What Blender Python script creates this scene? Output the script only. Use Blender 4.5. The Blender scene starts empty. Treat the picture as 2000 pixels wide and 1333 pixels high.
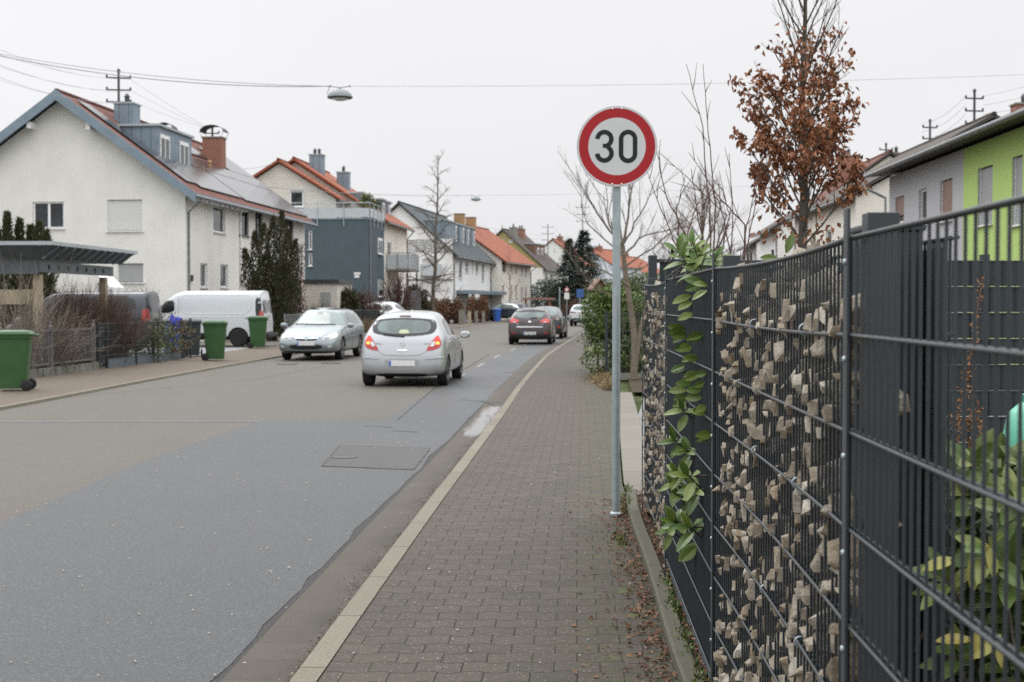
import bpy, bmesh, math, random
from mathutils import Vector, Matrix, noise
from mathutils.bvhtree import BVHTree
R = math.radians
sc = bpy.context.scene
COL = sc.collection
rnd = random.Random(7)

# ------------------------------------------------------------------ camera
F, EYE, PITCH = 2660.0, 1.62, math.atan(73.5/2660.0)
cam_d = bpy.data.cameras.new("camera"); cam = bpy.data.objects.new("camera", cam_d); COL.objects.link(cam)
cam_d.sensor_width = 36.0; cam_d.lens = F/2000.0*36.0; cam_d.clip_end = 3000; cam_d.clip_start = .05
cam.location = (0, 0, EYE); cam.rotation_euler = (R(90)-PITCH, 0, 0)
cam_d.dof.use_dof = True; cam_d.dof.focus_distance = 5.6; cam_d.dof.aperture_fstop = 6.3
sc.camera = cam

def at(px, py, Y):
    """point seen at photo pixel (px,py) at depth Y"""
    u = (px-1000.0)/F; v = -(py-666.5)/F
    c, s = math.cos(PITCH), math.sin(PITCH)
    d = Vector((u, c+s*v, -s+c*v))
    return Vector((0, 0, EYE)) + d*(Y/d.y)
def gr(px, py, z=0.0):
    u = (px-1000.0)/F; v = -(py-666.5)/F
    c, s = math.cos(PITCH), math.sin(PITCH)
    d = Vector((u, c+s*v, -s+c*v))
    return Vector((0, 0, EYE)) + d*((z-EYE)/d.z)

# ------------------------------------------------------------------ tagging
def tag(o, label=None, cat=None, group=None, kind=None):
    if label: o['label'] = label
    if cat: o['category'] = cat
    if group: o['group'] = group
    if kind: o['kind'] = kind
    return o
def thing(name, loc, rz, label, cat, group=None):
    o = bpy.data.objects.new(name, None); COL.objects.link(o)
    o.location = loc; o.rotation_euler = (0, 0, rz); o.empty_display_size = .2
    return tag(o, label, cat, group)
def wm(o):
    m = o.matrix_basis.copy()
    return wm(o.parent) @ m if o.parent else m
def copy_tree(o, parent=None):
    c = o.copy(); COL.objects.link(c); c.parent = parent
    for ch in list(o.children): copy_tree(ch, c)
    return c

# ------------------------------------------------------------------ mesh builder
class MB:
    def __init__(s): s.v = []; s.f = []; s.m = []; s.uv = []; s.T = None; s.hasuv = False
    def add(s, vs, fs, mi=0, uvs=None):
        b = len(s.v)
        if s.T is not None: vs = [s.T @ Vector(p) for p in vs]
        s.v.extend([tuple(p) for p in vs])
        for k, f in enumerate(fs):
            s.f.append([b+i for i in f]); s.m.append(mi)
            if uvs: s.uv.append([uvs[i] for i in f]); s.hasuv = True
            else: s.uv.append(None)
    def box(s, x0, x1, y0, y1, z0, z1, mi=0):
        s.add([(x0,y0,z0),(x1,y0,z0),(x1,y1,z0),(x0,y1,z0),(x0,y0,z1),(x1,y0,z1),(x1,y1,z1),(x0,y1,z1)],
              [(0,3,2,1),(4,5,6,7),(0,1,5,4),(1,2,6,5),(2,3,7,6),(3,0,4,7)], mi)
    def obox(s, c, ax, ay, az, mi=0):
        c, ax, ay, az = Vector(c), Vector(ax), Vector(ay), Vector(az)
        P = [c+ax*i+ay*j+az*k for k in (-1,1) for (i,j) in ((-1,-1),(1,-1),(1,1),(-1,1))]
        s.add(P, [(0,3,2,1),(4,5,6,7),(0,1,5,4),(1,2,6,5),(2,3,7,6),(3,0,4,7)], mi)
    def bar(s, a, b, w, h, mi=0):
        a, b = Vector(a), Vector(b); d = b-a; L = d.length; d.normalize()
        up = Vector((0,0,1)) if abs(d.z) < .95 else Vector((0,1,0))
        x = d.cross(up).normalized(); z = x.cross(d)
        s.obox((a+b)/2, x*w/2, d*L/2, z*h/2, mi)
    def quad(s, a, b, c, d, mi=0, uvs=None): s.add([a,b,c,d], [(0,1,2,3)], mi, uvs)
    def poly(s, pts, mi=0): s.add(pts, [tuple(range(len(pts)))], mi)
    def extr(s, pts, vec, mi=0):
        n = len(pts); vec = Vector(vec); P = [Vector(p) for p in pts]; Q = [p+vec for p in P]
        s.add(P+Q, [tuple(range(n))[::-1], tuple(range(n, 2*n))]+[(i,(i+1)%n,n+(i+1)%n,n+i) for i in range(n)], mi)
    def tube(s, pts, r, n=6, mi=0, cap=True):
        pts = [Vector(p) for p in pts]; m = len(pts)
        rr = r if isinstance(r, (list, tuple)) else [r]*m
        V = []; ref = None
        for i, p in enumerate(pts):
            d = (pts[min(i+1,m-1)]-pts[max(i-1,0)])
            if d.length < 1e-9: d = Vector((0,0,1))
            d.normalize()
            if ref is None: ref = Vector((0,0,1)) if abs(d.z) < .9 else Vector((1,0,0))
            x = d.cross(ref)
            if x.length < 1e-6: x = d.orthogonal()
            x.normalize(); y = x.cross(d); ref = y.cross(x).cross(x) if False else y
            for k in range(n):
                a = 2*math.pi*k/n
                V.append(p+(x*math.cos(a)+y*math.sin(a))*rr[i])
        Fc = [(i*n+k, i*n+(k+1)%n, (i+1)*n+(k+1)%n, (i+1)*n+k) for i in range(m-1) for k in range(n)]
        if cap: Fc += [tuple(range(n))[::-1], tuple(range((m-1)*n, m*n))]
        s.add(V, Fc, mi)
    def lathe(s, prof, n=24, c=(0,0,0), axis='z', mi=0, cap=True):
        V = []
        c = Vector(c)
        for (r, h) in prof:
            for k in range(n):
                a = 2*math.pi*k/n
                if axis == 'z': V.append(c+Vector((r*math.cos(a), r*math.sin(a), h)))
                elif axis == 'x': V.append(c+Vector((h, r*math.cos(a), r*math.sin(a))))
                else: V.append(c+Vector((r*math.sin(a), h, r*math.cos(a))))
        m = len(prof)
        Fc = [(i*n+k, i*n+(k+1)%n, (i+1)*n+(k+1)%n, (i+1)*n+k) for i in range(m-1) for k in range(n)]
        if cap: Fc += [tuple(range(n))[::-1], tuple(range((m-1)*n, m*n))]
        s.add(V, Fc, mi)
    def build(s, name, mats, parent=None, smooth=False, world=False, bevel=0, kind=None):
        me = bpy.data.meshes.new(name)
        vs = s.v
        loc = None
        if world and parent is not None:
            inv = wm(parent).inverted(); vs = [inv @ Vector(p) for p in vs]
        me.from_pydata([tuple(p) for p in vs], [], s.f)
        if not isinstance(mats, (list, tuple)): mats = [mats]
        for m in mats: me.materials.append(m)
        me.polygons.foreach_set("material_index", s.m)
        if s.hasuv:
            ul = me.uv_layers.new(name="UVMap"); fl = []
            for k, u in enumerate(s.uv):
                if u is None: fl.extend([0.0]*(2*len(s.f[k])))
                else:
                    for a in u: fl.extend((a[0], a[1]))
            ul.data.foreach_set("uv", fl)
        if smooth: me.polygons.foreach_set("use_smooth", [True]*len(me.polygons))
        me.validate(); me.update()
        o = bpy.data.objects.new(name, me); COL.objects.link(o)
        if parent is not None: o.parent = parent
        if bevel:
            b = o.modifiers.new("bevel", 'BEVEL'); b.width = bevel; b.segments = 2; b.limit_method = 'ANGLE'
        if kind: o['kind'] = kind
        return o

def smooth_angle(o, deg=35):
    me = o.data
    bm = bmesh.new(); bm.from_mesh(me)
    bmesh.ops.recalc_face_normals(bm, faces=bm.faces)
    for f in bm.faces: f.smooth = True
    for e in bm.edges:
        if len(e.link_faces) == 2 and e.calc_face_angle(0) > R(deg): e.smooth = False
    bm.to_mesh(me); bm.free()
    return o

# ------------------------------------------------------------------ materials
class NT:
    def __init__(s, name):
        s.m = bpy.data.materials.new(name); s.m.use_nodes = True; s.t = s.m.node_tree
        s.b = s.t.nodes["Principled BSDF"]; s.out = s.t.nodes["Material Output"]
    def n(s, typ, **kw):
        nd = s.t.nodes.new(typ)
        for k, v in kw.items():
            if k.startswith('i_'):
                key = k[2:]; key = int(key) if key.isdigit() else key.replace('_', ' ')
                nd.inputs[key].default_value = v
            else: setattr(nd, k, v)
        return nd
    def l(s, a, b): s.t.links.new(a, b)
    def math(s, op, a, b=None, clamp=False):
        nd = s.n('ShaderNodeMath', operation=op, use_clamp=clamp)
        for i, x in enumerate((a, b)):
            if x is None: continue
            if isinstance(x, (int, float)): nd.inputs[i].default_value = x
            else: s.l(x, nd.inputs[i])
        return nd.outputs[0]
    def mix(s, f, a, b, typ='MIX'):
        nd = s.n('ShaderNodeMixRGB', blend_type=typ)
        for i, x in enumerate((f, a, b)):
            if isinstance(x, (int, float)): nd.inputs[i].default_value = x
            elif isinstance(x, tuple): nd.inputs[i].default_value = (*x[:3], 1)
            else: s.l(x, nd.inputs[i])
        return nd.outputs[0]
    def noise(s, vec, scale, detail=3, rough=.55, out='Fac'):
        nd = s.n('ShaderNodeTexNoise', i_Scale=scale, i_Detail=detail, i_Roughness=rough)
        if vec is not None: s.l(vec, nd.inputs['Vector'])
        return nd.outputs[out]
    def ramp(s, fac, stops):
        nd = s.n('ShaderNodeValToRGB'); cr = nd.color_ramp
        while len(cr.elements) < len(stops): cr.elements.new(.5)
        for e, (p, c) in zip(cr.elements, stops):
            e.position = p; e.color = (*c, 1) if isinstance(c, tuple) else (c, c, c, 1)
        s.l(fac, nd.inputs[0]); return nd.outputs[0]
    def rng(s, fac, a, b, c=0., d=1.):
        nd = s.n('ShaderNodeMapRange'); s.l(fac, nd.inputs[0])
        for i, x in enumerate((a, b, c, d)): nd.inputs[i+1].default_value = x
        return nd.outputs[0]
    def bump(s, h, strength=.3, dist=.01, prev=None):
        nd = s.n('ShaderNodeBump'); nd.inputs['Strength'].default_value = strength; nd.inputs['Distance'].default_value = dist
        s.l(h, nd.inputs['Height'])
        if prev is not None: s.l(prev, nd.inputs['Normal'])
        return nd.outputs[0]
    def obj(s): return s.n('ShaderNodeTexCoord').outputs['Object']
    def uv(s): return s.n('ShaderNodeTexCoord').outputs['UV']
    def base(s, c): s.l(c, s.b.inputs['Base Color'])
    def nrm(s, c): s.l(c, s.b.inputs['Normal'])
    def set(s, rough=None, metal=None, spec=None, coat=None):
        if rough is not None: s.b.inputs['Roughness'].default_value = rough
        if metal is not None: s.b.inputs['Metallic'].default_value = metal
        if spec is not None: s.b.inputs['Specular IOR Level'].default_value = spec
        if coat is not None: s.b.inputs['Coat Weight'].default_value = coat; s.b.inputs['Coat Roughness'].default_value = .05

def mul(c, k): return tuple(min(1, x*k) for x in c)
def M(name, col, rough=.6, metal=0, var=.12, scale=3, bump=0, bscale=60, spec=.4, col2=None, coat=0, streak=0):
    t = NT(name); v = t.obj()
    c1 = mul(col, 1-var); c2 = col2 or mul(col, 1+var)
    n1 = t.noise(v, scale, 5, .6)
    c = t.mix(t.rng(n1, .3, .7), c1, c2)
    if streak:
        mp = t.n('ShaderNodeMapping'); mp.inputs['Scale'].default_value = (3, 3, .25); t.l(v, mp.inputs[0])
        st = t.rng(t.noise(mp.outputs[0], 2.2, 6, .7), .52, .75, 0, streak)
        c = t.mix(st, c, mul(col, .62))
    t.base(c); t.set(rough, metal, spec, coat)
    if bump: t.nrm(t.bump(t.noise(v, bscale, 4, .6), bump, .01))
    return t.m
def leafmat(name, c1, c2, rough=.45, c3=None, trans=.0):
    t = NT(name)
    g = t.n('ShaderNodeNewGeometry').outputs['Random Per Island']
    v = t.obj(); n = t.noise(v, 1.6, 3)
    stops = [(0, c1), (.55, c2)] + ([(1, c3)] if c3 else [])
    c = t.ramp(t.math('ADD', t.math('MULTIPLY', g, .75), t.math('MULTIPLY', n, .3)), stops)
    t.base(c); t.set(rough, 0, .4)
    return t.m

m_stucco_white = M("stucco_white", (.78,.76,.71), .9, var=.05, scale=.6, bump=.06, bscale=40, spec=.2, streak=.12)
m_stucco_aged = M("stucco_aged", (.74,.73,.69), .9, var=.07, scale=.8, bump=.06, bscale=40, spec=.2, streak=.14)
m_stucco_clean = M("stucco_clean", (.80,.80,.79), .9, var=.03, scale=.6, bump=.06, bscale=40, spec=.2, streak=.06)
m_stucco_slate = M("stucco_slate", (.085,.115,.13), .85, var=.07, scale=.8, bump=.06, bscale=40, spec=.2, streak=.1)
m_stucco_cream = M("stucco_cream", (.78,.75,.67), .9, var=.05, scale=.5, bump=.06, bscale=40, spec=.2, streak=.1)
m_stucco_grey = M("stucco_lavender_grey", (.45,.45,.47), .9, var=.04, scale=.6, bump=.06, bscale=40, spec=.2, streak=.08)
m_stucco_lime = M("stucco_lime", (.44,.60,.20), .9, var=.03, scale=.6, bump=.06, bscale=40, spec=.2, streak=.05)
m_stucco_ochre = M("stucco_ochre", (.36,.31,.14), .9, var=.08, scale=.8, bump=.06, bscale=40, spec=.2)
m_zinc = M("zinc_sheet", (.21,.27,.32), .5, .35, var=.12, scale=1.5, bump=.05, bscale=5)
m_zinc_pale = M("zinc_pale", (.40,.44,.46), .5, .35, var=.12, scale=1.5)
m_white_plastic = M("white_plastic", (.80,.80,.80), .35, var=.02)
m_dark_frame = M("dark_frame", (.05,.05,.055), .4, var=.1)
m_brown_wood = M("brown_wood", (.17,.10,.07), .6, var=.2, scale=5)
m_pale_wood = M("pale_wood", (.42,.35,.25), .7, var=.15, scale=6)
m_grey_metal = M("grey_metal", (.22,.23,.24), .45, .5, var=.1)
m_galv = M("galvanised_steel", (.36,.42,.44), .42, .45, var=.13, scale=14, bump=.05, bscale=30)
m_anthra = M("anthracite_coating", (.030,.038,.044), .36, var=.10, scale=5, spec=.55)
m_anthra_sheet = M("anthracite_sheet", (.020,.030,.036), .5, var=.12, scale=4, spec=.4)
m_tyre = M("tyre_rubber", (.018,.018,.019), .8, var=.1, bump=.2)
m_black = M("black_plastic", (.016,.016,.018), .55, var=.1)
m_rim = M("alloy_rim", (.45,.46,.47), .35, .8, var=.05)
m_chrome = M("chrome", (.75,.76,.77), .15, .9, var=.02)
m_bark = M("bark", (.085,.075,.06), .9, var=.3, scale=12, bump=.8, bscale=30)
m_bark_pale = M("bark_pale", (.16,.13,.10), .85, var=.25, scale=9, bump=.6, bscale=30)
m_twig = M("twig_grey", (.13,.11,.09), .85, var=.2)
m_twig_red = M("twig_red_brown", (.105,.055,.045), .8, var=.25)
m_concrete = M("concrete", (.24,.23,.20), .9, var=.2, scale=3, bump=.4, bscale=50, spec=.25)
m_brick_red = M("brick_red", (.30,.12,.08), .85, var=.2, scale=7, bump=.3, bscale=25)
m_bin_green = M("bin_green", (.036,.095,.032), .42, var=.14, scale=4, spec=.4)
m_bin_blue = M("bin_blue", (.03,.11,.42), .45, var=.08, scale=4)
m_bin_dark = M("bin_dark", (.035,.045,.05), .5, var=.08, scale=4)
m_bag_blue = M("blue_bag", (.02,.05,.55), .3, var=.15, scale=12, bump=.5, bscale=14)

def mat_glass(name, col=(.03,.04,.045), rough=.06, spec=.9):
    t = NT(name); v = t.obj()
    t.base(t.mix(t.rng(t.noise(v, 1.3, 3), .35, .65), mul(col, .7), mul(col, 1.4))); t.set(rough, 0, spec)
    return t.m
m_glass = mat_glass("window_glass", (.028,.034,.038), .06, .45)
m_carglass = mat_glass("car_glass", (.15,.195,.185), .12, .45)
m_carglass_dark = mat_glass("car_glass_dark", (.018,.02,.022), .08, .5)
def mat_emit(name, col, e, strength, rough=.2):
    t = NT(name); t.b.inputs['Base Color'].default_value = (*col, 1); t.set(rough, 0, .6)
    t.b.inputs['Emission Color'].default_value = (*e, 1); t.b.inputs['Emission Strength'].default_value = strength
    return t.m
m_tail_lit = mat_emit("tail_light_lit", (.5,.01,.01), (1,.05,.03), .75)
m_tail_glow = mat_emit("tail_light_glow", (.8,.3,.05), (1,.42,.06), 1.3)
m_tail = M("tail_light_red", (.40,.012,.014), .15, var=.15, scale=20, spec=.7)
m_tail_dark = M("tail_light_smoked", (.10,.008,.012), .15, var=.1, spec=.7)
m_lens = M("clear_lens", (.55,.57,.56), .1, .2, var=.2, scale=25, spec=.8)
m_indicator_lit = mat_emit("indicator_lit", (.9,.7,.4), (1,.78,.45), 1.2)
m_plate = M("plate_white", (.72,.73,.72), .4, var=.04, scale=20)
m_plate_blue = M("plate_blue", (.03,.13,.5), .4, var=.04)
m_plate_black = M("plate_black", (.02,.02,.02), .4, var=.04)
def paint(name, col, metal=.3, rough=.32, dirt=.15):
    t = NT(name); v = t.obj()
    fl = t.noise(v, 700, 1)
    c = t.mix(t.rng(fl, .3, .7), mul(col, .93), mul(col, 1.07))
    sep = t.n('ShaderNodeSeparateXYZ'); t.l(v, sep.inputs[0])
    low = t.rng(sep.outputs[2], .15, .75, 1, 0)
    d = t.math('MULTIPLY', t.math('MULTIPLY', low, t.rng(t.noise(v, 5, 5, .7), .3, .75)), dirt*2.5, True)
    t.base(t.mix(d, c, (.13,.12,.105))); t.set(rough, metal, .5, .6)
    return t.m
p_silver = paint("paint_silver", (.40,.42,.435), .35, .3)
p_bluegrey = paint("paint_blue_grey", (.225,.265,.28), .4, .3)
p_brown = paint("paint_brown", (.038,.025,.027), .35, .3)
p_dark = paint("paint_anthracite", (.028,.032,.04), .35, .25)
p_white = paint("paint_white", (.60,.63,.65), 0, .25, .12)
p_vangrey = paint("paint_slate", (.05,.057,.070), .4, .3)

# ---- roofs: UV in metres (u along the eave, v up the slope)
def mat_tiles(name, col, col2, tw=.30, th=.34, moss=0.0, ridge=True):
    t = NT(name); uv = t.uv(); sep = t.n('ShaderNodeSeparateXYZ'); t.l(uv, sep.inputs[0])
    u, v = sep.outputs[0], sep.outputs[1]
    fu = t.math('FRACT', t.math('DIVIDE', u, tw)); fv = t.math('FRACT', t.math('DIVIDE', v, th))
    hu = t.math('SINE', t.math('MULTIPLY', fu, math.pi))
    h = t.math('ADD', hu, t.math('MULTIPLY', t.math('SUBTRACT', 1., fv), .8))
    cell = t.n('ShaderNodeTexWhiteNoise', noise_dimensions='2D')
    cmb = t.n('ShaderNodeCombineXYZ'); t.l(t.math('FLOOR', t.math('DIVIDE', u, tw)), cmb.inputs[0]); t.l(t.math('FLOOR', t.math('DIVIDE', v, th)), cmb.inputs[1])
    t.l(cmb.outputs[0], cell.inputs['Vector'])
    n = t.noise(uv, .7, 6, .65)
    c = t.mix(t.math('ADD', t.math('MULTIPLY', cell.outputs[0], .5), t.math('MULTIPLY', n, .5)), col, col2)
    if moss: c = t.mix(t.rng(t.noise(uv, 1.2, 7, .7), .5, .72, 0, moss), c, (.07,.06,.045))
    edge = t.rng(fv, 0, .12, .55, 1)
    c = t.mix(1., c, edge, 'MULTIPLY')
    t.base(c); t.set(.8, 0, .3); t.nrm(t.bump(h, .9, .03))
    return t.m
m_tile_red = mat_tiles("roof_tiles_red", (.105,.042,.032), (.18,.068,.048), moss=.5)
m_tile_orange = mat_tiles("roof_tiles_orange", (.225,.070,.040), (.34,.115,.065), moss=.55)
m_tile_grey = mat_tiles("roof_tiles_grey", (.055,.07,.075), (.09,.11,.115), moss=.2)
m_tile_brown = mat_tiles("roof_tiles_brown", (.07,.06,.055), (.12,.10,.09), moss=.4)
def mat_seam():
    t = NT("zinc_standing_seam"); v = t.obj()
    sep = t.n('ShaderNodeSeparateXYZ'); t.l(v, sep.inputs[0])
    s = t.math('ADD', sep.outputs[0], sep.outputs[1])
    f = t.math('FRACT', t.math('DIVIDE', s, .42))
    ln = t.rng(t.math('ABSOLUTE', t.math('SUBTRACT', f, .5)), .0, .06, 1, 0)
    c = t.mix(t.rng(t.noise(v, 1.4, 4), .3, .7), (.16,.21,.26), (.25,.31,.36))
    t.base(t.mix(t.math('MULTIPLY', ln, .6), c, (.08,.10,.13))); t.set(.5, .3, .4); t.nrm(t.bump(ln, .8, .02))
    return t.m
m_seam = mat_seam()
def mat_brick(name, c1, c2, mo, w=.24, h=.075):
    t = NT(name); v = t.obj(); sep = t.n('ShaderNodeSeparateXYZ'); t.l(v, sep.inputs[0])
    cmb = t.n('ShaderNodeCombineXYZ'); t.l(t.math('ADD', sep.outputs[0], sep.outputs[1]), cmb.inputs[0]); t.l(sep.outputs[2], cmb.inputs[1])
    b = t.n('ShaderNodeTexBrick', i_Scale=1., i_Mortar_Size=.008, i_Brick_Width=w, i_Row_Height=h)
    b.inputs['Color1'].default_value = (*c1, 1); b.inputs['Color2'].default_value = (*c2, 1); b.inputs['Mortar'].default_value = (*mo, 1)
    t.l(cmb.outputs[0], b.inputs['Vector'])
    t.base(t.mix(.25, b.outputs[0], t.noise(v, 9, 5, out='Color'), 'OVERLAY')); t.set(.85, 0, .3); t.nrm(t.bump(b.outputs[1], -.6, .01))
    return t.m
m_brick = mat_brick("chimney_brick", (.32,.12,.075), (.24,.085,.055), (.28,.24,.2))
m_block = mat_brick("pale_block", (.66,.63,.56), (.60,.57,.51), (.50,.48,.44), .4, .2)
def mat_slats(name, c1, c2, h=.055, axis=2):
    t = NT(name); v = t.obj(); sep = t.n('ShaderNodeSeparateXYZ'); t.l(v, sep.inputs[0])
    f = t.math('FRACT', t.math('DIVIDE', sep.outputs[axis], h))
    g = t.rng(t.math('ABSOLUTE', t.math('SUBTRACT', f, .5)), .38, .5, 0, 1)
    c = t.mix(g, c1, c2); t.base(t.mix(t.rng(t.noise(v, 2, 4), .3, .7, 0, .15), c, c2)); t.set(.5, 0, .4); t.nrm(t.bump(g, -.5, .01))
    return t.m
m_shutter = mat_slats("shutter_white", (.66,.66,.64), (.42,.42,.41))
m_shutter_tan = mat_slats("shutter_tan", (.27,.17,.13), (.16,.10,.08))
m_shutter_grey = mat_slats("shutter_grey", (.36,.37,.37), (.22,.23,.23))
m_solar = None
def mat_solar():
    t = NT("solar_glass"); uv = t.uv(); sep = t.n('ShaderNodeSeparateXYZ'); t.l(uv, sep.inputs[0])
    fu = t.math('FRACT', t.math('DIVIDE', sep.outputs[0], 1.0)); fv = t.math('FRACT', t.math('DIVIDE', sep.outputs[1], 1.65))
    a = t.rng(t.math('ABSOLUTE', t.math('SUBTRACT', fu, .5)), .475, .49, 0, 1)
    b = t.rng(t.math('ABSOLUTE', t.math('SUBTRACT', fv, .5)), .485, .495, 0, 1)
    t.base(t.mix(t.math('MAXIMUM', a, b), (.03,.032,.038), (.16,.16,.17))); t.set(.16, 0, .6, 0)
    return t.m
m_solar = mat_solar()
# ------------------------------------------------------------------ world, sun
w = bpy.data.worlds.new("World"); sc.world = w; w.use_nodes = True
nt = w.node_tree; bg = nt.nodes["Background"]
SUN_EL, SUN_AZ = R(48), R(-35)
sky = nt.nodes.new('ShaderNodeTexSky'); sky.sky_type = 'NISHITA'; sky.sun_disc = False
sky.sun_elevation = SUN_EL; sky.sun_rotation = SUN_AZ; sky.dust_density = 6; sky.air_density = 1
hsv = nt.nodes.new('ShaderNodeHueSaturation'); hsv.inputs['Saturation'].default_value = .12; hsv.inputs['Value'].default_value = 1.0
nt.links.new(sky.outputs[0], hsv.inputs['Color'])
# overcast luminance (CIE): dim at the horizon, three times brighter overhead
tc = nt.nodes.new('ShaderNodeTexCoord'); sp = nt.nodes.new('ShaderNodeSeparateXYZ'); nt.links.new(tc.outputs['Generated'], sp.inputs[0])
rp = nt.nodes.new('ShaderNodeValToRGB'); nt.links.new(sp.outputs[2], rp.inputs[0])
OV = 9.2   # cloud layer radiance at the horizon before the background strength
cr = rp.color_ramp
stops = [(0.0, .85), (.12, .87), (.24, .89), (.42, 1.5), (.72, 2.4), (1.0, 2.9)]
while len(cr.elements) < len(stops): cr.elements.new(.5)
for e, (p, v) in zip(cr.elements, stops): e.position = p; e.color = (v*.992, v*.995, v*1.015, 1)
cn = nt.nodes.new('ShaderNodeTexNoise'); cn.inputs['Scale'].default_value = 2.2; cn.inputs['Detail'].default_value = 3
mpn = nt.nodes.new('ShaderNodeMapping'); mpn.inputs['Scale'].default_value = (1, 1, 2.5)
nt.links.new(tc.outputs['Generated'], mpn.inputs[0]); nt.links.new(mpn.outputs[0], cn.inputs['Vector'])
mr = nt.nodes.new('ShaderNodeMapRange'); nt.links.new(cn.outputs[0], mr.inputs[0])
mr.inputs[1].default_value = .3; mr.inputs[2].default_value = .7; mr.inputs[3].default_value = OV*.965; mr.inputs[4].default_value = OV*1.03
vm = nt.nodes.new('ShaderNodeVectorMath'); vm.operation = 'SCALE'; nt.links.new(rp.outputs[0], vm.inputs[0]); nt.links.new(mr.outputs[0], vm.inputs['Scale'])
mx = nt.nodes.new('ShaderNodeMixRGB'); mx.inputs[0].default_value = .93
nt.links.new(hsv.outputs[0], mx.inputs[1]); nt.links.new(vm.outputs[0], mx.inputs[2])
nt.links.new(mx.outputs[0], bg.inputs['Color']); bg.inputs['Strength'].default_value = .10
sd = bpy.data.lights.new("sun", 'SUN'); so = bpy.data.objects.new("sun", sd); COL.objects.link(so)
sd.energy = .8; sd.angle = R(35); sd.color = (1, .975, .94)
dv = Vector((math.sin(SUN_AZ)*math.cos(SUN_EL), math.cos(SUN_AZ)*math.cos(SUN_EL), math.sin(SUN_EL)))
so.rotation_euler = dv.to_track_quat('Z', 'Y').to_euler(); so.location = (-20, 30, 60)
sc.view_settings.view_transform = 'Standard'; sc.view_settings.look = 'None'; sc.view_settings.exposure = .18; sc.view_settings.gamma = 1
sc.cycles.use_denoising = False; sc.cycles.max_bounces = 6; sc.cycles.diffuse_bounces = 3; sc.cycles.glossy_bounces = 3
sc.cycles.transparent_max_bounces = 12; sc.cycles.volume_bounces = 0; sc.cycles.caustics_reflective = False

# ------------------------------------------------------------------ road lines (all positions in metres)
def interp(tab, y):
    ys = [a for a, b in tab]
    if y <= ys[0]:
        (a, b), (c, d) = tab[0], tab[1]; return b+(d-b)*(y-a)/(c-a)
    if y >= ys[-1]:
        (a, b), (c, d) = tab[-2], tab[-1]; return b+(d-b)*(y-a)/(c-a)
    for i in range(len(tab)-1):
        if tab[i][0] <= y <= tab[i+1][0]:
            p0 = tab[max(i-1,0)]; p1 = tab[i]; p2 = tab[i+1]; p3 = tab[min(i+2,len(tab)-1)]
            h = p2[0]-p1[0]; t = (y-p1[0])/h
            m1 = (p2[1]-p0[1])/(p2[0]-p0[0]) if p2[0] != p0[0] else 0
            m2 = (p3[1]-p1[1])/(p3[0]-p1[0])
            t2, t3 = t*t, t*t*t
            return (2*t3-3*t2+1)*p1[1]+(t3-2*t2+t)*h*m1+(-2*t3+3*t2)*p2[1]+(t3-t2)*h*m2
XR = [(-10,-1.78),(0,-1.25),(5.8,-.95),(7.2,-.885),(10.6,-.715),(14.4,-.51),(20,-.22),(26.6,.10),(35,.58),(44,1.16),(64,2.85),(86,4.75),(98,5.9),(110,7.3),(127,10.0),(150,15.5),(200,34)]
XL = [(-10,-9.6),(0,-8.9),(21,-7.93),(29.3,-7.68),(41,-7.15),(60,-5.95),(83,-4.35),(105,-2.5),(127,0.2),(150,5.2),(200,23)]
xr = lambda y: interp(XR, y)
xl = lambda y: interp(XL, y)
def ys_range(a, b, step0=.5):
    out = [a]
    while out[-1] < b:
        y = out[-1]; out.append(min(b, y+max(step0, abs(y)*.04)))
    return out
def ribbon(fa, fb, ya, yb, z, uref, step=.5, nu=1):
    """sheet between lateral lines fa(y), fb(y); z number or function(u)"""
    mb = MB(); Y = ys_range(ya, yb, step)
    V = []; U = []
    for y in Y:
        a, b = fa(y), fb(y)
        for k in range(nu+1):
            x = a+(b-a)*k/nu
            V.append((x, y, z(k/nu) if callable(z) else z)); U.append((x-uref(y), y))
    n = nu+1
    Fc = [(i*n+k, i*n+k+1, (i+1)*n+k+1, (i+1)*n+k) for i in range(len(Y)-1) for k in range(nu)]
    mb.add(V, Fc, 0, U)
    return mb

def mat_asphalt(name, c1, c2, rough=.62, speck=.5, stain=.3):
    t = NT(name); uv = t.obj()
    n1 = t.noise(uv, .35, 5, .6); n2 = t.noise(uv, 62, 3, .75); n3 = t.noise(uv, 330, 2, .7)
    c = t.mix(t.rng(n1, .3, .7), c1, c2)
    vo = t.n('ShaderNodeTexVoronoi', i_Scale=58.); t.l(uv, vo.inputs['Vector'])
    g = t.rng(vo.outputs['Distance'], .1, .5, 1, 0)
    rnd_c = t.n('ShaderNodeSeparateColor'); t.l(vo.outputs['Color'], rnd_c.inputs[0])
    bright = t.math('MULTIPLY', t.rng(rnd_c.outputs[0], .55, 1.0, 0, speck), g)
    c = t.mix(bright, c, mul(c2, 2.6))
    c = t.mix(t.rng(n2, .40, .66, .9*speck, 0), c, mul(c1, .40))
    mp = t.n('ShaderNodeMapping'); mp.inputs['Scale'].default_value = (1.3, .09, 1); t.l(t.uv(), mp.inputs[0])
    tr = t.noise(mp.outputs[0], 1.0, 4, .6)
    c = t.mix(t.rng(tr, .48, .68, 0, stain), c, mul(c1, .72))
    c = t.mix(t.rng(t.noise(uv, 3.2, 6, .7), .50, .72, 0, .35), c, mul(c1, .68))
    c = t.mix(t.rng(t.noise(uv, 1.1, 7, .75), .60, .70, 0, .4), c, mul(c1, .6))
    t.base(c); t.l(t.rng(n1, .3, .7, rough-.08, rough+.08), t.b.inputs['Roughness']); t.b.inputs['Specular IOR Level'].default_value = .22
    t.nrm(t.bump(n3, .5, .004, t.bump(vo.outputs['Distance'], -.6, .004)))
    return t.m
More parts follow.
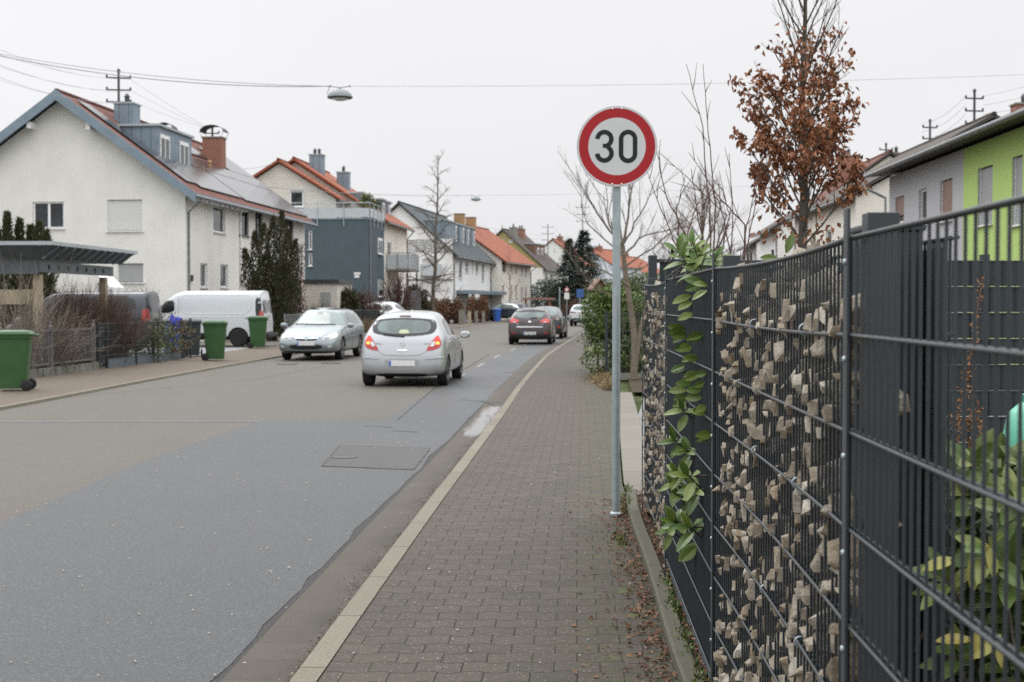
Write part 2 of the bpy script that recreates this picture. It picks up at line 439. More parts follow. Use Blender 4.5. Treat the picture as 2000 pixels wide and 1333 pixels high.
m_asph_old = mat_asphalt("asphalt_old", (.108,.097,.080), (.140,.127,.106), .62, .7, .30)
m_asph_new = mat_asphalt("asphalt_newer", (.074,.077,.079), (.098,.102,.104), .50, .8, .12)
m_asph_patch = mat_asphalt("asphalt_patch", (.071,.072,.072), (.093,.093,.091), .57, .7, .1)
m_asph_walk = mat_asphalt("asphalt_pavement", (.125,.10,.076), (.16,.13,.10), .75, .5, .2)
m_crumble = mat_asphalt("asphalt_crumbled", (.055,.056,.054), (.09,.09,.086), .8, .9, .2)

def mat_paver():
    t = NT("paving_blocks"); uv = t.uv(); sep = t.n('ShaderNodeSeparateXYZ'); t.l(uv, sep.inputs[0])
    u, v = sep.outputs[0], sep.outputs[1]
    wob = t.noise(uv, 1.1, 2); wob2 = t.noise(uv, 9, 2)
    wav = t.math('MULTIPLY', t.math('SINE', t.math('MULTIPLY', u, 2*math.pi/.205)), .018)
    v2 = t.math('ADD', t.math('ADD', v, wav), t.math('ADD', t.math('MULTIPLY', t.math('SUBTRACT', wob, .5), .05), t.math('MULTIPLY', t.math('SUBTRACT', wob2, .5), .008)))
    u2 = t.math('ADD', u, t.math('MULTIPLY', t.math('SUBTRACT', wob2, .5), .01))
    cmb = t.n('ShaderNodeCombineXYZ'); t.l(u2, cmb.inputs[0]); t.l(v2, cmb.inputs[1])
    b = t.n('ShaderNodeTexBrick', i_Scale=1., i_Mortar_Size=.0038, i_Mortar_Smooth=.35, i_Brick_Width=.205, i_Row_Height=.165)
    b.inputs['Color1'].default_value = (.098,.080,.062,1); b.inputs['Color2'].default_value = (.058,.048,.038,1); b.inputs['Mortar'].default_value = (.014,.013,.010,1)
    t.l(cmb.outputs[0], b.inputs['Vector'])
    big = t.noise(uv, .8, 5, .65); fine = t.noise(uv, 75, 3, .75)
    c = t.mix(t.rng(big, .3, .7), b.outputs[0], (.100,.082,.062), 'MIX')
    c = t.mix(.55, b.outputs[0], c)
    vo = t.n('ShaderNodeTexVoronoi', i_Scale=66.); t.l(uv, vo.inputs['Vector'])
    rc = t.n('ShaderNodeSeparateColor'); t.l(vo.outputs['Color'], rc.inputs[0])
    spk = t.math('MULTIPLY', t.rng(rc.outputs[0], .60, .95, 0, .9), t.rng(vo.outputs['Distance'], .1, .45, 1, 0))
    c = t.mix(spk, c, (.40,.37,.32))
    c = t.mix(t.rng(fine, .4, .66, .7, 0), c, (.042,.038,.031))
    # joints again over the speckle, mossy in places
    c = t.mix(t.rng(t.noise(uv, 2.6, 7, .75), .52, .70, 0, .55), c, (.040,.034,.026))
    joint = t.mix(t.rng(t.noise(uv, 2.3, 4), .45, .62), (.014,.012,.009), (.030,.034,.012))
    c = t.mix(b.outputs[1], c, joint)
    # damp, mossy band along the garden side (grows on the paving itself)
    band = t.math('MULTIPLY', t.rng(u, .95, 1.55, 0, 1), t.rng(t.noise(uv, 3.5, 6, .7), .38, .62, 0, 1))
    c = t.mix(t.math('MULTIPLY', band, .75), c, (.058,.057,.032))
    gm = t.math('MULTIPLY', t.rng(u, 1.15, 1.4, 0, 1), t.rng(t.noise(uv, 7, 6, .75), .56, .66, 0, 1))
    c = t.mix(t.math('MULTIPLY', gm, .7), c, (.10,.12,.02))
    t.base(c); t.set(.68, 0, .22)
    hh = t.math('SUBTRACT', 1., b.outputs[1])
    t.nrm(t.bump(fine, .35, .003, t.bump(hh, .9, .008)))
    return t.m
m_paver = mat_paver()
def mat_joint_stone(name, c1, c2, Lj, mort=(.05,.045,.035), dirt=None, rough=.8, axis=1, jw=.006, wet=None):
    t = NT(name); uv = t.uv(); sep = t.n('ShaderNodeSeparateXYZ'); t.l(uv, sep.inputs[0])
    v = sep.outputs[axis]; v = t.math('ADD', v, t.math('MULTIPLY', t.math('SUBTRACT', t.noise(uv, 6, 3), .5), .02))
    f = t.math('FRACT', t.math('DIVIDE', v, Lj)); a = t.math('ABSOLUTE', t.math('SUBTRACT', f, .5))
    j = t.rng(a, .5-jw*1.6/Lj, .5-jw*.5/Lj, 0, 1)
    wn = t.n('ShaderNodeTexWhiteNoise', noise_dimensions='1D'); t.l(t.math('FLOOR', t.math('DIVIDE', v, Lj)), wn.inputs['W'])
    n = t.noise(uv, 4, 6, .7); fine = t.noise(uv, 70, 3, .75)
    c = t.mix(t.math('ADD', t.math('MULTIPLY', wn.outputs[0], .45), t.math('MULTIPLY', n, .5)), c1, c2)
    c = t.mix(t.rng(fine, .40, .66, .6, 0), c, mul(c1, .45))
    if dirt:
        u = sep.outputs[0]
        dd = t.math('MULTIPLY', t.rng(u, -.24, -.04, 0, 1), t.rng(t.noise(uv, 2.2, 6, .75), .40, .6, 0, .9))
        c = t.mix(dd, c, dirt)
    c = t.mix(j, c, mort)
    t.base(c); t.set(rough, 0, .35)
    if wet:   # standing rain water lying in the hollow of the gutter
        vv = sep.outputs[1]; uu = sep.outputs[0]
        box = t.math('MULTIPLY', t.rng(vv, wet[0], wet[0]+1.4), t.rng(vv, wet[1]-2.2, wet[1], 1, 0))
        mp = t.n('ShaderNodeMapping'); mp.inputs['Scale'].default_value = (3.2, .55, 1); t.l(uv, mp.inputs[0])
        lat = t.rng(t.math('ABSOLUTE', t.math('ADD', uu, .135)), .06, .19, 1, 0)
        w_ = t.math('ADD', t.math('ADD', t.math('MULTIPLY', box, .55), t.math('MULTIPLY', lat, .35)), t.math('MULTIPLY', t.noise(mp.outputs[0], 1.6, 5, .65), .75))
        wm_ = t.rng(w_, 1.02, 1.16)
        t.base(t.mix(t.math('MULTIPLY', wm_, .7), c, (.05,.045,.04))); t.l(t.rng(wm_, 0, 1, rough, .03), t.b.inputs['Roughness']); t.l(t.rng(wm_, 0, 1, .35, 1.0), t.b.inputs['Specular IOR Level'])
        bn = t.n('ShaderNodeBump'); bn.inputs['Distance'].default_value = .004; t.l(fine, bn.inputs['Height']); t.l(t.rng(wm_, 0, .6, .4, 0), bn.inputs['Strength']); t.nrm(bn.outputs[0])
        return t.m
    t.nrm(t.bump(fine, .3, .003, t.bump(j, -.8, .008)))
    return t.m
m_kerb = mat_joint_stone("kerb_stone", (.165,.148,.110), (.27,.248,.195), 1.0, mort=(.06,.05,.03))
m_gutter = mat_joint_stone("gutter_stone", (.078,.067,.054), (.112,.097,.080), .33, dirt=(.035,.030,.024), jw=.005, wet=(16.0, 23.6))
m_strip = mat_joint_stone("concrete_strip", (.185,.17,.145), (.25,.235,.20), 1.0)
m_edging = mat_joint_stone("concrete_edging", (.085,.080,.055), (.14,.135,.095), 1.0, mort=(.04,.04,.02))
m_soil = M("soil", (.060,.048,.034), .95, var=.35, scale=3, bump=.8, bscale=18, spec=.1)
m_yard = M("yard_ground", (.16,.15,.13), .9, var=.25, scale=.8, bump=.4, bscale=20, spec=.2)
m_grass = M("rough_grass_ground", (.06,.075,.03), .95, var=.4, scale=1.2, bump=.8, bscale=10, spec=.1)
m_drive = mat_joint_stone("driveway_slabs", (.20,.215,.215), (.26,.275,.27), .2, mort=(.09,.10,.06), jw=.01)
m_marking = M("road_paint_worn", (.24,.25,.25), .7, var=.35, scale=14)

ZR = -.035     # road level
S = lambda o, n=None: tag(o, kind='structure')
g = MB(); g.quad((-900,-60,-.09),(900,-60,-.09),(900,1500,-.09),(-900,1500,-.09)); S(g.build("ground", m_grass))
# carriageway with a slight crown
def crown(t): return ZR-.012+.05*(1-(2*t-1)**2)
S(ribbon(lambda y: xl(y), lambda y: xr(y)-.30, -8, 200, lambda t: ZR, xr, .5, 6).build("road", m_asph_old))
# newer asphalt strip
def irregular(fn, amp, sc_, seed=0):
    return lambda y: fn(y)+amp*(noise.noise(Vector((y*sc_, seed, 0)))+.5*noise.noise(Vector((y*sc_*2.7, seed+5, 0)))+.3*noise.noise(Vector((y*sc_*8, seed+9, 0))))
_gi = irregular(lambda y: xr(y)-.365, .045, 1.0, 3)
def gut_in(y): return min(_gi(y)+.045*noise.noise(Vector((y*5.5, 1, 0)))-.05*max(0,noise.noise(Vector((y*11, 4, 0))))+.016*noise.noise(Vector((y*30, 7, 0))), xr(y)-.336)
S(ribbon(irregular(lambda y: -3.86+.012*max(0,y-14)+.06*max(0, y-14.5), .05, .5), gut_in, -8, 19.3, ZR+.006, xr, .02, 2).build("road_newer_strip", m_asph_new))
S(ribbon(lambda y: xr(y)-1.55+.0*y, gut_in, 19.3, 62, ZR+.006, xr, .15, 2).build("road_newer_strip", m_asph_new))
mb = MB(); pts = []
for i in range(41):
    x = -8.2+i*(-3.45+8.2)/40
    pts.append((x, 19.35+.12*noise.noise(Vector((x, 2, 1)))+.02*x, .0))
V = []
for (x, y, _) in pts: V += [(x, y-.34, ZR+.003), (x, y+.0, ZR+.003)]
mb.add(V, [(2*i, 2*i+2, 2*i+3, 2*i+1) for i in range(40)])
S(mb.build("road_trench_strip", mat_asphalt("asphalt_trench", (.105,.108,.108), (.13,.133,.132), .6, .5, .05)))
# crumbled margin between asphalt and gutter
S(ribbon(irregular(lambda y: xr(y)-.50, .03, 2.1, 8), lambda y: xr(y)-.335, -6, 22, ZR+.003, xr, .06, 1).build("road_crumbled_margin", m_crumble))
# patch round a manhole, with cut lines
mb = MB(); P = [(-1.93,13.75),(-.98,13.45),(-.93,15.45),(-2.0,15.75)]
mb.poly([(x,y,ZR+.009) for x, y in P]); S(mb.build("road_patch", m_asph_patch))
m_crack = M("bitumen_seam", (.02,.02,.021), .5, var=.3, scale=20)
def seam(pts, wdt=.012, z=ZR+.0125, amp=.015, name="road_seam"):
    mb = MB(); pp = []
    for a, b in zip(pts[:-1], pts[1:]):
        a, b = Vector(a), Vector(b); n = max(2, int((b-a).length/.08))
        for i in range(n): pp.append(a.lerp(b, i/n))
    pp.append(Vector(pts[-1])); V = []
    for i, p in enumerate(pp):
        d = (pp[min(i+1,len(pp)-1)]-pp[max(i-1,0)]).normalized(); nn = Vector((-d.y, d.x))
        q = p+nn*amp*noise.noise(Vector((p.x*5, p.y*5, 3))); ww = wdt*(.5+.9*abs(noise.noise(Vector((p.x*9, p.y*9, 7))))+.2)
        V += [(q.x+nn.x*ww, q.y+nn.y*ww, z), (q.x-nn.x*ww, q.y-nn.y*ww, z)]
    mb.add(V, [(2*i, 2*i+1, 2*i+3, 2*i+2) for i in range(len(pp)-1)])
    return S(mb.build(name, m_crack))
seam(P+[P[0]], .009)
seam([(-1.62,19.3),(-1.52,26),(-1.2,34),(-.75,44)], .010)
seam([(-2.0,18.3),(-1.75,18.2),(-1.6,18.05)], .016); seam([(-1.55,17.6),(-1.3,17.45),(-1.2,17.4)], .016)
seam([(-.9,23.3),(-.55,22.9),(-.3,22.2)], .02); seam([(-.55,23.0),(-.15,22.7)], .018)
seam([(-.2,32.5),(.05,32.4)], .03); seam([(-.4,36.9),(.0,36.8)], .03)
seam([(-7.9,23.9),(-5.6,29.5),(-4.9,36)], .009)
for (cx, cy, r_) in ((-1.80, 14.55, .15), (-6.1, 37.0, .3), (-5.0, 37.6, .28)):
    mb = MB(); mb.lathe([(r_, 0), (r_, .004), (r_*.86, .004), (r_*.84, .001), (.01, .001)], 28, (cx, cy, ZR+.0105))
    tag(mb.build("manhole_cover", M("cast_iron", (.07,.07,.07), .5, .5)), ["round iron cover in the patched asphalt near the gutter", "left round iron cover in the road before the grey blue estate car", "right round iron cover in the road before the grey blue estate car"][[-1.80,-6.1,-5.0].index(cx)], "manhole cover", "round iron covers in the road")
# worn parking dashes
for k, y0 in enumerate((29.6, 35.2, 41.2, 47.5, 54)):
    xx = lambda y: xr(y)-1.50
    mb = MB(); mb.add([(xx(y)+s*.035, y, ZR+.0095) for y in (y0, y0+1.1, y0+2.2) for s in (-1, 1)], [(0,1,3,2),(2,3,5,4)]); S(mb.build("road_marking", m_marking))
# gutter, kerb, pavement, left kerb and pavement
S(ribbon(lambda y: xr(y)-.345, lambda y: xr(y)-.0, -8, 160, lambda t: ZR+.002, xr, .5, 3).build("gutter", m_gutter))
def chipped(fn, seed): return lambda y: fn(y)-.02*max(0, noise.noise(Vector((y*2.3, seed, 0)))-.25)
kb = ribbon(lambda y: xr(y), chipped(lambda y: xr(y)+.115, 4), -8, 160, 0.006, xr, .2)
kb2 = ribbon(lambda y: xr(y)-.006, lambda y: xr(y), -8, 160, lambda t: ZR-.005+t*(.011-ZR), xr, .2)
kb.add(kb2.v, kb2.f, 0, None); kb.uv = kb.uv[:len(kb.uv)-len(kb2.f)]+kb2.uv
S(kb.build("kerb", m_kerb))
XE = [(-10,.42),(0,.60),(5.8,.71),(8,.80),(10.3,.88),(11.5,.965),(12.2,.99),(20,1.55),(26,1.95),(29.5,2.1),(36,2.75),(44,3.2),(64,4.75),(86,6.9),(98,8.1),(110,9.6),(127,12.2),(150,17.5)]
xe = lambda y: interp(XE, y)   # garden-side edge of the pavement
S(ribbon(lambda y: xr(y)+.116, lambda y: xe(y), -8, 150, 0.0, xr, .25, 6).build("pavement", m_paver))
lk = ribbon(lambda y: xl(y)-.12, lambda y: xl(y), -8, 180, 0.012, xl, .5)
lk2 = ribbon(lambda y: xl(y), lambda y: xl(y)+.01, -8, 180, lambda t: .012+t*(ZR-.015), xl, .5)
lk.add(lk2.v, lk2.f, 0, None); lk.uv = lk.uv[:len(lk.uv)-len(lk2.f)]+lk2.uv
S(lk.build("kerb", m_kerb))
S(ribbon(lambda y: xl(y)-2.75, lambda y: xl(y)-.12, -8, 180, 0.005, xl, 1, 3).build("pavement", m_asph_walk))
S(ribbon(lambda y: xl(y)-30, lambda y: xl(y)-2.75, -8, 180, -.004, xl, 2, 3).build("yard_ground", m_yard))
mb = MB(); mb.poly([(-15.5,41.3,.004),(-9.46,41.3,.004),(-8.9,49.5,.004),(-15.5,49.5,.004)]); S(mb.build("driveway", M("driveway_grey", (.22,.23,.235), .8, var=.1, bump=.3)))
mb = MB(); mb.poly([(-9.4,110,.004),(-5.2,110,.004),(-3.2,134,.004),(-8,134,.004)]); S(mb.build("driveway", m_asph_new))
# ground behind the garden fence
S(ribbon(lambda y: xe(y)+.06, lambda y: xe(y)+.7, -6, 11.2, .045, xe, .5, 3).build('garden_ground', m_soil))
mb = MB(); mb.poly([(.95,-6,.03),(12,-6,.03),(12,10.9,.03),(1.45,10.9,.03)]); S(mb.build("garden_ground", m_soil))
mb = MB(); mb.poly([(1.09,11.2,.002),(9,11.2,.002),(9,24.6,.002),(2.42,24.6,.002),(1.62,18,.002)]); o = mb.build("driveway", m_drive)
me = o.data; ul = me.uv_layers.new(name="UVMap")
for lp in me.loops: p = me.vertices[lp.vertex_index].co; ul.data[lp.index].uv = (p.y*.3, p.x)
S(o)
S(ribbon(lambda y: xe(y)+.015, lambda y: xe(y)+.30, 11.2, 24.6, 0.012, xe, .5).build("concrete_strip", m_strip))
mb = MB(); mb.poly([(2.2,25.0,-.01),(30,25,-.01),(30,150,-.01),(16,150,-.01),(4.9,64,-.01)]); S(mb.build("garden_ground", m_soil))

# puddle in the gutter
def mat_water():
    t = NT("puddle_water"); t.b.inputs['Base Color'].default_value = (.06,.06,.058,1); t.set(.03, 0, 1.0)
    t.nrm(t.bump(t.noise(t.obj(), 9, 2), .008, .001)); return t.m
mw = mat_water()
def puddle(y0, y1, seed, a=.30, b=.02):
    mb = MB(); V = []; n = int((y1-y0)/.08)
    for i in range(n+1):
        y = y0+(y1-y0)*i/n; e = max(0.,math.sin(math.pi*i/n))**.35
        nn = noise.noise(Vector((y*.9, seed, 0)))*.07+noise.noise(Vector((y*2.7, seed+3, 0)))*.03
        c = xr(y)-(a+b)/2-.0; hw_ = max(.004, ((a-b)/2+nn*.6)*e)
        V += [(c-hw_-.02*nn, y, ZR+.0055), (min(c+hw_, xr(y)-.012), y, ZR+.0055)]
    mb.add(V, [(2*i, 2*i+1, 2*i+3, 2*i+2) for i in range(n)])
    tag(mb.build("puddle", mw), ["long shallow puddle shining in the gutter beside the kerb", "small near puddle shining in the gutter beside the kerb"][seed], "puddle", kind='structure')

# concrete edging under the garden fence
mb = MB(); Y = ys_range(-6, 11.3, .25); V = []; U = []
for y in Y:
    x0 = xe(y)+.002; x1 = x0+.085; wz = .004*noise.noise(Vector((y*2, 0, 0)))
    prof = [(x0,-.05),(x0,.062+wz),(x0+.012,.074+wz),(x1-.01,.075+wz),(x1,.06+wz),(x1,-.05)]
    for (x, z) in prof: V.append((x, y, z)); U.append((x, y))
mb.add(V, [(i*6+k, i*6+k+1, (i+1)*6+k+1, (i+1)*6+k) for i in range(len(Y)-1) for k in range(5)]+[(0,1,2,3,4,5)[::-1], tuple(range((len(Y)-1)*6, len(Y)*6))], 0, U)
tag(mb.build("edging_kerb", m_edging), "mossy concrete edging stone along the foot of the near garden fence", "edging")
# ------------------------------------------------------------------ 30 sign
def arc(cx, cz, r, a0, a1, n=16): return [(cx+r*math.cos(R(a0+(a1-a0)*i/n)), cz+r*math.sin(R(a0+(a1-a0)*i/n))) for i in range(n+1)]
def stroke(mb, pts, wd, y, mi=0):
    V = []; n = len(pts)
    for i, p in enumerate(pts):
        a = Vector(pts[max(i-1, 0)]); b = Vector(pts[min(i+1, n-1)]); d = (b-a).normalized(); q = Vector((-d.y, d.x))*wd/2
        V += [(p[0]+q.x, y, p[1]+q.y), (p[0]-q.x, y, p[1]-q.y)]
    mb.add(V, [(2*i, 2*i+1, 2*i+3, 2*i+2) for i in range(n-1)], mi)
sp0 = gr(1203, 1008); SX, SY = sp0.x, sp0.y
sc_t = at(1204, 288, SY)
sign = thing("traffic_sign", (SX, SY, 0), R(-2), "round 30 speed limit sign with red rim on a galvanised post in the paving", "road sign")
mb = MB(); mb.lathe([(.031, .0), (.031, sc_t.z+.24), (.027, sc_t.z+.245)], 24); mb.build("post", m_galv, sign, smooth=True)
smooth_angle(sign.children[0])
mb = MB(); mb.lathe([(.046,.004),(.046,.022),(.040,.03),(.033,.034)], 20); smooth_angle(mb.build("base_collar", m_galv, sign))
m_sgn_white = M("reflective_white", (.56,.57,.575), .5, var=.03, scale=15); m_sgn_red = M("reflective_red", (.36,.008,.014), .5, var=.04, scale=15)
m_sgn_black = M("sign_black", (.006,.009,.011), .6, var=.05); m_sgn_edge = M("sign_edge", (.55,.56,.57), .4, .2, var=.05)
hz = sc_t.z
mb = MB(); mb.lathe([(.290, -.052),(.303,-.052),(.303,-.034),(.290,-.036)], 72, (0,0,hz), 'y')
d = smooth_angle(mb.build("sign_plate", m_sgn_edge, sign))
mb = MB(); n = 72
def ringf(r0, r1, y, mi):
    V = []
    for k in range(n):
        a = 2*math.pi*k/n; V += [(r0*math.cos(a), y, hz+r0*math.sin(a)), (r1*math.cos(a), y, hz+r1*math.sin(a))]
    mb.add(V, [(2*k, 2*((k+1)%n), 2*((k+1)%n)+1, 2*k+1) for k in range(n)], mi)
ringf(.287, .2995, -.0535, 0); mb.build("white_border", m_sgn_white, d)
mb = MB(); ringf(.216, .287, -.0535, 0); mb.build("red_ring", m_sgn_red, d)
mb = MB(); mb.poly([(.216*math.cos(2*math.pi*k/n), -.0535, hz+.216*math.sin(2*math.pi*k/n)) for k in range(n)]); mb.build("white_face", m_sgn_white, d)
# digits (DIN style)
wdt = .034; H = .25
mb = MB()
cx = -.095; r_ = .0525; z0 = hz-H/2-.0; top = hz+H/2
c1 = top-.017-r_; c2 = z0+.017+r_+.003
stroke(mb, arc(cx, c1, r_, 178, -62, 22), wdt, -.0555)
mb2 = MB()
stroke(mb, [(cx-.012, (c1+c2)/2+.004), (cx+.025, (c1+c2)/2+.004)], .030, -.0557)
stroke(mb, arc(cx, c2+.001, r_+.001, 62, -178, 22), wdt, -.0559)
stroke(mb, [(cx+.018, (c1+c2)/2+.004), (cx+.028, (c1+c2)/2+.012)], .03, -.0561); stroke(mb, [(cx+.018, (c1+c2)/2+.004), (cx+.028, (c1+c2)/2-.006)], .03, -.0563)
mb.build("digit_three", m_sgn_black, d)
mb = MB(); cx = .083; r_ = .0525
pts = arc(cx, top-.017-r_, r_, 0, 180, 18)+arc(cx, z0+.017+r_, r_, 180, 360, 18); pts.append(pts[0])
V = []
m_ = len(pts)-1
for i in range(m_):
    a = Vector(pts[(i-1) % m_]); b = Vector(pts[(i+1) % m_]); dd = (b-a).normalized(); q = Vector((-dd.y, dd.x))*wdt/2; p = pts[i]
    V += [(p[0]+q.x, -.0555, p[1]+q.y), (p[0]-q.x, -.0555, p[1]-q.y)]
mb.add(V, [(2*i, 2*i+1, 2*((i+1)%m_)+1, 2*((i+1)%m_)) for i in range(m_)])
mb.build("digit_zero", m_sgn_black, d)
for (x, z) in ((-.035,.283),(.035,.283),(-.035,-.283),(.035,-.283)):
    mb = MB(); mb.lathe([(.0065,-.0545),(.0065,-.057),(.004,-.059)], 10, (x,0,hz+z), 'y'); mb.build("rivet", m_chrome, d)
for z in (.18, -.2):
    mb = MB(); mb.box(-.05,.05,-.034,.04,hz+z-.015,hz+z+.015); mb.build("clamp", m_galv, sign, bevel=.003)

# ------------------------------------------------------------------ double-rod fence with gabions
TOPZ = 1.755
FP = [(.605,.20), (.701,2.80), (.795,5.29), (.894,7.80), (.985,10.12)]    # posts, street side
def fence_pt(a, b, s, L, bow=0.0, off=0.0):
    a, b = Vector(a), Vector(b); d = (b-a).normalized(); nn = Vector((d.y, -d.x))   # nn points away from the street
    t = s/L
    p = a+d*s+nn*(off+bow*4*t*(1-t))
    return p
def mesh_panel(parent, a, b, bow=0, off=0, ztop=TOPZ, rows=9, name="wire_panel", pitch=.05, mat=None, zb=None, toprod=True, rr=1.0, sag=0.0):
    L = (Vector(b)-Vector(a)).length; mb = MB(); n = int(round((L-.06)/pitch))
    zb = ztop-.2*(rows-1)-.03 if zb is None else zb
    sg = lambda s: -sag*4*(s/L)*(1-s/L)
    for k in range(n+1):
        s = .03+(L-.06)*k/n; p = fence_pt(a, b, s, L, bow, off)
        mb.tube([(p.x, p.y, zb), (p.x, p.y, ztop+.001+sg(s))], .0031*rr, 7, cap=True)
    m = 14
    for r in range(rows):
        z = ztop-.2*r
        for sgn in ((-1, 1) if r else (-1, 1)):
            mb.tube([(*fence_pt(a, b, L*i/m, L, bow, off+sgn*.0073*rr), z+sg(L*i/m)*(1-.1*r)) for i in range(m+1)], .0042*rr, 8, cap=True)
    if toprod: pass
    return smooth_angle(mb.build(name, mat or m_anthra, parent, world=True), 60)
m_stone = None
def mat_stone():
    t = NT("quarry_stone"); v = t.obj()
    g_ = t.n('ShaderNodeNewGeometry').outputs['Random Per Island']; oi = t.n('ShaderNodeObjectInfo').outputs['Random']
    r_ = t.math('FRACT', t.math('ADD', g_, oi))
    c = t.ramp(r_, [(0, (.16,.13,.09)), (.3, (.34,.30,.235)), (.6, (.45,.41,.335)), (.8, (.27,.215,.145)), (1, (.54,.51,.44))])
    c = t.mix(t.rng(t.noise(v, 28, 6, .7), .42, .62, 0, .6), c, (.13,.085,.05))
    c = t.mix(t.rng(t.noise(v, 60, 4, .7), .5, .75, 0, .5), c, (.5,.47,.42))
    t.base(c); t.set(.85, 0, .25); t.nrm(t.bump(t.noise(v, 70, 5, .7), .7, .006)); return t.m
m_stone = mat_stone()
def rock(rn, c, sx, sy, sz, tip=None):
    """angular broken stone: hull of random points; sx along the fence, sy depth, sz height"""
    bm = bmesh.new()
    for i in range(15):
        d = Vector((rn.gauss(0,1), rn.gauss(0,1), rn.gauss(0,1))).normalized()
        k = rn.uniform(.82, 1.12)
        bm.verts.new((d.x*sx*k, max(-.8, d.y)*sy*k, d.z*sz*k))
    if tip:
        for i in range(5): bm.verts.new((rn.uniform(-.017,.017), -sy-tip*rn.uniform(.35, 1), rn.uniform(-.75,.75)*sz))
    r_ = bmesh.ops.convex_hull(bm, input=bm.verts, use_existing_faces=False)
    junk = [e for e in r_['geom_interior'] if isinstance(e, bmesh.types.BMVert)]
    bmesh.ops.delete(bm, geom=junk, context='VERTS')
    rot = Matrix.Rotation(rn.uniform(-.15, .15), 3, 'Y')
    V = [rot @ v.co for v in bm.verts]; idx = {v: i for i, v in enumerate(bm.verts)}
    Fc = [[idx[v] for v in f.verts] for f in bm.faces]; bm.free()
    return V, Fc
def gabion_stones(parent, a, b, bow, rn, dens=1.0, ntop=0):
    L = (Vector(b)-Vector(a)).length
    ang = math.atan2((b[1]-a[1]), (b[0]-a[0])) - math.pi/2   # local x along the fence
    dvec = (Vector(b)-Vector(a)).normalized(); nn = Vector((dvec.y, -dvec.x))
    fill = MB(); cnt = 0; cand = []
    z = .13
    while z < TOPZ-.05:
        s = .05
        while s < L-.05:
            hgt = rn.uniform(.024, .052); wd = rn.uniform(.026, .055)
            k = round((s-.03)/.05); sc_ = .03+.05*k+.025
            prot = rn.random()
            tip = rn.uniform(.010, .032) if prot < .52*dens else (rn.uniform(.0,.008) if prot < .68 else None)
            cand.append((sc_+rn.uniform(-.004,.004), z+rn.uniform(-.05,.05), wd, hgt, tip))
            s += wd*1.75
        z += .066
    cand = [c for c in cand if .06 < c[0] < L-.06]
    def depthkey(c): return (0 if c[4] and c[4] > .01 else 1, fence_pt(a, b, c[0], L).y)
    cand.sort(key=depthkey)
    for i, (s, z, wd, hg, tip) in enumerate(cand):
        sy = rn.uniform(.03, .045)
        off = sy+.014+(0 if tip else rn.uniform(.02, .06))
        p = fence_pt(a, b, s, L, bow, off)
        V, Fc = rock(rn, None, wd, sy, hg, (tip+.012) if tip else None)
        # local: x along fence, y away from street
        W = [(p.x+dvec.x*v.x+nn.x*v.y, p.y+dvec.y*v.x+nn.y*v.y, min(z+v.z, TOPZ+.03)) for v in V]
        if i < 100:
            q = MB(); q.add(W, Fc); q.build("stone", m_stone, parent, world=True)
        else: fill.add(W, Fc)
    # second layer and the stones heaped on the top
    for i in range(260):
        s = rn.uniform(.38, L-.08); z = rn.uniform(.12, TOPZ-.06); p = fence_pt(a, b, s, L, bow, rn.uniform(.13, .16))
        V, Fc = rock(rn, None, .085, .03, .075); fill.add([(p.x+dvec.x*v.x+nn.x*v.y, p.y+dvec.y*v.x+nn.y*v.y, z+v.z) for v in V], Fc)
    for i in range(ntop):
        s = L*.4+(L*.5)*(i/ntop) if ntop > 9 else rn.uniform(L*.25, L*.9); p = fence_pt(a, b, s, L, bow, rn.uniform(.04, .14))
        V, Fc = rock(rn, None, .06, .035, .04); fill.add([(p.x+dvec.x*v.x+nn.x*v.y, p.y+dvec.y*v.x+nn.y*v.y, TOPZ-.025+rn.uniform(0,.03)+v.z) for v in V], Fc)
    fill.build("stone_fill", m_stone, parent, world=True, kind='stuff')
def fence_post(parent, p, ztop, off=0.0, w_=.04, d_=.055, proud=-1, name="post", bolts=True):
    # flat cover strip on the street side with domed bolts, tube behind
    a, b = Vector(FP[0]), Vector(FP[-1]); dv_ = (b-a).normalized(); nn = Vector((dv_.y, -dv_.x)); P = Vector(p)+nn*off
    mb = MB()
    mb.obox((P.x+nn.x*.055, P.y+nn.y*.055, ztop/2), Vector((dv_.x,dv_.y,0))*w_*.75, Vector((nn.x,nn.y,0))*.032, (0,0,ztop/2))
    mb.obox((P.x-nn.x*.0135, P.y-nn.y*.0135, (ztop-.03)/2+.02), Vector((dv_.x,dv_.y,0))*w_*.5, Vector((nn.x,nn.y,0))*.0032, (0,0,(ztop+.01)/2))
    o = mb.build(name, m_anthra, parent, world=True, bevel=.0015)
    if bolts:
        z = ztop-.10
        while z > .1:
            q = MB()
            for k, (r_, h) in enumerate([(.0085,0),(.008,.003),(.005,.0055),(.001,.0065)]):
                pass
            c = P-nn*.0168
            prof = [(.007,0),(.0065,.003),(.0045,.0048),(.001,.0055)]; V = []
            for (r_, h) in prof:
                for j in range(12):
                    t_ = 2*math.pi*j/12; V.append((c.x-nn.x*h+dv_.x*r_*math.cos(t_), c.y-nn.y*h+dv_.y*r_*math.cos(t_), z+r_*math.sin(t_)))
            q.add(V, [(i*12+j, i*12+(j+1)%12, (i+1)*12+(j+1)%12, (i+1)*12+j) for i in range(3) for j in range(12)])
            q.build("bolt", m_galv, o, world=True, smooth=True); z -= .2
    return o
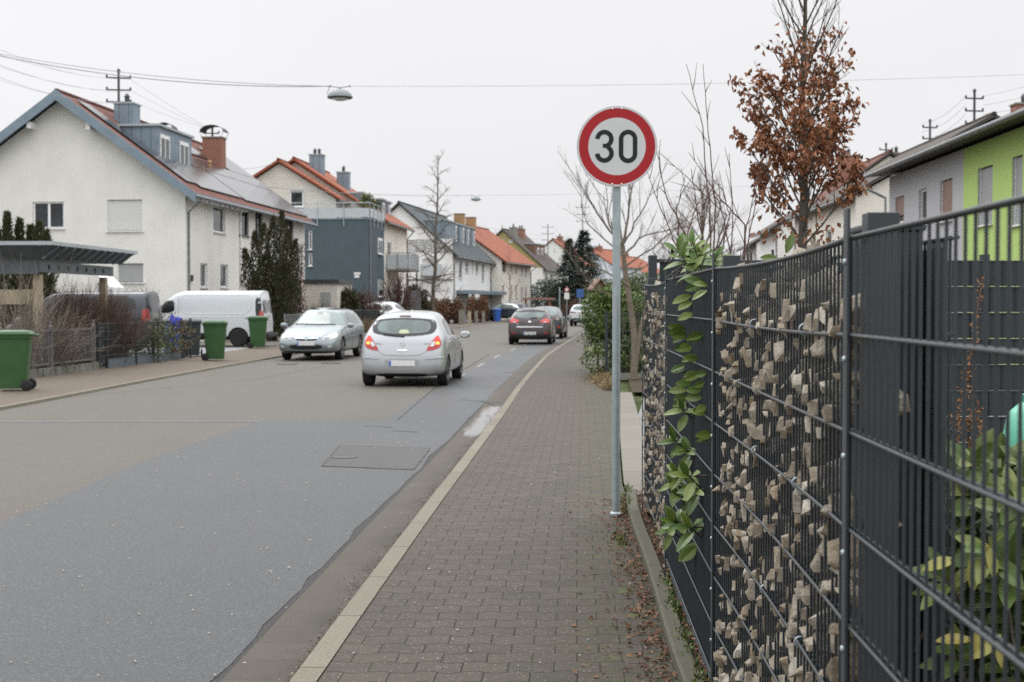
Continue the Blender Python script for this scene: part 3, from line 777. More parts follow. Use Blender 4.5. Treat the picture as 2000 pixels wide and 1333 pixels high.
def clips(parent, a, b, bow, spots):
    L = (Vector(b)-Vector(a)).length; dv_ = (Vector(b)-Vector(a)).normalized(); nn = Vector((dv_.y,-dv_.x))
    for (s, r) in spots:
        p = fence_pt(a, b, s, L, bow, -.004); z = TOPZ-.2*r; V = []
        mb = MB(); pts = [(p.x+nn.x*.0145*math.cos(2*math.pi*i/12), p.y+nn.y*.0145*math.cos(2*math.pi*i/12), z+.0135*math.sin(2*math.pi*i/12)) for i in range(13)]
        mb.tube(pts, .0028, 6, cap=False); mb.build("clip", m_galv, parent, world=True, smooth=True)

GRP = "sections of the dark double rod garden fence"
rn = random.Random(11)
A0, A1, A2, A3, A4 = FP
f0 = thing("mesh_fence", (A0[0], A0[1], 0), 0, "nearest section of dark rod mesh fence, open to the garden shrubs behind it", "fence", GRP)
f1 = thing("gabion_fence", (A1[0], A1[1], 0), 0, "large near section of dark rod mesh fence packed with angular pale stones", "fence", GRP)
f2 = thing("privacy_fence", (A2[0], A2[1], 0), 0, "dark solid section of rod mesh fence with green laurel leaves poking out", "fence", GRP)
f3 = thing("gabion_fence", (A3[0], A3[1], 0), 0, "far end section of dark rod mesh fence packed with stones beside the driveway", "fence", GRP)
mesh_panel(f0, A0, A1, 0, 0)
fence_post(f0, (.735,3.30), TOPZ+.055, off=.055) if False else None
mesh_panel(f1, A1, A2, .02, 0, sag=.012, rr=1.12)
mesh_panel(f2, A2, A3, .0, 0)
mesh_panel(f3, A3, A4, .03, 0, sag=.015, rr=1.12)
GAP = .205
for f, a, b in ((f1, A1, A2), (f2, A2, A3), (f3, A3, A4)):
    mesh_panel(f, a, b, 0, GAP, name="rear_wire_panel")
for f, p in ((f1, A1), (f2, A2), (f3, A3), (f3, A4)):
    fence_post(f, p, TOPZ+.05)
def sheet(parent, a, b, off, z0, z1, name, mat, thick=.004):
    dv_ = (Vector(b)-Vector(a)).normalized(); nn = Vector((dv_.y,-dv_.x)); L = (Vector(b)-Vector(a)).length
    mb = MB(); c = fence_pt(a, b, L/2, L, 0, off)
    mb.obox((c.x, c.y, (z0+z1)/2), Vector((dv_.x,dv_.y,0))*(L/2-.02), Vector((nn.x,nn.y,0))*thick, (0,0,(z1-z0)/2)); return mb.build(name, mat, parent, world=True)
sheet(f2, A2, A3, .021, .34, TOPZ+.0, "privacy_sheet", m_anthra_sheet)
sheet(f1, A1, A2, GAP-.018, .06, TOPZ-.02, "backing_sheet", m_anthra_sheet)
sheet(f3, A3, A4, GAP-.018, .06, TOPZ-.02, "backing_sheet", m_anthra_sheet)
# base board with vertical ribs under section two
mb = MB(); dv_ = (Vector(A3)-Vector(A2)).normalized(); nn = Vector((dv_.y,-dv_.x)); L = (Vector(A3)-Vector(A2)).length
for k in range(int(L/.05)):
    p = fence_pt(A2, A3, .03+.05*k+.025, L, 0, .016)
    mb.obox((p.x, p.y, .20), Vector((dv_.x,dv_.y,0))*.0215, Vector((nn.x,nn.y,0))*.004, (0,0,.14))
mb.build("base_slats", M("grey_slat", (.13,.15,.17), .4, var=.08), f2, world=True)
gabion_stones(f1, A1, A2, .02, rn, 1.0, 7)
gabion_stones(f3, A3, A4, .03, rn, 1.0, 4)
clips(f1, A1, A2, .02, [(1.55,1),(.62,1),(1.5,3),(.72,3),(1.3,5),(.66,5),(1.6,7)])
clips(f3, A3, A4, .03, [(.5,1),(1.2,1),(1.8,2),(.6,3),(1.5,3),(1.0,5),(1.7,5)])

# dark sheet-metal pillar box closing the gabion, and the tall rear post with its clamps
def pt_on(a, b, s, off):
    return fence_pt(a, b, s, (Vector(b)-Vector(a)).length, 0, off)
box_ = thing("metal_pillar", (.822, 2.98, 0), math.atan2(A1[1]-A0[1], A1[0]-A0[0])-math.pi/2, "tall dark sheet metal pillar with a flat cap closing the end of the stone filled fence", "pillar")
mb = MB(); mb.box(-.062,.062,-.05,.10,.0,1.775); mb.build("casing", m_anthra_sheet, box_, bevel=.004)
mb = MB(); mb.box(-.068,.068,-.056,.106,1.7755,1.79); mb.build("cap", m_anthra, box_, bevel=.004)
fp = thing("fence_post", (.935, 3.02, 0), box_.rotation_euler.z, "slim dark steel post with bar clamps standing behind the near mesh fence", "post")
mb = MB(); mb.box(-.012,.012,-.02,.02,0,1.76); mb.build("tube", m_anthra, fp, bevel=.002)
for z in (1.70,1.30,.9,.5,.2):
    mb = MB(); mb.box(-.024,.016,-.03,.024,z-.02,z+.02); mb.build("clamp", m_black, fp, bevel=.003)
# privacy pieces rising behind the fence
def priv(name, px0, px1, pyt, Y, lab, h_slat=False, post=True):
    a = at(px0, pyt, Y); b = at(px1, pyt, Y+.12)
    t = thing(name, (a.x, a.y, 0), 0, lab, "fence panel", "dark privacy panels rising behind the garden fence")
    mb = MB(); n = max(2, int((b.x-a.x)/.19))
    for k in range(n):
        x0 = (b.x-a.x)*k/n
        mb.box(x0+.002, x0+(b.x-a.x)/n-.002, (.012 if k % 2 else 0), (.02 if k % 2 else .008), 0, a.z-.01)
    mb.build("panel", m_anthra_sheet, t)
    mb = MB(); mb.box(-.02, b.x-a.x+.02, -.02, .05, a.z-.0095, a.z+.02); mb.build("top_rail", m_anthra, t, bevel=.004)
    if post:
        mb = MB(); mb.box(-.09,-.022,-.03,.04,0,a.z+.05); mb.build("post", m_anthra, t, bevel=.004)
    return t
priv("privacy_screen", 1288, 1420, 511, 11.2, "dark vertical board panel with a square post behind the leafy shoots")
priv("privacy_screen", 1425, 1496, 516, 6.9, "short dark panel with a flat top just above the stones of the near fence", post=False)
# woven privacy fence across the garden
pf = thing("woven_fence", (at(1822,510,10.45).x, 10.45, 0), R(3), "black woven strip privacy fence across the back of the garden", "fence")
z1 = at(1900,510,10.45).z; mb = MB(); n = 10
for r in range(8):
    for k in range(44):
        x = k*.075; yy = .006*(1 if (k//2+r) % 2 else -1)
        mb.box(x, x+.075, yy-.002, yy+.002, z1-.2*r-.192, z1-.2*r-.003)
mb.build("woven_strips", m_anthra_sheet, pf)
mb = MB()
for k in range(66): mb.tube([(k*.05,-.0,z1-1.6),(k*.05,-.0,z1+.01)], .003, 5)
for r in range(9): mb.tube([(0,-.011,z1-.2*r),(3.3,-.011,z1-.2*r)], .004, 6)
mb.build("wire_panel", m_anthra, pf)
for x in (.42, 2.9):
    mb = MB(); mb.box(x-.03,x+.03,.012,.07,0,z1+.05); mb.build("post", m_anthra, pf)
mb = MB(); mb.box(-.1,3.5,-.06,-.02,.2,.40); mb.build("base_board", M("rusty_board", (.10,.035,.02), .7, var=.3), pf)
mb = MB(); mb.poly([(2.3,7.6,.05),(8,7.6,.05),(8,10.42,.33),(2.9,10.42,.33)]); S(mb.build("garden_ground", M("sandy_gravel", (.30,.25,.18), .95, var=.25, scale=9, bump=.8, bscale=60)))
# ------------------------------------------------------------------ vehicles
def car_mesh(sp):
    """subdivided shell; local: y=0 rear .. L front, x across, z up. sp['st']: stations"""
    W = sp['W']/2; rings = []
    def lerp_tab(tab, z):
        if z <= tab[0][0]: return tab[0][1]
        for (a, b), (c, d) in zip(tab[:-1], tab[1:]):
            if z <= c: return b+(d-b)*(z-a)/(c-a)
        return tab[-1][1]
    for st in sp['st']:
        y, k, hw, zb, zs, hs, zr, hr, zt, tab, sx = st
        hw, hs, hr = hw*W, hs*W, hr*W
        pts = [(0, zb), (hw*.62, zb), (hw*.94, zb+.03), (hw, zb+.16), (hw*1.0, (zb+zs)*.52), (hw*.985, zs-.10), (hs, zs), ((hs+hr)/2+.012, (zs+zr)/2+.01), (hr, zr), (hr*.80, zr+(zt-zr)*.72), (hr*.4, zt-.005), (0, zt)]
        row = []
        for j, (x, z) in enumerate(pts):
            dy = lerp_tab(sp[tab], z)*k if tab else 0
            row.append(Vector((x*sx, y+dy, z)))
        full = row+[Vector((-p.x, p.y, p.z)) for p in row[-2:0:-1]]
        rings.append(full)
    mb = MB(); n = len(rings[0]); V = [p for r_ in rings for p in r_]
    Fc = [(i*n+k, i*n+(k+1)%n, (i+1)*n+(k+1)%n, (i+1)*n+k) for i in range(len(rings)-1) for k in range(n)]
    me = bpy.data.meshes.new("body"); me.from_pydata([tuple(v) for v in V], [], Fc)
    bm = bmesh.new(); bm.from_mesh(me)
    bmesh.ops.remove_doubles(bm, verts=bm.verts, dist=.0005)
    bm.verts.ensure_lookup_table()
    bmesh.ops.holes_fill(bm, edges=[e for e in bm.edges if len(e.link_faces) < 2])
    bmesh.ops.recalc_face_normals(bm, faces=bm.faces); bm.to_mesh(me); bm.free()
    return me
def bake(o):
    dg = bpy.context.evaluated_depsgraph_get(); ev = o.evaluated_get(dg)
    me = bpy.data.meshes.new_from_object(ev, depsgraph=dg); old = o.data
    o.modifiers.clear(); o.data = me; bpy.data.meshes.remove(old); return me
def rounded(poly, it=2):
    for _ in range(it):
        q = []
        for i in range(len(poly)):
            a, b = Vector(poly[i]), Vector(poly[(i+1) % len(poly)]); q += [a*.8+b*.2, a*.2+b*.8]
        poly = q
    return [tuple(p) for p in poly]
class Car:
    def __init__(s, name, sp, loc, rz, label, cat, mat, group=None):
        s.sp = sp; s.L = sp['L']; s.root = thing(name, loc, rz, label, cat, group)
        me = car_mesh(sp); me.materials.append(mat); me.materials.append(m_black)
        o = bpy.data.objects.new("body", me); COL.objects.link(o)
        o.modifiers.new("s", 'SUBSURF').levels = 3; o.modifiers["s"].render_levels = 3
        bake(o)
        for p in o.data.polygons: p.use_smooth = True
        # wheel arches
        cut = MB(); wr = sp['wr']*1.13
        for wy in sp['wy']:
            for sgn in (-1, 1):
                x = sgn*(sp['W']/2-.13)
                cut.lathe([(wr, x-.20), (wr, x+.20)], 36, (0, wy, sp['wr']+.01), 'x')
        c = cut.build("cut", m_black); bmx = bmesh.new(); bmx.from_mesh(c.data); bmesh.ops.recalc_face_normals(bmx, faces=bmx.faces); bmx.to_mesh(c.data); bmx.free()
        md = o.modifiers.new("b", 'BOOLEAN'); md.object = c; md.operation = 'DIFFERENCE'; md.solver = 'EXACT'; md.material_mode = 'TRANSFER'
        bake(o); bpy.data.objects.remove(c)
        s.body = o; o.parent = s.root
        bmx = bmesh.new(); bmx.from_mesh(o.data)
        # lower sills/bumper base in black plastic
        mi_black = [i for i, m in enumerate(o.data.materials) if m and m.name.startswith("black")]
        zb = sp.get('black_below', 0)
        for f in bmx.faces:
            if zb and f.calc_center_median().z < zb and mi_black: f.material_index = mi_black[0]
        for e in bmx.edges:
            if len(e.link_faces) == 2 and e.calc_face_angle(0) > R(50): e.smooth = False
        s.bvh = BVHTree.FromBMesh(bmx); bmx.to_mesh(o.data); bmx.free()
        for wy in sp['wy']:
            for sgn in (-1, 1): s.wheel(sgn, wy)
    def wheel(s, sgn, wy):
        sp = s.sp; r_ = sp['wr']; x = sgn*(sp['W']/2-.015)
        w_ = .20*-sgn
        mb = MB(); mb.lathe([(r_*.70, 0), (r_*.90, .0), (r_*.975, w_*.06), (r_, w_*.18), (r_, w_*.85), (r_*.96, w_*.97), (r_*.7, w_)], 36, (x, wy, r_), 'x')
        t = smooth_angle(mb.build("wheel", m_tyre, s.root), 40)
        mb = MB(); mb.lathe([(r_*.71, w_*.04), (r_*.68, w_*.02), (r_*.655, w_*.16), (r_*.65, w_*.5)], 30, (x, wy, r_), 'x', cap=False)
        mb.lathe([(r_*.66, w_*.30), (.02, w_*.30)], 30, (x, wy, r_), 'x', 1)
        ns = sp.get('spokes', 5)
        for k in range(ns):
            a = 2*math.pi*k/ns+.3
            for da in (-.13, .13):
                p0 = Vector((x+w_*.08, wy+.05*math.cos(a), r_+.05*math.sin(a))); p1 = Vector((x+w_*.05, wy+r_*.67*math.cos(a+da), r_+r_*.67*math.sin(a+da)))
                mb.bar(p0, p1, .028, .03)
        mb.lathe([(.06, w_*.12), (.058, w_*.04), (.03, w_*.02)], 16, (x, wy, r_), 'x')
        smooth_angle(mb.build("rim", [sp.get('rim', m_rim), m_black], t), 40)
    def hit(s, o_, d):
        h = s.bvh.ray_cast(Vector(o_), Vector(d))
        return h[0], h[1]
    def proj(s, face, a, b):
        """face: rear (a=x,b=z) front (x,z) left/right (a=y,b=z) top (x,y)"""
        if face == 'rear': h = s.hit((a, -3, b), (0, 1, 0)); fb = (a, 0, b)
        elif face == 'front': h = s.hit((a, s.L+3, b), (0, -1, 0)); fb = (a, s.L, b)
        elif face == 'right': h = s.hit((4, a, b), (-1, 0, 0)); fb = (s.sp['W']/2, a, b)
        elif face == 'left': h = s.hit((-4, a, b), (1, 0, 0)); fb = (-s.sp['W']/2, a, b)
        elif face == 'top': h = s.hit((a, b, 5), (0, 0, -1)); fb = (a, b, s.sp['H'])
        if h[0] is None: return None, None
        n = h[1]
        D = {'rear': Vector((0,-1,0)), 'front': Vector((0,1,0)), 'right': Vector((1,0,0)), 'left': Vector((-1,0,0)), 'top': Vector((0,0,1))}[face]
        if n.dot(D) < 0: n = -n
        return h[0], (n+D*.5).normalized()
    def patch(s, name, face, poly, mat, off=.006, parent=None, rnd_=1, K=7, mi=None):
        poly = rounded(poly, rnd_) if rnd_ else poly
        # densify the outline
        q = []
        for i in range(len(poly)):
            a, b = Vector(poly[i]), Vector(poly[(i+1) % len(poly)]); m = max(1, int((b-a).length/.06))
            for j in range(m): q.append(a.lerp(b, j/m))
        c = sum(q, Vector((0, 0)))/len(q); V = []; ok = True; last = None
        for r_ in range(K+1):
            for p in q:
                pp = c+(p-c)*(r_/K)
                h, n = s.proj(face, pp.x, pp.y)
                if h is None:
                    for tt in (.97,.94,.9,.85,.8,.7):
                        p3 = c+(pp-c)*tt; h, n = s.proj(face, p3.x, p3.y)
                        if h is not None: break
                if h is None: h = last if last is not None else Vector((0,0,0)); n = Vector((0,0,0))
                last = h; V.append(h+n*off)
        m = len(q)
        # skirt folds back into the body so that the patch has an edge, not a floating rim
        for j in range(m):
            V.append(V[K*m+j]+(V[(K-1)*m+j]-V[K*m+j]).normalized()*.002 - (V[K*m+j]*0))
        Fc = [(r_*m+k, r_*m+(k+1)%m, (r_+1)*m+(k+1)%m, (r_+1)*m+k) for r_ in range(K) for k in range(m)]
        mb = MB(); mb.add(V, Fc)
        o = mb.build(name, mat, parent or s.root, smooth=True)
        bm = bmesh.new(); bm.from_mesh(o.data); bmesh.ops.remove_doubles(bm, verts=bm.verts, dist=1e-5)
        bmesh.ops.delete(bm, geom=[v for v in bm.verts if not v.link_faces], context='VERTS')
        bmesh.ops.recalc_face_normals(bm, faces=bm.faces)
        dirs = {'rear': (0,-1,0), 'front': (0,1,0), 'right': (1,0,0), 'left': (-1,0,0), 'top': (0,0,1)}[face]
        if sum(f.normal.dot(Vector(dirs))*f.calc_area() for f in bm.faces) < 0: bmesh.ops.reverse_faces(bm, faces=bm.faces)
        bm.to_mesh(o.data); bm.free()
        return o
    def both(s, name, face, poly, mat, **k):
        a = s.patch(name, face, poly, mat, **k); b = s.patch(name, face, [(-x, z) for x, z in poly][::-1], mat, **k); return a, b
    def sides(s, name, poly, mat, **k):
        return s.patch(name, 'right', poly, mat, **k), s.patch(name, 'left', poly, mat, **k)
    def plate(s, face, z, x=0, text=None, w_=.52):
        pts = []
        h, n = s.proj(face, x, z); y = h.y; sg = -1 if face == 'rear' else 1
        y0 = min(s.proj('rear', x+dx, z+dz)[0].y for dx in (-w_/2, 0, w_/2) for dz in (-.055, .055)) if face == 'rear' else max(s.proj('front', x+dx, z+dz)[0].y for dx in (-w_/2, 0, w_/2) for dz in (-.055, .055))
        mb = MB(); yy = sorted((y0+sg*.012, y0+sg*.002)); mb.box(x-w_/2, x+w_/2, yy[0], yy[1], z-.055, z+.055)
        o = mb.build("number_plate", m_plate, s.root, bevel=.003)
        q = MB(); yf = y0+sg*.0135; xa = x-w_/2+.004 if face == 'rear' else x+w_/2-.004-.04
        q.quad((xa, yf, z-.05), (xa+.04, yf, z-.05), (xa+.04, yf, z+.05), (xa, yf, z+.05)); q.build("blue_band", m_plate_blue, o)
        if text:
            cu = bpy.data.curves.new("plate_text", 'FONT'); cu.body = text; cu.size = .105; cu.align_x = 'CENTER'; cu.align_y = 'CENTER'; cu.space_character = 1.0
            to = bpy.data.objects.new("t", cu); COL.objects.link(to)
            me = bpy.data.meshes.new_from_object(to.evaluated_get(bpy.context.evaluated_depsgraph_get())); bpy.data.objects.remove(to)
            me.materials.clear(); me.materials.append(m_plate_black)
            tx = bpy.data.objects.new("plate_text", me); COL.objects.link(tx); tx.parent = o; tx.location = (x+.02, y0+sg*.0145, z); tx.rotation_euler = (R(90), 0, 0 if face == 'rear' else R(180))
        return o
    def line(s, name, face, pts, r_, mat, off=.003, parent=None):
        V = []
        P = []
        for a, b in zip(pts[:-1], pts[1:]):
            a, b = Vector(a), Vector(b); m = max(1, int((b-a).length/.05))
            P += [a.lerp(b, j/m) for j in range(m)]
        P.append(Vector(pts[-1]))
        for p in P:
            h, n = s.proj(face, p.x, p.y)
            if h is not None: V.append(h+n*off)
        if len(V) < 2: return
        mb = MB(); mb.tube(V, r_, 6); return mb.build(name, mat, parent or s.root, smooth=True)
    def mirror(s, y, z, mat, col=None):
        for sg in (-1, 1):
            x = sg*(s.sp['W']/2)
            mb = MB(); prof = []
            V = []; n = 12
            for i, (dx, sc_) in enumerate([(0, .0), (.01, .55), (.05, .9), (.10, 1.0), (.16, .92), (.20, .6), (.215, .0)]):
                for k in range(n):
                    a = 2*math.pi*k/n; V.append((x+sg*(dx+.0), y+.055*sc_*math.cos(a)+.02*dx/.2, z+.075*sc_*math.sin(a)))
            mb.add(V, [(i*n+k, i*n+(k+1)%n, (i+1)*n+(k+1)%n, (i+1)*n+k) for i in range(6) for k in range(n)])
            mb.bar((x-sg*.09, y+.05, z-.07), (x+sg*.06, y+.02, z-.04), .05, .03)
            o = mb.build("wing_mirror", mat, s.root, smooth=True)
            q = MB(); q.add([(x+sg*(.10+.075*math.cos(2*math.pi*k/16)), y-.058, z+.055*math.sin(2*math.pi*k/16)) for k in range(16)], [tuple(range(16))]); q.build("mirror_glass", m_lens, o)

def hatch_stations(L, H, hood, belt, cowl, roof_f, roof_r=.55, zb=.2, hr=.74, front_z=.70, nose=.30, tail_w=.93, est=False):
    f = front_z
    return [
     (0.0, 1, .90, zb+.06, belt-.02, .86, H-.15, hr*.93, H-.06, 'rp', 0.0),
     (-.005, 1, .90, zb+.06, belt-.02, .86, H-.15, hr*.93, H-.06, 'rp', .45),
     (.012, 1, .92, zb+.05, belt-.01, .88, H-.14, hr*.94, H-.055, 'rp', .80),
     (.06, 1, tail_w+.03, zb+.03, belt, .91, H-.13, hr*.97, H-.045, 'rp', .965),
     (.20, 1, .99, zb, belt+.0, .95, H-.12, hr*.99, H-.03, 'rp', 1),
     (.60, .75, 1.0, zb, belt, .965, H-.11, hr, H-.015, 'rp', 1),
     (1.15, .40, 1.0, zb, belt-.01, .97, H-.105, hr*1.01, H, 'rp', 1),
     (1.75, .1, 1.0, zb, belt-.015, .965, H-.10, hr*1.02, H+.012, 'rp', 1),
     (roof_f-.55, 0, 1.0, zb, belt-.025, .96, H-.11, hr*1.0, H+.01, None, 1),
     (roof_f, 0, 1.0, zb, belt-.04, .955, H-.15, hr*.95, H-.045, None, 1),
     ((roof_f*.45+cowl*.55), 0, 1.0, zb, belt-.06, .95, (hood+H)/2-.13, hr*1.04, (hood+H)/2-.01, None, 1),
     (cowl, 0, 1.0, zb, hood-.05, .94, hood-.005, hr*1.10, hood+.035, None, 1),
     (cowl+.30, 0, 1.0, zb, hood-.08, .93, hood-.03, .80, hood+.01, None, 1),
     (L-.55, 0, .995, zb, f+.06, .90, f+.12, .74, f+.17, None, 1),
     (L-.28, 0, .97, zb, f-.01, .86, f+.04, .68, f+.085, None, 1),
     (L-.07, 1, .90, zb+.02, f-.06, .80, f-.01, .62, f+.02, 'fp', .985),
     (L-.01, 1, .86, zb+.03, f-.08, .76, f-.03, .58, f-.005, 'fp', .80),
     (L+.0, 1, .84, zb+.03, f-.09, .74, f-.04, .56, f-.015, 'fp', .42),
     (L+.0, 1, .84, zb+.03, f-.09, .74, f-.04, .56, f-.015, 'fp', 0.0),
    ]
FPR = [(.2,-.06),(.35,0),(.5,.0),(.62,-.06),(.75,-.14)]

# --- silver hatchback, driving away
sp = dict(L=3.98, W=1.735, H=1.495, wr=.30, wy=(.60, 3.11), black_below=0,
    rp=[(.2,.06),(.32,.0),(.55,-.0),(.62,.03),(.72,.07),(.98,.15),(1.15,.28),(1.36,.46),(1.5,.60)], fp=FPR)
sp['st'] = hatch_stations(3.98, 1.50, .93, .97, 2.95, 2.15, zb=.19, hr=.70, tail_w=.92)
gp = gr(806, 753, ZR)
c1 = Car("silver_hatchback", sp, (gp.x-.17, gp.y-.6, ZR), R(-4.0), "silver hatchback with lit red tail lights driving away in the middle of the road", "car", p_silver)
rw = c1.patch("rear_window", 'rear', [(-.60,1.325),(-.30,1.355),(0,1.365),(.30,1.355),(.60,1.325),(.66,1.18),(.60,1.055),(.30,1.01),(0,1.0),(-.30,1.01),(-.60,1.055),(-.66,1.18)], m_carglass_dark, rnd_=2, K=9)
c1.patch("clear_pane", 'rear', [(-.50,1.30),(0,1.33),(.50,1.30),(.545,1.17),(.48,1.075),(0,1.04),(-.48,1.075),(-.545,1.17)], m_carglass, off=.009, parent=rw, rnd_=2, K=9)
m_seat = M("seat_fabric_behind_glass", (.075,.10,.10), .3, var=.1, spec=.8)
for x in (-.20,.36): c1.patch("headrest", 'rear', [(x-.12,1.10),(x-.125,1.25),(x-.07,1.30),(x+.07,1.30),(x+.125,1.25),(x+.12,1.10)], m_seat, off=.011, parent=rw, rnd_=2)
c1.patch("pale_cushion", 'rear', [(-.09,1.05),(-.085,1.11),(-.05,1.13),(.07,1.13),(.11,1.10),(.115,1.05)], M("pale_cushion", (.45,.50,.33), .6, var=.08), off=.013, parent=rw, rnd_=2)
wp = c1.line("wiper", 'rear', [(.03,.995),(-.18,1.01),(-.40,1.035)], .013, m_black, .02)
c1.patch("brake_light", 'rear', [(-.115,1.385),(.115,1.385),(.11,1.41),(-.11,1.41)], m_tail_dark, off=.012, rnd_=0, K=2)
TL = [(.70,1.02),(.655,1.00),(.59,.91),(.46,.715),(.60,.728),(.72,.765),(.765,.83),(.75,.92)]
for sg in (-1, 1):
    f = lambda pl: [(sg*x, z) for x, z in (pl if sg > 0 else pl[::-1])]
    a = c1.patch("tail_light", 'rear', f(TL), m_tail, off=.010, rnd_=1)
    c1.patch("upper_lamp", 'rear', f([(.70,1.0),(.66,.985),(.61,.915),(.73,.90),(.735,.95)]), m_tail_lit, off=.014, parent=a)
    c1.patch("indicator_lamp", 'rear', f([(.70,.90),(.665,.895),(.65,.84),(.72,.835),(.735,.87)]), m_tail_glow, off=.016, parent=a)
    c1.patch("reversing_lamp", 'rear', f([(.645,.905),(.60,.90),(.535,.80),(.63,.80)]), m_lens, off=.016, parent=a)
    c1.patch("bumper_strip", 'rear', f([(.46,.56),(.50,.585),(.80,.605),(.815,.58),(.76,.565),(.48,.545)]), p_silver, off=.018, rnd_=1)
    c1.patch("badge_text", 'rear', f([(.42,.855),(.54,.865),(.54,.853),(.42,.843)]), m_grey_metal, off=.008, rnd_=0, K=1)
o = c1.patch("badge", 'rear', [(.052*math.cos(a*math.pi/12), .855+.052*math.sin(a*math.pi/12)) for a in range(24)], m_galv, off=.010, rnd_=0)
c1.patch("badge_inner", 'rear', [(.042*math.cos(a*math.pi/12), .855+.042*math.sin(a*math.pi/12)) for a in range(24)], p_silver, off=.013, rnd_=0, parent=o)
c1.patch("badge_bolt", 'rear', [(-.05,.858),(-.008,.845),(-.002,.858),(.05,.852),(.006,.868),(.0,.854)], m_galv, off=.016, rnd_=0, parent=o, K=2)
c1.patch("handle_bar", 'rear', [(-.10,.71),(.10,.71),(.105,.725),(.09,.738),(-.09,.738),(-.105,.725)], m_chrome, off=.016, rnd_=1)
c1.line("tailgate_seam", 'rear', [(-.70,1.01),(-.62,.90),(-.47,.70),(-.36,.63),(0,.615),(.36,.63),(.47,.70),(.62,.90),(.70,1.01)], .004, m_black, .0)
c1.line("bumper_seam", 'rear', [(-.82,.335),(-.5,.325),(.5,.325),(.82,.335)], .005, m_grey_metal, .0)
c1.patch("plate_recess", 'rear', [(-.36,.555),(.36,.555),(.31,.405),(-.31,.405)], M("recess_grey", (.30,.31,.31), .5, var=.05), off=.004, rnd_=1)
c1.plate('rear', .47)
c1.patch("lower_valance", 'rear', [(-.52,.275),(.52,.275),(.46,.20),(-.46,.20)], m_black, off=.012, rnd_=1)
SIDE = lambda y0, y1, y2, y3, zb_, zt_: [(y0, zb_), (y1, zt_), (y2, zt_), (y3, zb_)]
c1.sides("side_window", [(.92,1.02),(.98,1.20),(1.22,1.325),(1.72,1.36),(1.72,1.0)], m_carglass_dark)
c1.sides("side_window", [(1.78,1.0),(1.78,1.36),(2.25,1.345),(2.78,1.10),(2.86,1.0)], m_carglass_dark)
for yy, zz in ((1.28,.86),(2.0,.84)): c1.sides("door_handle", [(yy,zz),(yy+.18,zz),(yy+.17,zz+.03),(yy+.01,zz+.03)], m_chrome, off=.02, rnd_=1, K=2)
c1.sides("door_seam", [(1.735,.30),(1.735,1.0),(1.745,1.0),(1.745,.30)], m_black, off=.003, rnd_=0, K=2)
c1.patch("windscreen", 'top', [(-.60,2.78),(.60,2.78),(.53,2.22),(-.53,2.22)], m_carglass_dark)
c1.mirror(2.72, .98, p_silver)
h, n = c1.proj('top', .03, .85)
mb = MB(); mb.tube([h, h+Vector((0,-.10,.24))], .004, 5); mb.build("aerial", m_black, c1.root)
c1.both("headlight", 'front', [(.50,.66),(.52,.74),(.72,.80),(.76,.70)], m_lens, off=.01)

# --- blue grey estate, oncoming
sp = dict(L=4.69, W=1.80, H=1.50, wr=.325, wy=(1.05, 3.73), rp=[(.2,.05),(.4,0),(.9,.06),(1.1,.15),(1.4,.42),(1.6,.5)], fp=FPR, spokes=7)
sp['st'] = hatch_stations(4.69, 1.52, .97, 1.0, 3.45, 2.55, zb=.20, hr=.70, front_z=.72)
gp = gr(606, 705, ZR)
c2 = Car("estate_car", sp, (gp.x+.26, gp.y+4.55, ZR), R(180-4.5), "blue grey estate car facing the camera with one headlight lamp glowing", "car", p_bluegrey)
o = c2.patch("windscreen", 'top', [(-.70,3.42),(0,3.50),(.70,3.42),(.60,2.66),(0,2.62),(-.60,2.66)], m_carglass, rnd_=1, K=9)
c2.patch("sensor_housing", 'top', [(-.10,2.68),(.10,2.68),(.08,2.84),(-.08,2.84)], M("sensor_dark", (.10,.11,.12), .3, var=.1), off=.009, parent=o)
c2.line("wiper", 'top', [(-.6,3.40),(-.1,3.46),(.3,3.42),(.62,3.36)], .010, m_black, .012)
HL = [(.42,.60),(.50,.68),(.66,.76),(.78,.80),(.83,.74),(.82,.66),(.72,.60),(.55,.585)]
m_head = M("headlight_lens", (.42,.43,.42), .12, .1, var=.25, scale=18, spec=.9)
for sg in (-1, 1):
    f = lambda pl: [(sg*x, z) for x, z in (pl if sg > 0 else pl[::-1])]
    a = c2.patch("headlight", 'front', f(HL), m_head, off=.010)
    c2.patch("lamp_core", 'front', f([(.52,.615),(.54,.66),(.64,.665),(.66,.62)]), m_grey_metal, off=.014, parent=a)
    c2.patch("indicator_lamp", 'front', f([(.62,.70),(.66,.74),(.78,.785),(.82,.74),(.80,.67),(.74,.68),(.74,.73)]), m_indicator_lit if sg < 0 else m_lens, off=.015, parent=a)
    b = c2.patch("fog_lamp", 'front', f([(.56,.36),(.60,.43),(.76,.47),(.78,.40),(.72,.355)]), p_bluegrey, off=.006); c2.patch("lens", 'front', f([(.62,.375),(.63,.43),(.74,.45),(.75,.385)]), m_lens, off=.011, parent=b)
c2.patch("lower_grille", 'front', [(-.52,.44),(-.30,.475),(.30,.475),(.52,.44),(.40,.33),(-.40,.33)], m_black, off=.006)
g1 = c2.patch("upper_grille", 'front', [(-.34,.665),(.34,.665),(.28,.58),(-.28,.58)], m_black, off=.006); c2.patch("chrome_bar", 'front', [(-.36,.665),(.36,.665),(.34,.635),(-.34,.635)], m_chrome, off=.013, parent=g1)
c2.patch("badge", 'front', [(.055*math.cos(a*math.pi/12), .65+.055*math.sin(a*math.pi/12)) for a in range(24)], m_galv, off=.02, rnd_=0)
c2.plate('front', .50)
c2.patch("lower_valance", 'front', [(-.74,.285),(.74,.285),(.66,.20),(-.66,.20)], m_black, off=.008)
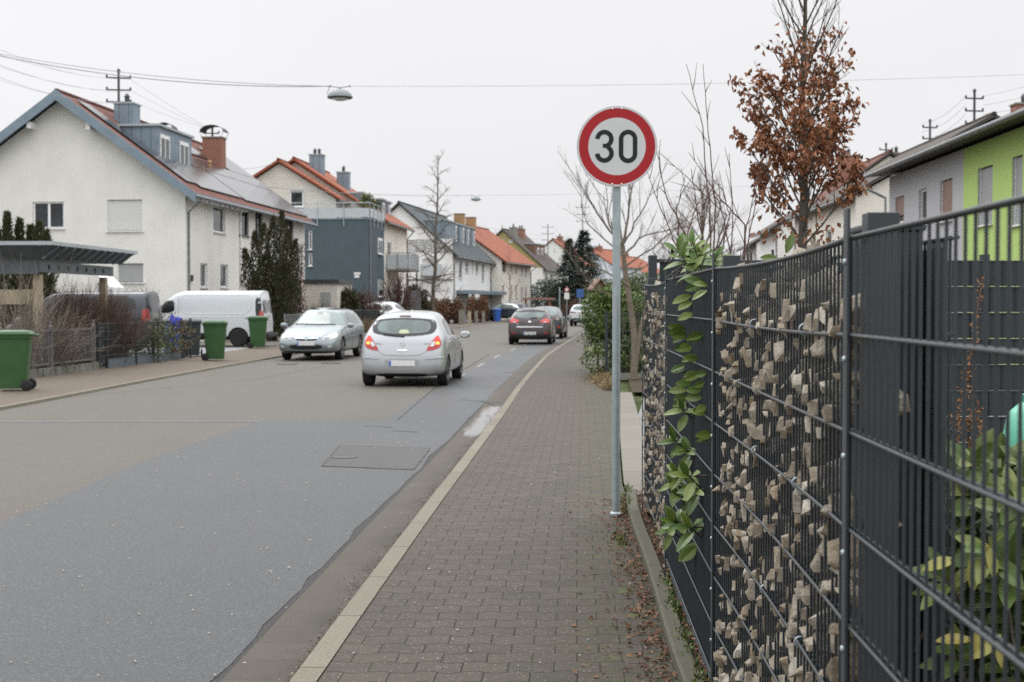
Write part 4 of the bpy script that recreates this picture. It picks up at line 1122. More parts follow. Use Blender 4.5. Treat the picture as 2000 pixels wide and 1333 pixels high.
c2.sides("side_window", [(.62,1.07),(.74,1.28),(1.30,1.36),(1.38,1.05)], m_carglass)
c2.sides("side_window", [(1.44,1.04),(1.44,1.36),(2.25,1.385),(2.28,1.02)], m_carglass)
c2.sides("side_window", [(2.34,1.02),(2.34,1.385),(2.72,1.35),(3.25,1.09),(3.35,1.0)], m_carglass)
c2.sides("door_seam", [(2.30,.30),(2.30,1.0),(2.31,1.0),(2.31,.30)], m_black, off=.003, rnd_=0, K=2)
for yy in (1.5, 2.4): c2.sides("door_handle", [(yy,.86),(yy+.18,.86),(yy+.17,.89),(yy+.01,.89)], m_chrome, off=.02, K=2)
c2.mirror(3.20, 1.0, p_bluegrey)
c2.sides("roof_rail", [(.8,1.475),(2.6,1.475),(2.6,1.49),(.8,1.49)], m_black, off=.02, rnd_=0, K=2)

# --- brown hatchback, parked
sp = dict(L=4.26, W=1.78, H=1.47, wr=.32, wy=(.72, 3.37), black_below=.30,
    rp=[(.2,.06),(.35,.0),(.55,.0),(.75,.06),(1.0,.13),(1.15,.26),(1.36,.52),(1.5,.66)], fp=FPR)
sp['st'] = hatch_stations(4.26, 1.48, .93, .99, 3.1, 2.25, zb=.20, hr=.70, tail_w=.93)
gp = gr(1034, 673.5, ZR)
c3 = Car("brown_hatchback", sp, (gp.x, gp.y-.3, ZR), R(-4.5), "dark brown hatchback with a pale roof reflection parked at the right kerb", "car", p_brown)
c3.patch("rear_window", 'rear', [(-.58,1.31),(0,1.345),(.58,1.31),(.60,1.19),(.42,1.07),(0,1.045),(-.42,1.07),(-.60,1.19)], m_carglass, rnd_=2, K=9)
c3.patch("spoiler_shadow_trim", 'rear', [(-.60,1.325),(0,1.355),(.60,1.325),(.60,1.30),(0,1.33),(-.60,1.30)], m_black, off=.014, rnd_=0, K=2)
for sg in (-1, 1):
    f = lambda pl: [(sg*x, z) for x, z in (pl if sg > 0 else pl[::-1])]
    a = c3.patch("tail_light", 'rear', f([(.40,.93),(.50,1.0),(.70,1.06),(.80,.96),(.79,.87),(.66,.875),(.50,.88)]), M("tail_light_bright", (.55,.035,.03), .15, var=.15, scale=20, spec=.8), off=.012)
    c3.patch("white_lamp", 'rear', f([(.53,.895),(.56,.925),(.68,.92),(.68,.885)]), m_lens, off=.016, parent=a)
    c3.patch("reflector", 'rear', f([(.56,.46),(.74,.465),(.74,.50),(.56,.495)]), m_tail, off=.012)
c3.patch("chrome_strip", 'rear', [(-.52,.70),(.52,.70),(.52,.725),(-.52,.735)], m_chrome, off=.014, rnd_=0)
c3.patch("badge", 'rear', [(-.055,.90),(.055,.90),(.06,.925),(.04,.945),(-.04,.945),(-.06,.925)], m_chrome, off=.014)
c3.both("badge_text", 'rear', [(.44,.835),(.55,.84),(.55,.82),(.44,.815)], m_galv, off=.01, rnd_=0, K=1)
c3.line("tailgate_seam", 'rear', [(-.66,.93),(-.58,.72),(-.48,.64),(0,.61),(.48,.64),(.58,.72),(.66,.93)], .004, m_black, .0)
c3.patch("bumper_base", 'rear', [(-.78,.40),(.78,.40),(.74,.24),(-.74,.24)], m_black, off=.01)
c3.line("wiper", 'rear', [(.02,1.05),(.30,1.085)], .014, m_black, .02)
c3.plate('rear', .46, text="HD RC 3811")
c3.sides("side_window", [(.85,1.06),(1.05,1.24),(1.35,1.33),(1.85,1.355),(1.85,1.02)], m_carglass_dark)
c3.sides("side_window", [(1.92,1.02),(1.92,1.35),(2.35,1.33),(2.9,1.08),(3.0,1.0)], m_carglass_dark)
c3.mirror(2.85, .99, p_brown)
h, n = c3.proj('top', .02, .95); mb = MB(); mb.tube([h, h+Vector((0,-.12,.26))], .004, 5); mb.build("aerial", m_black, c3.root)

# --- dark saloon-like hatch in front of it
sp = dict(L=4.5, W=1.83, H=1.50, wr=.33, wy=(.8, 3.6), black_below=.28, rp=[(.2,.06),(.35,.0),(.75,.02),(1.0,.08),(1.15,.30),(1.36,.70),(1.5,.95)], fp=FPR)
sp['st'] = hatch_stations(4.5, 1.51, .96, 1.0, 3.3, 2.4, zb=.20, hr=.70)
gp = gr(1063, 662, ZR)
c4 = Car("dark_saloon", sp, (gp.x-.08, gp.y-.6, ZR), R(-6), "anthracite car with a large pale rear window parked in front of the brown hatchback", "car", p_dark)
c4.patch("rear_window", 'rear', [(-.56,1.40),(0,1.43),(.56,1.40),(.66,1.10),(0,1.06),(-.66,1.10)], m_carglass, rnd_=1, K=9)
c4.both("tail_light", 'rear', [(.34,.94),(.44,1.0),(.78,1.04),(.80,.96),(.55,.90)], m_tail_dark, off=.012)
c4.both("reflector", 'rear', [(.68,.5),(.80,.5),(.80,.62),(.70,.62)], m_tail, off=.012)
c4.plate('rear', .55)
c4.sides("side_window", [(1.2,1.07),(1.45,1.30),(2.05,1.375),(2.05,1.04)], m_carglass_dark)
c4.sides("side_window", [(2.11,1.04),(2.11,1.375),(2.5,1.35),(3.1,1.08),(3.2,1.0)], m_carglass_dark)
c4.mirror(3.05, 1.0, p_dark)

# --- white SUV far at the right kerb
sp = dict(L=4.2, W=1.78, H=1.60, wr=.34, wy=(.75, 3.3), black_below=.42, rp=[(.2,.06),(.5,.0),(.95,.03),(1.1,.08),(1.5,.36),(1.7,.42)], fp=FPR)
sp['st'] = hatch_stations(4.2, 1.61, 1.03, 1.08, 3.1, 2.3, zb=.24, hr=.74, front_z=.80)
gp = gr(1134, 637.5, ZR)
c5 = Car("white_suv", sp, (gp.x, gp.y-.5, ZR), R(-9), "small white suv with dark bumper parked far along the right kerb behind the bush", "car", p_white)
c5.patch("rear_window", 'rear', [(-.56,1.46),(.56,1.46),(.62,1.17),(-.62,1.17)], m_carglass, rnd_=1)
c5.both("tail_light", 'rear', [(.36,.96),(.40,1.04),(.80,1.08),(.82,.98)], m_tail_dark, off=.012)
c5.patch("light_bar", 'rear', [(-.36,.985),(.36,.985),(.36,1.01),(-.36,1.01)], m_tail, off=.012, rnd_=0)
c5.patch("bumper_base", 'rear', [(-.82,.58),(.82,.58),(.78,.30),(-.78,.30)], m_black, off=.012); c5.patch("bumper_trim", 'rear', [(-.5,.47),(.5,.47),(.58,.38),(.52,.38),(.46,.44),(-.46,.44),(-.52,.38),(-.58,.38)], m_galv, off=.018, rnd_=0)
c5.plate('rear', .80)
c5.sides("side_window", [(.6,1.14),(.8,1.40),(1.9,1.48),(2.4,1.42),(2.95,1.12)], m_carglass_dark)
c5.mirror(2.95, 1.1, p_white)

# --- dark SUV standing in the far driveway on the left, side on
sp = dict(L=4.65, W=1.88, H=1.66, wr=.37, wy=(.9, 3.75), black_below=.40, rp=[(.2,.06),(.5,.0),(1.0,.05),(1.15,.12),(1.5,.42),(1.7,.5)], fp=FPR, spokes=5)
sp['st'] = hatch_stations(4.65, 1.67, 1.08, 1.10, 3.4, 2.6, zb=.26, hr=.72, front_z=.85)
c6 = Car("dark_suv", sp, (1.55, 122.6, 0), R(72), "dark blue black suv parked side on in the far driveway behind the blue bin", "car", paint("paint_navy", (.02,.03,.045), .3, .25))
for poly in ([(.75,1.18),(.95,1.42),(1.35,1.50),(1.38,1.14)], [(1.44,1.14),(1.44,1.50),(2.3,1.54),(2.32,1.12)], [(2.38,1.12),(2.38,1.54),(2.75,1.50),(3.3,1.16),(3.4,1.10)]): c6.sides("side_window", poly, m_carglass)
c6.sides("chrome_strip", [(.70,1.14),(.92,1.44),(1.35,1.53),(2.6,1.56),(2.6,1.575),(1.35,1.55),(.9,1.46),(.66,1.14)], m_chrome, off=.012, rnd_=0, K=2)
c6.sides("tail_light", [(.08,1.30),(.14,1.30),(.42,.98),(.40,.86),(.12,.95)], m_tail, off=.012)
c6.mirror(3.3, 1.15, m_black); c6.both("tail_light", 'rear', [(.62,.9),(.66,1.3),(.74,1.3),(.80,.9)], m_tail, off=.012)

# --- white car in the yard before the grey annex, side on
sp = dict(L=4.4, W=1.80, H=1.56, wr=.33, wy=(.85, 3.5), black_below=.3, rp=[(.2,.06),(.5,.0),(.95,.04),(1.1,.12),(1.4,.5),(1.6,.62)], fp=FPR)
sp['st'] = hatch_stations(4.4, 1.57, 1.0, 1.02, 3.25, 2.4, zb=.24, hr=.72, front_z=.78)
gp = gr(741, 637, 0)
c7 = Car("white_car", sp, (-8.35, 80.5, 0), R(-146), "white car parked side on behind the railing in front of the dark grey annex", "car", p_white)
for poly in ([(.75,1.10),(.95,1.34),(1.5,1.43),(1.52,1.07)], [(1.58,1.06),(1.58,1.43),(2.3,1.45),(2.32,1.04)], [(2.38,1.04),(2.38,1.45),(2.65,1.42),(3.15,1.10),(3.25,1.02)]): c7.sides("side_window", poly, m_carglass_dark)
c7.root.scale = (1, 1, 1.10); c7.mirror(3.1, 1.05, p_white); c7.both("tail_light", 'rear', [(.5,.85),(.55,1.05),(.82,1.06),(.82,.85)], m_tail, off=.012)
c7.sides("tail_light", [(.08,1.0),(.3,1.0),(.26,.85),(.06,.85)], m_tail, off=.012)

def van_stations(L, H, hood, belt, cowl, roof_f, zb=.25, hr=.86):
    s = hatch_stations(L, H, hood, belt, cowl, roof_f, zb=zb, hr=hr, front_z=.86)
    out = []
    for i, q in enumerate(s):
        q = list(q)
        if i < 10: q[6] = H-.13; q[7] = hr*(.97 if i < 5 else 1); q[8] = H-.02
        out.append(tuple(q))
    return out
VRP = [(.2,.05),(.5,.0),(1.0,.02),(1.4,.05),(1.8,.12),(2.0,.16)]
# --- white panel van, side on in the driveway
sp = dict(L=5.0, W=1.95, H=2.12, wr=.34, wy=(.98, 4.05), black_below=.40, rp=VRP, fp=FPR, rim=m_black, spokes=8)
sp['st'] = van_stations(5.0, 2.13, 1.22, 1.26, 4.25, 3.35, hr=.90)
gp = gr(470, 676, 0)
van = Car("white_van", sp, (gp.x+1.18, gp.y-.35, 0), R(88), "white panel van parked side on in the driveway behind the green bins", "van", p_white)
# recessed side pressing, doors, lights
for (nm, off_) in (("side_pressing", .0),):
    van.line(nm, 'left', [(.55,1.92),(3.05,1.92),(3.12,1.84),(3.12,1.42),(2.95,1.22),(.75,1.22),(.52,1.40),(.50,1.84),(.55,1.92)], .012, p_white, .001)
van.line("door_seam", 'left', [(3.22,1.9),(3.22,.45)], .006, m_grey_metal, .0)
van.line("waist_line", 'left', [(.2,1.12),(3.1,1.10)], .008, p_white, .001)
van.sides("cab_window", [(3.38,1.26),(3.38,1.72),(3.65,1.74),(4.05,1.48),(4.30,1.26)], m_carglass_dark, rnd_=1)
van.sides("sill_trim", [(1.42,.52),(3.62,.52),(3.62,.34),(1.42,.34)], m_black, off=.014)
for sd in ('left', 'right'): van.patch("tail_light", sd, [(.10,.85),(.20,.85),(.22,1.35),(.13,1.35)], m_tail, off=.02)
van.both("tail_light", 'rear', [(.76,.8),(.85,.8),(.84,1.35),(.76,1.35)], m_tail, off=.012)
van.sides("black_pillar_trim", [(.10,.78),(.24,.78),(.34,1.30),(.34,1.84),(.16,1.84)], m_carglass_dark, off=.010)
van.both("rear_window", 'rear', [(.08,1.25),(.75,1.25),(.70,1.75),(.08,1.75)], m_carglass_dark, off=.01)
van.patch("bumper_base", 'rear', [(-.92,.55),(.92,.55),(.9,.35),(-.9,.35)], m_black, off=.02)
mb = MB(); mb.box(-.9,.9,-.14,-.02,.36,.50); mb.build("rear_step", m_black, van.root, bevel=.02)
van.line("rear_door_seam", 'rear', [(0,1.85),(0,.55)], .006, m_black, .0)
for z in (.8, 1.1, 1.65):
    mb = MB(); h, n = van.proj('left', .22, z); mb.obox(h+Vector((-.01,-.02,0)), (.02,0,0), (0,.05,0), (0,0,.03)); mb.build("hinge", p_white, van.root, bevel=.005)
van.mirror(4.1, 1.32, m_black)
# --- slate grey people carrier, nose in behind the bush
sp = dict(L=4.9, W=1.93, H=1.98, wr=.34, wy=(.95, 4.0), black_below=.34, rp=VRP, fp=FPR)
sp['st'] = van_stations(4.9, 1.99, 1.15, 1.16, 4.1, 3.25, hr=.82)
mv = Car("grey_minibus", sp, (-11.45, 44, 0.04), R(88), "slate grey people carrier seen from behind beside the white van", "van", p_vangrey)
mv.patch("rear_window", 'rear', [(-.70,1.86),(.70,1.86),(.78,1.30),(-.78,1.30)], m_carglass_dark, rnd_=1, K=9)
for poly in ([(.40,1.32),(.52,1.80),(1.9,1.86),(1.9,1.30)], [(1.98,1.30),(1.98,1.86),(3.0,1.86),(3.0,1.30)]): mv.sides("side_window", poly, m_carglass_dark)
mv.both("tail_light", 'rear', [(.70,1.0),(.82,1.0),(.80,1.40),(.72,1.40)], m_tail, off=.012); mv.sides("tail_light", [(.10,1.0),(.24,1.02),(.22,1.40),(.14,1.40)], m_tail, off=.012)
mv.plate('rear', .78); mv.mirror(3.9, 1.25, p_vangrey)
# ------------------------------------------------------------------ houses
HZ = 593.0
class House:
    def __init__(s, name, C, alpha, L, W, ze, zr, side, label, wall, roofm, group=None, eo=.5, vo=.4, th=.16, cat="house",
                 gable=(), street=(), gable_top=None, fascia=None, far_vo=None, roof=True, back_ze=None, gut=True, pipes=(.15,)):
        s.C = Vector(C); s.al = R(alpha); s.L, s.W, s.ze, s.zr, s.side = L, W, ze, zr, side
        s.root = thing(name, (C[0], C[1], 0), -s.al, label, cat, group)
        s.ax = Vector((math.cos(s.al), -math.sin(s.al))); s.ay = Vector((math.sin(s.al), math.cos(s.al)))
        s.rx = W/2; s.tan = (zr-ze)/s.rx
        s.eo, s.vo = eo, vo
        s.wallm = wall
        mb = MB(); sd = side; y1 = L
        def P_st(u, z): return Vector((0, u, z))
        def P_gb(u, z): return Vector((sd*u, 0, z))
        s.P = {'street': P_st, 'gable': P_gb}; s.inn = {'street': Vector((sd,0,0)), 'gable': Vector((0,1,0))}
        s.wins = []
        ops = {'street': [], 'gable': []}
        for f, lst in (('street', street), ('gable', gable)):
            for o in lst:
                px0, px1, py0, py1 = o[:4]
                a, b = s.t_px(f, px0), s.t_px(f, px1)
                u0, u1 = min(a, b), max(a, b)
                D = s.depth(f, (u0+u1)/2)
                z1, z0 = EYE+(HZ-py0)/F*D, EYE+(HZ-py1)/F*D
                ops[f].append((u0, u1, z0, z1, o[4] if len(o) > 4 else {}))
        for f, U in (('street', L), ('gable', W)):
            rec = [o for o in ops[f] if not o[4].get('proud')]
            s.face(mb, f, 0, U, -.1, ze, [o[:4] for o in rec])
        # gable triangles, far gable, back
        mb.poly([(0,0,ze),(sd*W/2,0,zr),(sd*W,0,ze)], 1 if gable_top else 0)
        mb.poly([(0,L,-.1),(0,L,ze),(sd*W/2,L,zr),(sd*W,L,ze),(sd*W,L,-.1)])
        mb.poly([(sd*W,0,-.1),(sd*W,L,-.1),(sd*W,L,ze),(sd*W,0,ze)])
        w_ = mb.build("wall", [wall, gable_top or wall], s.root)
        for f in ops:
            for o in ops[f]: s.window(f, *o)
        s.fas = fascia or m_zinc
        if roof: s.mk_roof(roofm, th, far_vo if far_vo is not None else vo)
        if gut: s.gutter(pipes)
    def t_px(s, f, px):
        q = px-1000.0; d = s.ay if f == 'street' else s.ax*s.side
        return (q*s.C.y-F*s.C.x)/(F*d.x-q*d.y)
    def depth(s, f, t):
        d = s.ay if f == 'street' else s.ax*s.side
        return s.C.y+t*d.y
    def face(s, mb, f, u0, u1, z0, z1, ops):
        P = s.P[f]; inn = s.inn[f]*.16
        us = sorted({u0, u1, *[min(max(o[0],u0),u1) for o in ops], *[min(max(o[1],u0),u1) for o in ops]}); zs = sorted({z0, z1, *[o[2] for o in ops], *[min(o[3], z1-.01) for o in ops]})
        for a, b in zip(us[:-1], us[1:]):
            for c, d in zip(zs[:-1], zs[1:]):
                um, zm = (a+b)/2, (c+d)/2
                if any(o[0] < um < o[1] and o[2] < zm < o[3] for o in ops): continue
                mb.quad(P(a,c), P(b,c), P(b,d), P(a,d))
        for o in ops:
            a, b, c, d = o[0], o[1], o[2], min(o[3], z1-.01)
            for p, q in (((a,c),(a,d)), ((a,d),(b,d)), ((b,d),(b,c)), ((b,c),(a,c))):
                mb.quad(P(*p), P(*q), P(*q)+inn, P(*p)+inn)
    def window(s, f, u0, u1, z0, z1, o):
        P = s.P[f]; inn = s.inn[f]; k = o.get('kind', 'double'); proud = o.get('proud')
        dep = -.02 if proud else .11
        fm = o.get('frame', m_white_plastic); fw = o.get('fw', .07)
        tang = (P(1,0)-P(0,0)); up = Vector((0,0,1))
        def bx(mb, a, b, c, d, dd, t): # box in face coordinates centred at inward depth dd
            ctr = P((a+b)/2, (c+d)/2)+inn*dd; mb.obox(ctr, tang*(b-a)/2, inn*t/2, up*(d-c)/2)
        mb = MB()
        if k == 'shutter':
            bx(mb, u0+.03, u1-.03, z0+.02, z1-.02, dep-.02, .03)
            w_ = mb.build("window", o.get('mat', m_shutter), s.root)
            q = MB(); bx(q, u0, u0+.04, z0, z1, dep-.03, .05); bx(q, u1-.04, u1, z0, z1, dep-.03, .05); q.build("guide_rail", fm, w_)
        else:
            bx(mb, u0, u0+fw, z0, z1, dep, .07); bx(mb, u1-fw, u1, z0, z1, dep, .07); bx(mb, u0+fw, u1-fw, z0, z0+fw, dep, .07)
            zt = z1
            if k == 'half': zt = z1-(z1-z0)*o.get('frac', .4)
            if o.get('box'): bx(mb, u0+fw, u1-fw, z1-.18, z1, dep-.01, .09)
            bx(mb, u0+fw, u1-fw, z1-fw, z1, dep+.002, .07)
            if k == 'double': m_ = (u0+u1)/2; bx(mb, m_-fw*.7, m_+fw*.7, z0+fw, z1-fw, dep, .065)
            if o.get('rail'): bx(mb, u0+fw, u1-fw, z0+(z1-z0)*.45, z0+(z1-z0)*.45+.05, dep, .05)
            w_ = mb.build("window", fm, s.root)
            q = MB(); bx(q, u0+fw*.5, u1-fw*.5, z0+fw*.5, zt-fw*.5, dep+.012 if not proud else dep-.01, .012); q.build("pane", m_glass, w_)
            if k == 'half':
                q = MB(); bx(q, u0+.02, u1-.02, zt, z1-.01, dep-.045, .03); q.build("roller_shutter", o.get('mat', m_shutter), w_)
            elif o.get('curtain'):
                q = MB(); bx(q, u0+fw, u0+(u1-u0)*.35, z0+fw, z1-fw, dep+.003, .004); q.build("curtain", m_stucco_clean, w_)
        if not o.get('nosill'):
            q = MB(); bx(q, u0-.05, u1+.05, z0-.045, z0, dep-.09 if not proud else dep-.05, .22 if not proud else .1); q.build("sill", o.get('sill', m_stucco_clean), w_)
    def zroof(s, x):   # x inward distance from the street wall
        return s.ze+min(x, s.W-x)*s.tan
    def mk_roof(s, rm, th, fvo):
        sd, W, L, ze, zr, eo, vo = s.side, s.W, s.L, s.ze, s.zr, s.eo, s.vo
        mb = MB(); dz = .10; T = th
        sl = math.hypot(1, s.tan)
        def slope(sgn):
            # sgn 0: street slope, 1: back slope
            xe_ = -eo if sgn == 0 else W+eo
            zeav = ze-eo*s.tan
            len_ = (W/2+eo)*sl
            y0, y1 = -vo, L+fvo
            a, b, c, d = (sd*xe_, y0, zeav+dz+T), (sd*xe_, y1, zeav+dz+T), (sd*W/2, y1, zr+dz+T), (sd*W/2, y0, zr+dz+T)
            mb.quad(a, b, c, d, 0, [(y0,0),(y1,0),(y1,len_),(y0,len_)])
            a2, b2, c2, d2 = [(p[0], p[1], p[2]-T) for p in (a, b, c, d)]
            mb.quad(a2, d2, c2, b2, 1); mb.quad(a, d, d2, a2, 1); mb.quad(b, b2, c2, c, 1); mb.quad(a, a2, b2, b, 1)
        slope(0); slope(1)
        s.roof = mb.build("roof", [rm, s.fas], s.root)
        mb = MB()
        y = -vo
        mb.tube([(sd*W/2, -vo, zr+dz+T-.02), (sd*W/2, L+fvo, zr+dz+T-.02)], .11, 10)
        smooth_angle(mb.build("ridge_cap", rm, s.roof), 60)
    def gutter(s, pipes):
        sd = s.side; x = -sd*(s.eo+.03); z = s.ze-s.eo*s.tan+.12
        mb = MB(); mb.tube([(x, -s.vo, z), (x, s.L+s.vo, z)], .07, 10); g_ = smooth_angle(mb.build("gutter", m_grey_metal, s.root), 60)
        for y in pipes:
            mb = MB(); xx = -sd*.06
            mb.tube([(x, y, z), (x+sd*.02, y, z-.15), (xx, y, z-.6), (xx, y, 0)], .045, 8); smooth_angle(mb.build("downpipe", m_grey_metal, g_), 60)
    def chimney(s, x, y, wx, wy, ztop, mat, cap=None, pots=1, cowl=False, parent=None):
        sd = s.side; mb = MB(); zb = min(s.zroof(x-wx/2), s.zroof(x+wx/2))-.1
        mb.box(sd*x-wx/2, sd*x+wx/2, y-wy/2, y+wy/2, zb, ztop); c = mb.build("chimney", mat, s.roof)
        mb = MB(); mb.box(sd*x-wx/2-.05, sd*x+wx/2+.05, y-wy/2-.05, y+wy/2+.05, ztop, ztop+.07); mb.build("chimney_cap", cap or m_concrete, c)
        if cowl:
            V = []; n = 9
            mb = MB()
            for i in range(n+1):
                a = math.pi*i/n; V += [(sd*x-wx*.62*math.cos(a), y-wy*.62, ztop+.30+.36*math.sin(a)), (sd*x-wx*.62*math.cos(a), y+wy*.62, ztop+.30+.36*math.sin(a))]
            mb.add(V, [(2*i, 2*i+1, 2*i+3, 2*i+2) for i in range(n)]); mb.build("cowl", m_black, c)
            mb = MB()
            for i in (-1, 1):
                for j in (-1, 1): mb.tube([(sd*x+i*wx*.5, y+j*wy*.5, ztop+.05), (sd*x+i*wx*.62, y+j*wy*.6, ztop+.32)], .012, 5)
            mb.build("cowl_legs", m_grey_metal, c)
        for k in range(pots):
            mb = MB(); px_ = sd*x+(k-(pots-1)/2)*.3
            mb.lathe([(.11, ztop+.07), (.10, ztop+.35), (.15, ztop+.36), (.04, ztop+.50)], 12, (px_, y, 0)); mb.build("chimney_pot", m_dark_frame, c)
        return c
    def dormer(s, y0, y1, xf, ztop, mat, wins=(), depth=None, nm="dormer", slope=.0):
        """flat-topped dormer, front at inward distance xf"""
        sd = s.side; xb = min(s.W/2, (ztop-s.ze)/s.tan+.3) if depth is None else xf+depth
        mb = MB(); zb = s.zroof(xf)+.05
        mb.box(*sorted((sd*xf, sd*xb)), y0, y1, zb, ztop); d = mb.build(nm, mat, s.roof)
        mb = MB(); mb.box(*sorted((sd*(xf-.12), sd*xb)), y0-.10, y1+.10, ztop, ztop+.10); mb.build("dormer_roof", m_zinc_pale, d)
        for (a, b, c, e) in wins:
            xx = sd*(xf-.015)
            mb = MB(); f = .07
            def q(aa, bb, cc, ee, t=.03, m=mb): m.box(xx-t, xx+t, aa, bb, cc, ee)
            q(a, a+f, c, e); q(b-f, b, c, e); q(a+f, b-f, c, c+f); q(a+f, b-f, e-.16, e); q((a+b)/2-.04, (a+b)/2+.04, c+f, e-.16)
            w_ = mb.build("window", m_white_plastic, d)
            mb = MB(); mb.box(xx-.012, xx+.012, a+.02, b-.02, c+.02, e-.1); mb.build("pane", m_glass, w_)
        return d
    def solar(s, y0, y1, x0, x1, n=1):
        sd = s.side; T = .16+.10+.10; sl = math.hypot(1, s.tan)
        mb = MB(); P = lambda x, y, h: (sd*x, y, s.ze+x*s.tan+h)
        top = [P(x0,y0,T), P(x0,y1,T), P(x1,y1,T), P(x1,y0,T)]; bot = [(p[0], p[1], p[2]-.045) for p in top]
        mb.quad(*top, 0, [(y0,0),(y1,0),(y1,(x1-x0)*sl),(y0,(x1-x0)*sl)])
        for i in range(4): mb.quad(top[i], bot[i], bot[(i+1)%4], top[(i+1)%4], 1)
        mb.quad(*bot[::-1], 1)
        return mb.build("solar_panel", [m_solar, m_black], s.roof)

m_fas_dark = M("fascia_dark", (.06,.055,.05), .7); m_fas_or = M("verge_tiles_orange", (.28,.08,.04), .8, var=.25, scale=6)
HG = "houses along the left side of the street"
dk = dict(frame=m_dark_frame, sill=m_dark_frame)
A = House("terraced_house", (-13.4,56), 5, 20.5, 10.4, 6.27, 10.06, -1, "large white house with zinc edged gable, solar panels and zinc dormer nearest on the left", m_stucco_aged, m_tile_red, HG,
    gable=[(66,127,395,447,{}),(211,280,391,452,{'kind':'shutter'}),(230,281,515,552,{'kind':'shutter','mat':m_shutter_grey})],
    street=[(418,441,405,455,{'kind':'single'}),(392,406,515,562,{'kind':'single'}),(431,446,517,562,{'kind':'single'}),(468,487,405,461,dk),(499,514,412,468,dict(dk,curtain=1)),(556,574,427,477,dk)], eo=.55, vo=.55, far_vo=.15, pipes=(.25, 12.6))
# broad zinc verge boards on the near gable and painted beam ends
mb = MB()
for sgn in (0, 1):
    for (dx, yy, hh) in ((0, -.58, .40),):
        x0, x1 = (-.62, A.W/2) if sgn == 0 else (A.W+.62, A.W/2)
        z0 = A.ze-.62*A.tan+.30; z1 = A.zr+.30
        p = [(-x0, yy, z0), (-x1, yy, z1), (-x1, yy, z1-hh*1.1), (-x0, yy, z0-hh)]
        mb.extr(p, (0, -.05, 0))
mb.build("verge_board", m_zinc, A.roof)
mb = MB()
for x in (3.9, 6.4):
    mb = MB(); z = A.zroof(x)-.02; mb.box(-x-.09, -x+.09, -.5, .05, z-.36, z-.10); mb.build("beam_end", m_white_plastic, A.root)
mb = MB()
for k in range(10):
    y = .5+.75*k; mb = MB(); mb.box(-.02, .52, y-.05, y+.05, A.ze-.42, A.ze-.27); mb.build("rafter_end", m_white_plastic, A.roof)
mb = MB(); mb.tube([(.06, 7.75, 0), (.06, 7.75, 5.9)], .05, 8); mb.build("downpipe", m_white_plastic, A.root)
A.dormer(1.9, 6.3, 1.8, 9.15, m_seam, [(2.1,3.25,7.75,8.85),(4.6,5.8,7.75,8.85)])
A.chimney(3.9, 3.9, .85, .9, 10.35, m_seam, m_zinc_pale, 1)
A.chimney(3.2, 14.2, 1.0, .8, 10.1, m_brick, m_concrete, 0, cowl=True)
A.chimney(3.9, 9.0, .7, .7, 9.55, m_brick, m_concrete, 0, cowl=True)
A.solar(.45, 1.7, .1, 4.7); A.solar(1.75, 7.9, -.1, 1.7); A.solar(6.5, 12.8, 1.75, 2.75) ; A.solar(8.1, 20.4, -.2, 1.7); A.solar(12.85, 20.2, 1.75, 2.6); A.solar(15.2, 20.2, 2.65, 4.4); A.solar(9.8, 13.2, 3.2, 4.2)
mb = MB(); xx = -2.2; zz = A.zroof(2.2)+.25; mb.lathe([(.07, zz), (.07, zz+.35), (.11, zz+.36), (.05, zz+.45)], 10, (xx, 10.3, 0)); mb.build("vent_pipe", M("vent_tan", (.40,.24,.12), .7), A.roof)
# pale flue behind the left slope
mb = MB(); mb.lathe([(.22, 8.3), (.22, 9.25)], 12, (-9.3, 7.5, 0)); mb.lathe([(.42, 9.48), (.10, 9.55), (.0, 9.56)], 12, (-9.3, 7.5, 0)); mb.tube([(-9.5,7.5,9.2),(-9.5,7.5,9.5)], .015, 4); mb.tube([(-9.1,7.5,9.2),(-9.1,7.5,9.5)], .015, 4); mb.build("flue", m_zinc_pale, A.roof)
# house number lamp / wall bits
mb = MB(); mb.box(.0, .08, .6, .75, 2.55, 2.8); mb.build("wall_lamp", m_dark_frame, A.root)

B1 = House("terraced_house", (-11.35,88), 5, 4.5, 7.4, 8.35, 10.65, -1, "pale rendered house with small orange gable roof behind the grey annex", m_block, m_tile_orange, HG,
    gable=[(568,594,372,405,{'proud':1,'kind':'half','frac':.15,'mat':m_shutter_grey})], eo=.35, vo=.35, pipes=(.3,), fascia=m_fas_or)
B2 = House("terraced_house", (-8.55,90.3), 5, 9.8, 11.8, 7.1, 11.0, -1, "cream rendered house with orange roof, zinc dormers and balcony joined to the grey annex", m_stucco_cream, m_tile_orange, HG,
    street=[(757,765,474,500,{'kind':'single'}),(757,763,560,585,{'kind':'single'}),(775,783,545,590,{'kind':'single'})], eo=.45, vo=.4, pipes=(9.6,), fascia=m_fas_or)
B2.chimney(5.1, 3.0, .9, .9, 11.75, m_seam, m_zinc_pale, 2); B2.chimney(3.6, 4.6, .8, .8, 10.7, m_seam, m_zinc_pale, 1)
B2.dormer(1.0, 4.2, 1.6, 9.0, m_seam, [(1.5,2.3,8.0,8.9)]); B2.dormer(5.0, 6.4, 1.0, 8.85, m_seam, [(5.3,6.1,7.75,8.7)]); B2.dormer(7.3, 8.7, 1.0, 8.85, m_seam, [(7.6,8.4,7.75,8.7)])
m_panel = M("balcony_panel_frosted", (.46,.50,.52), .35, var=.05)
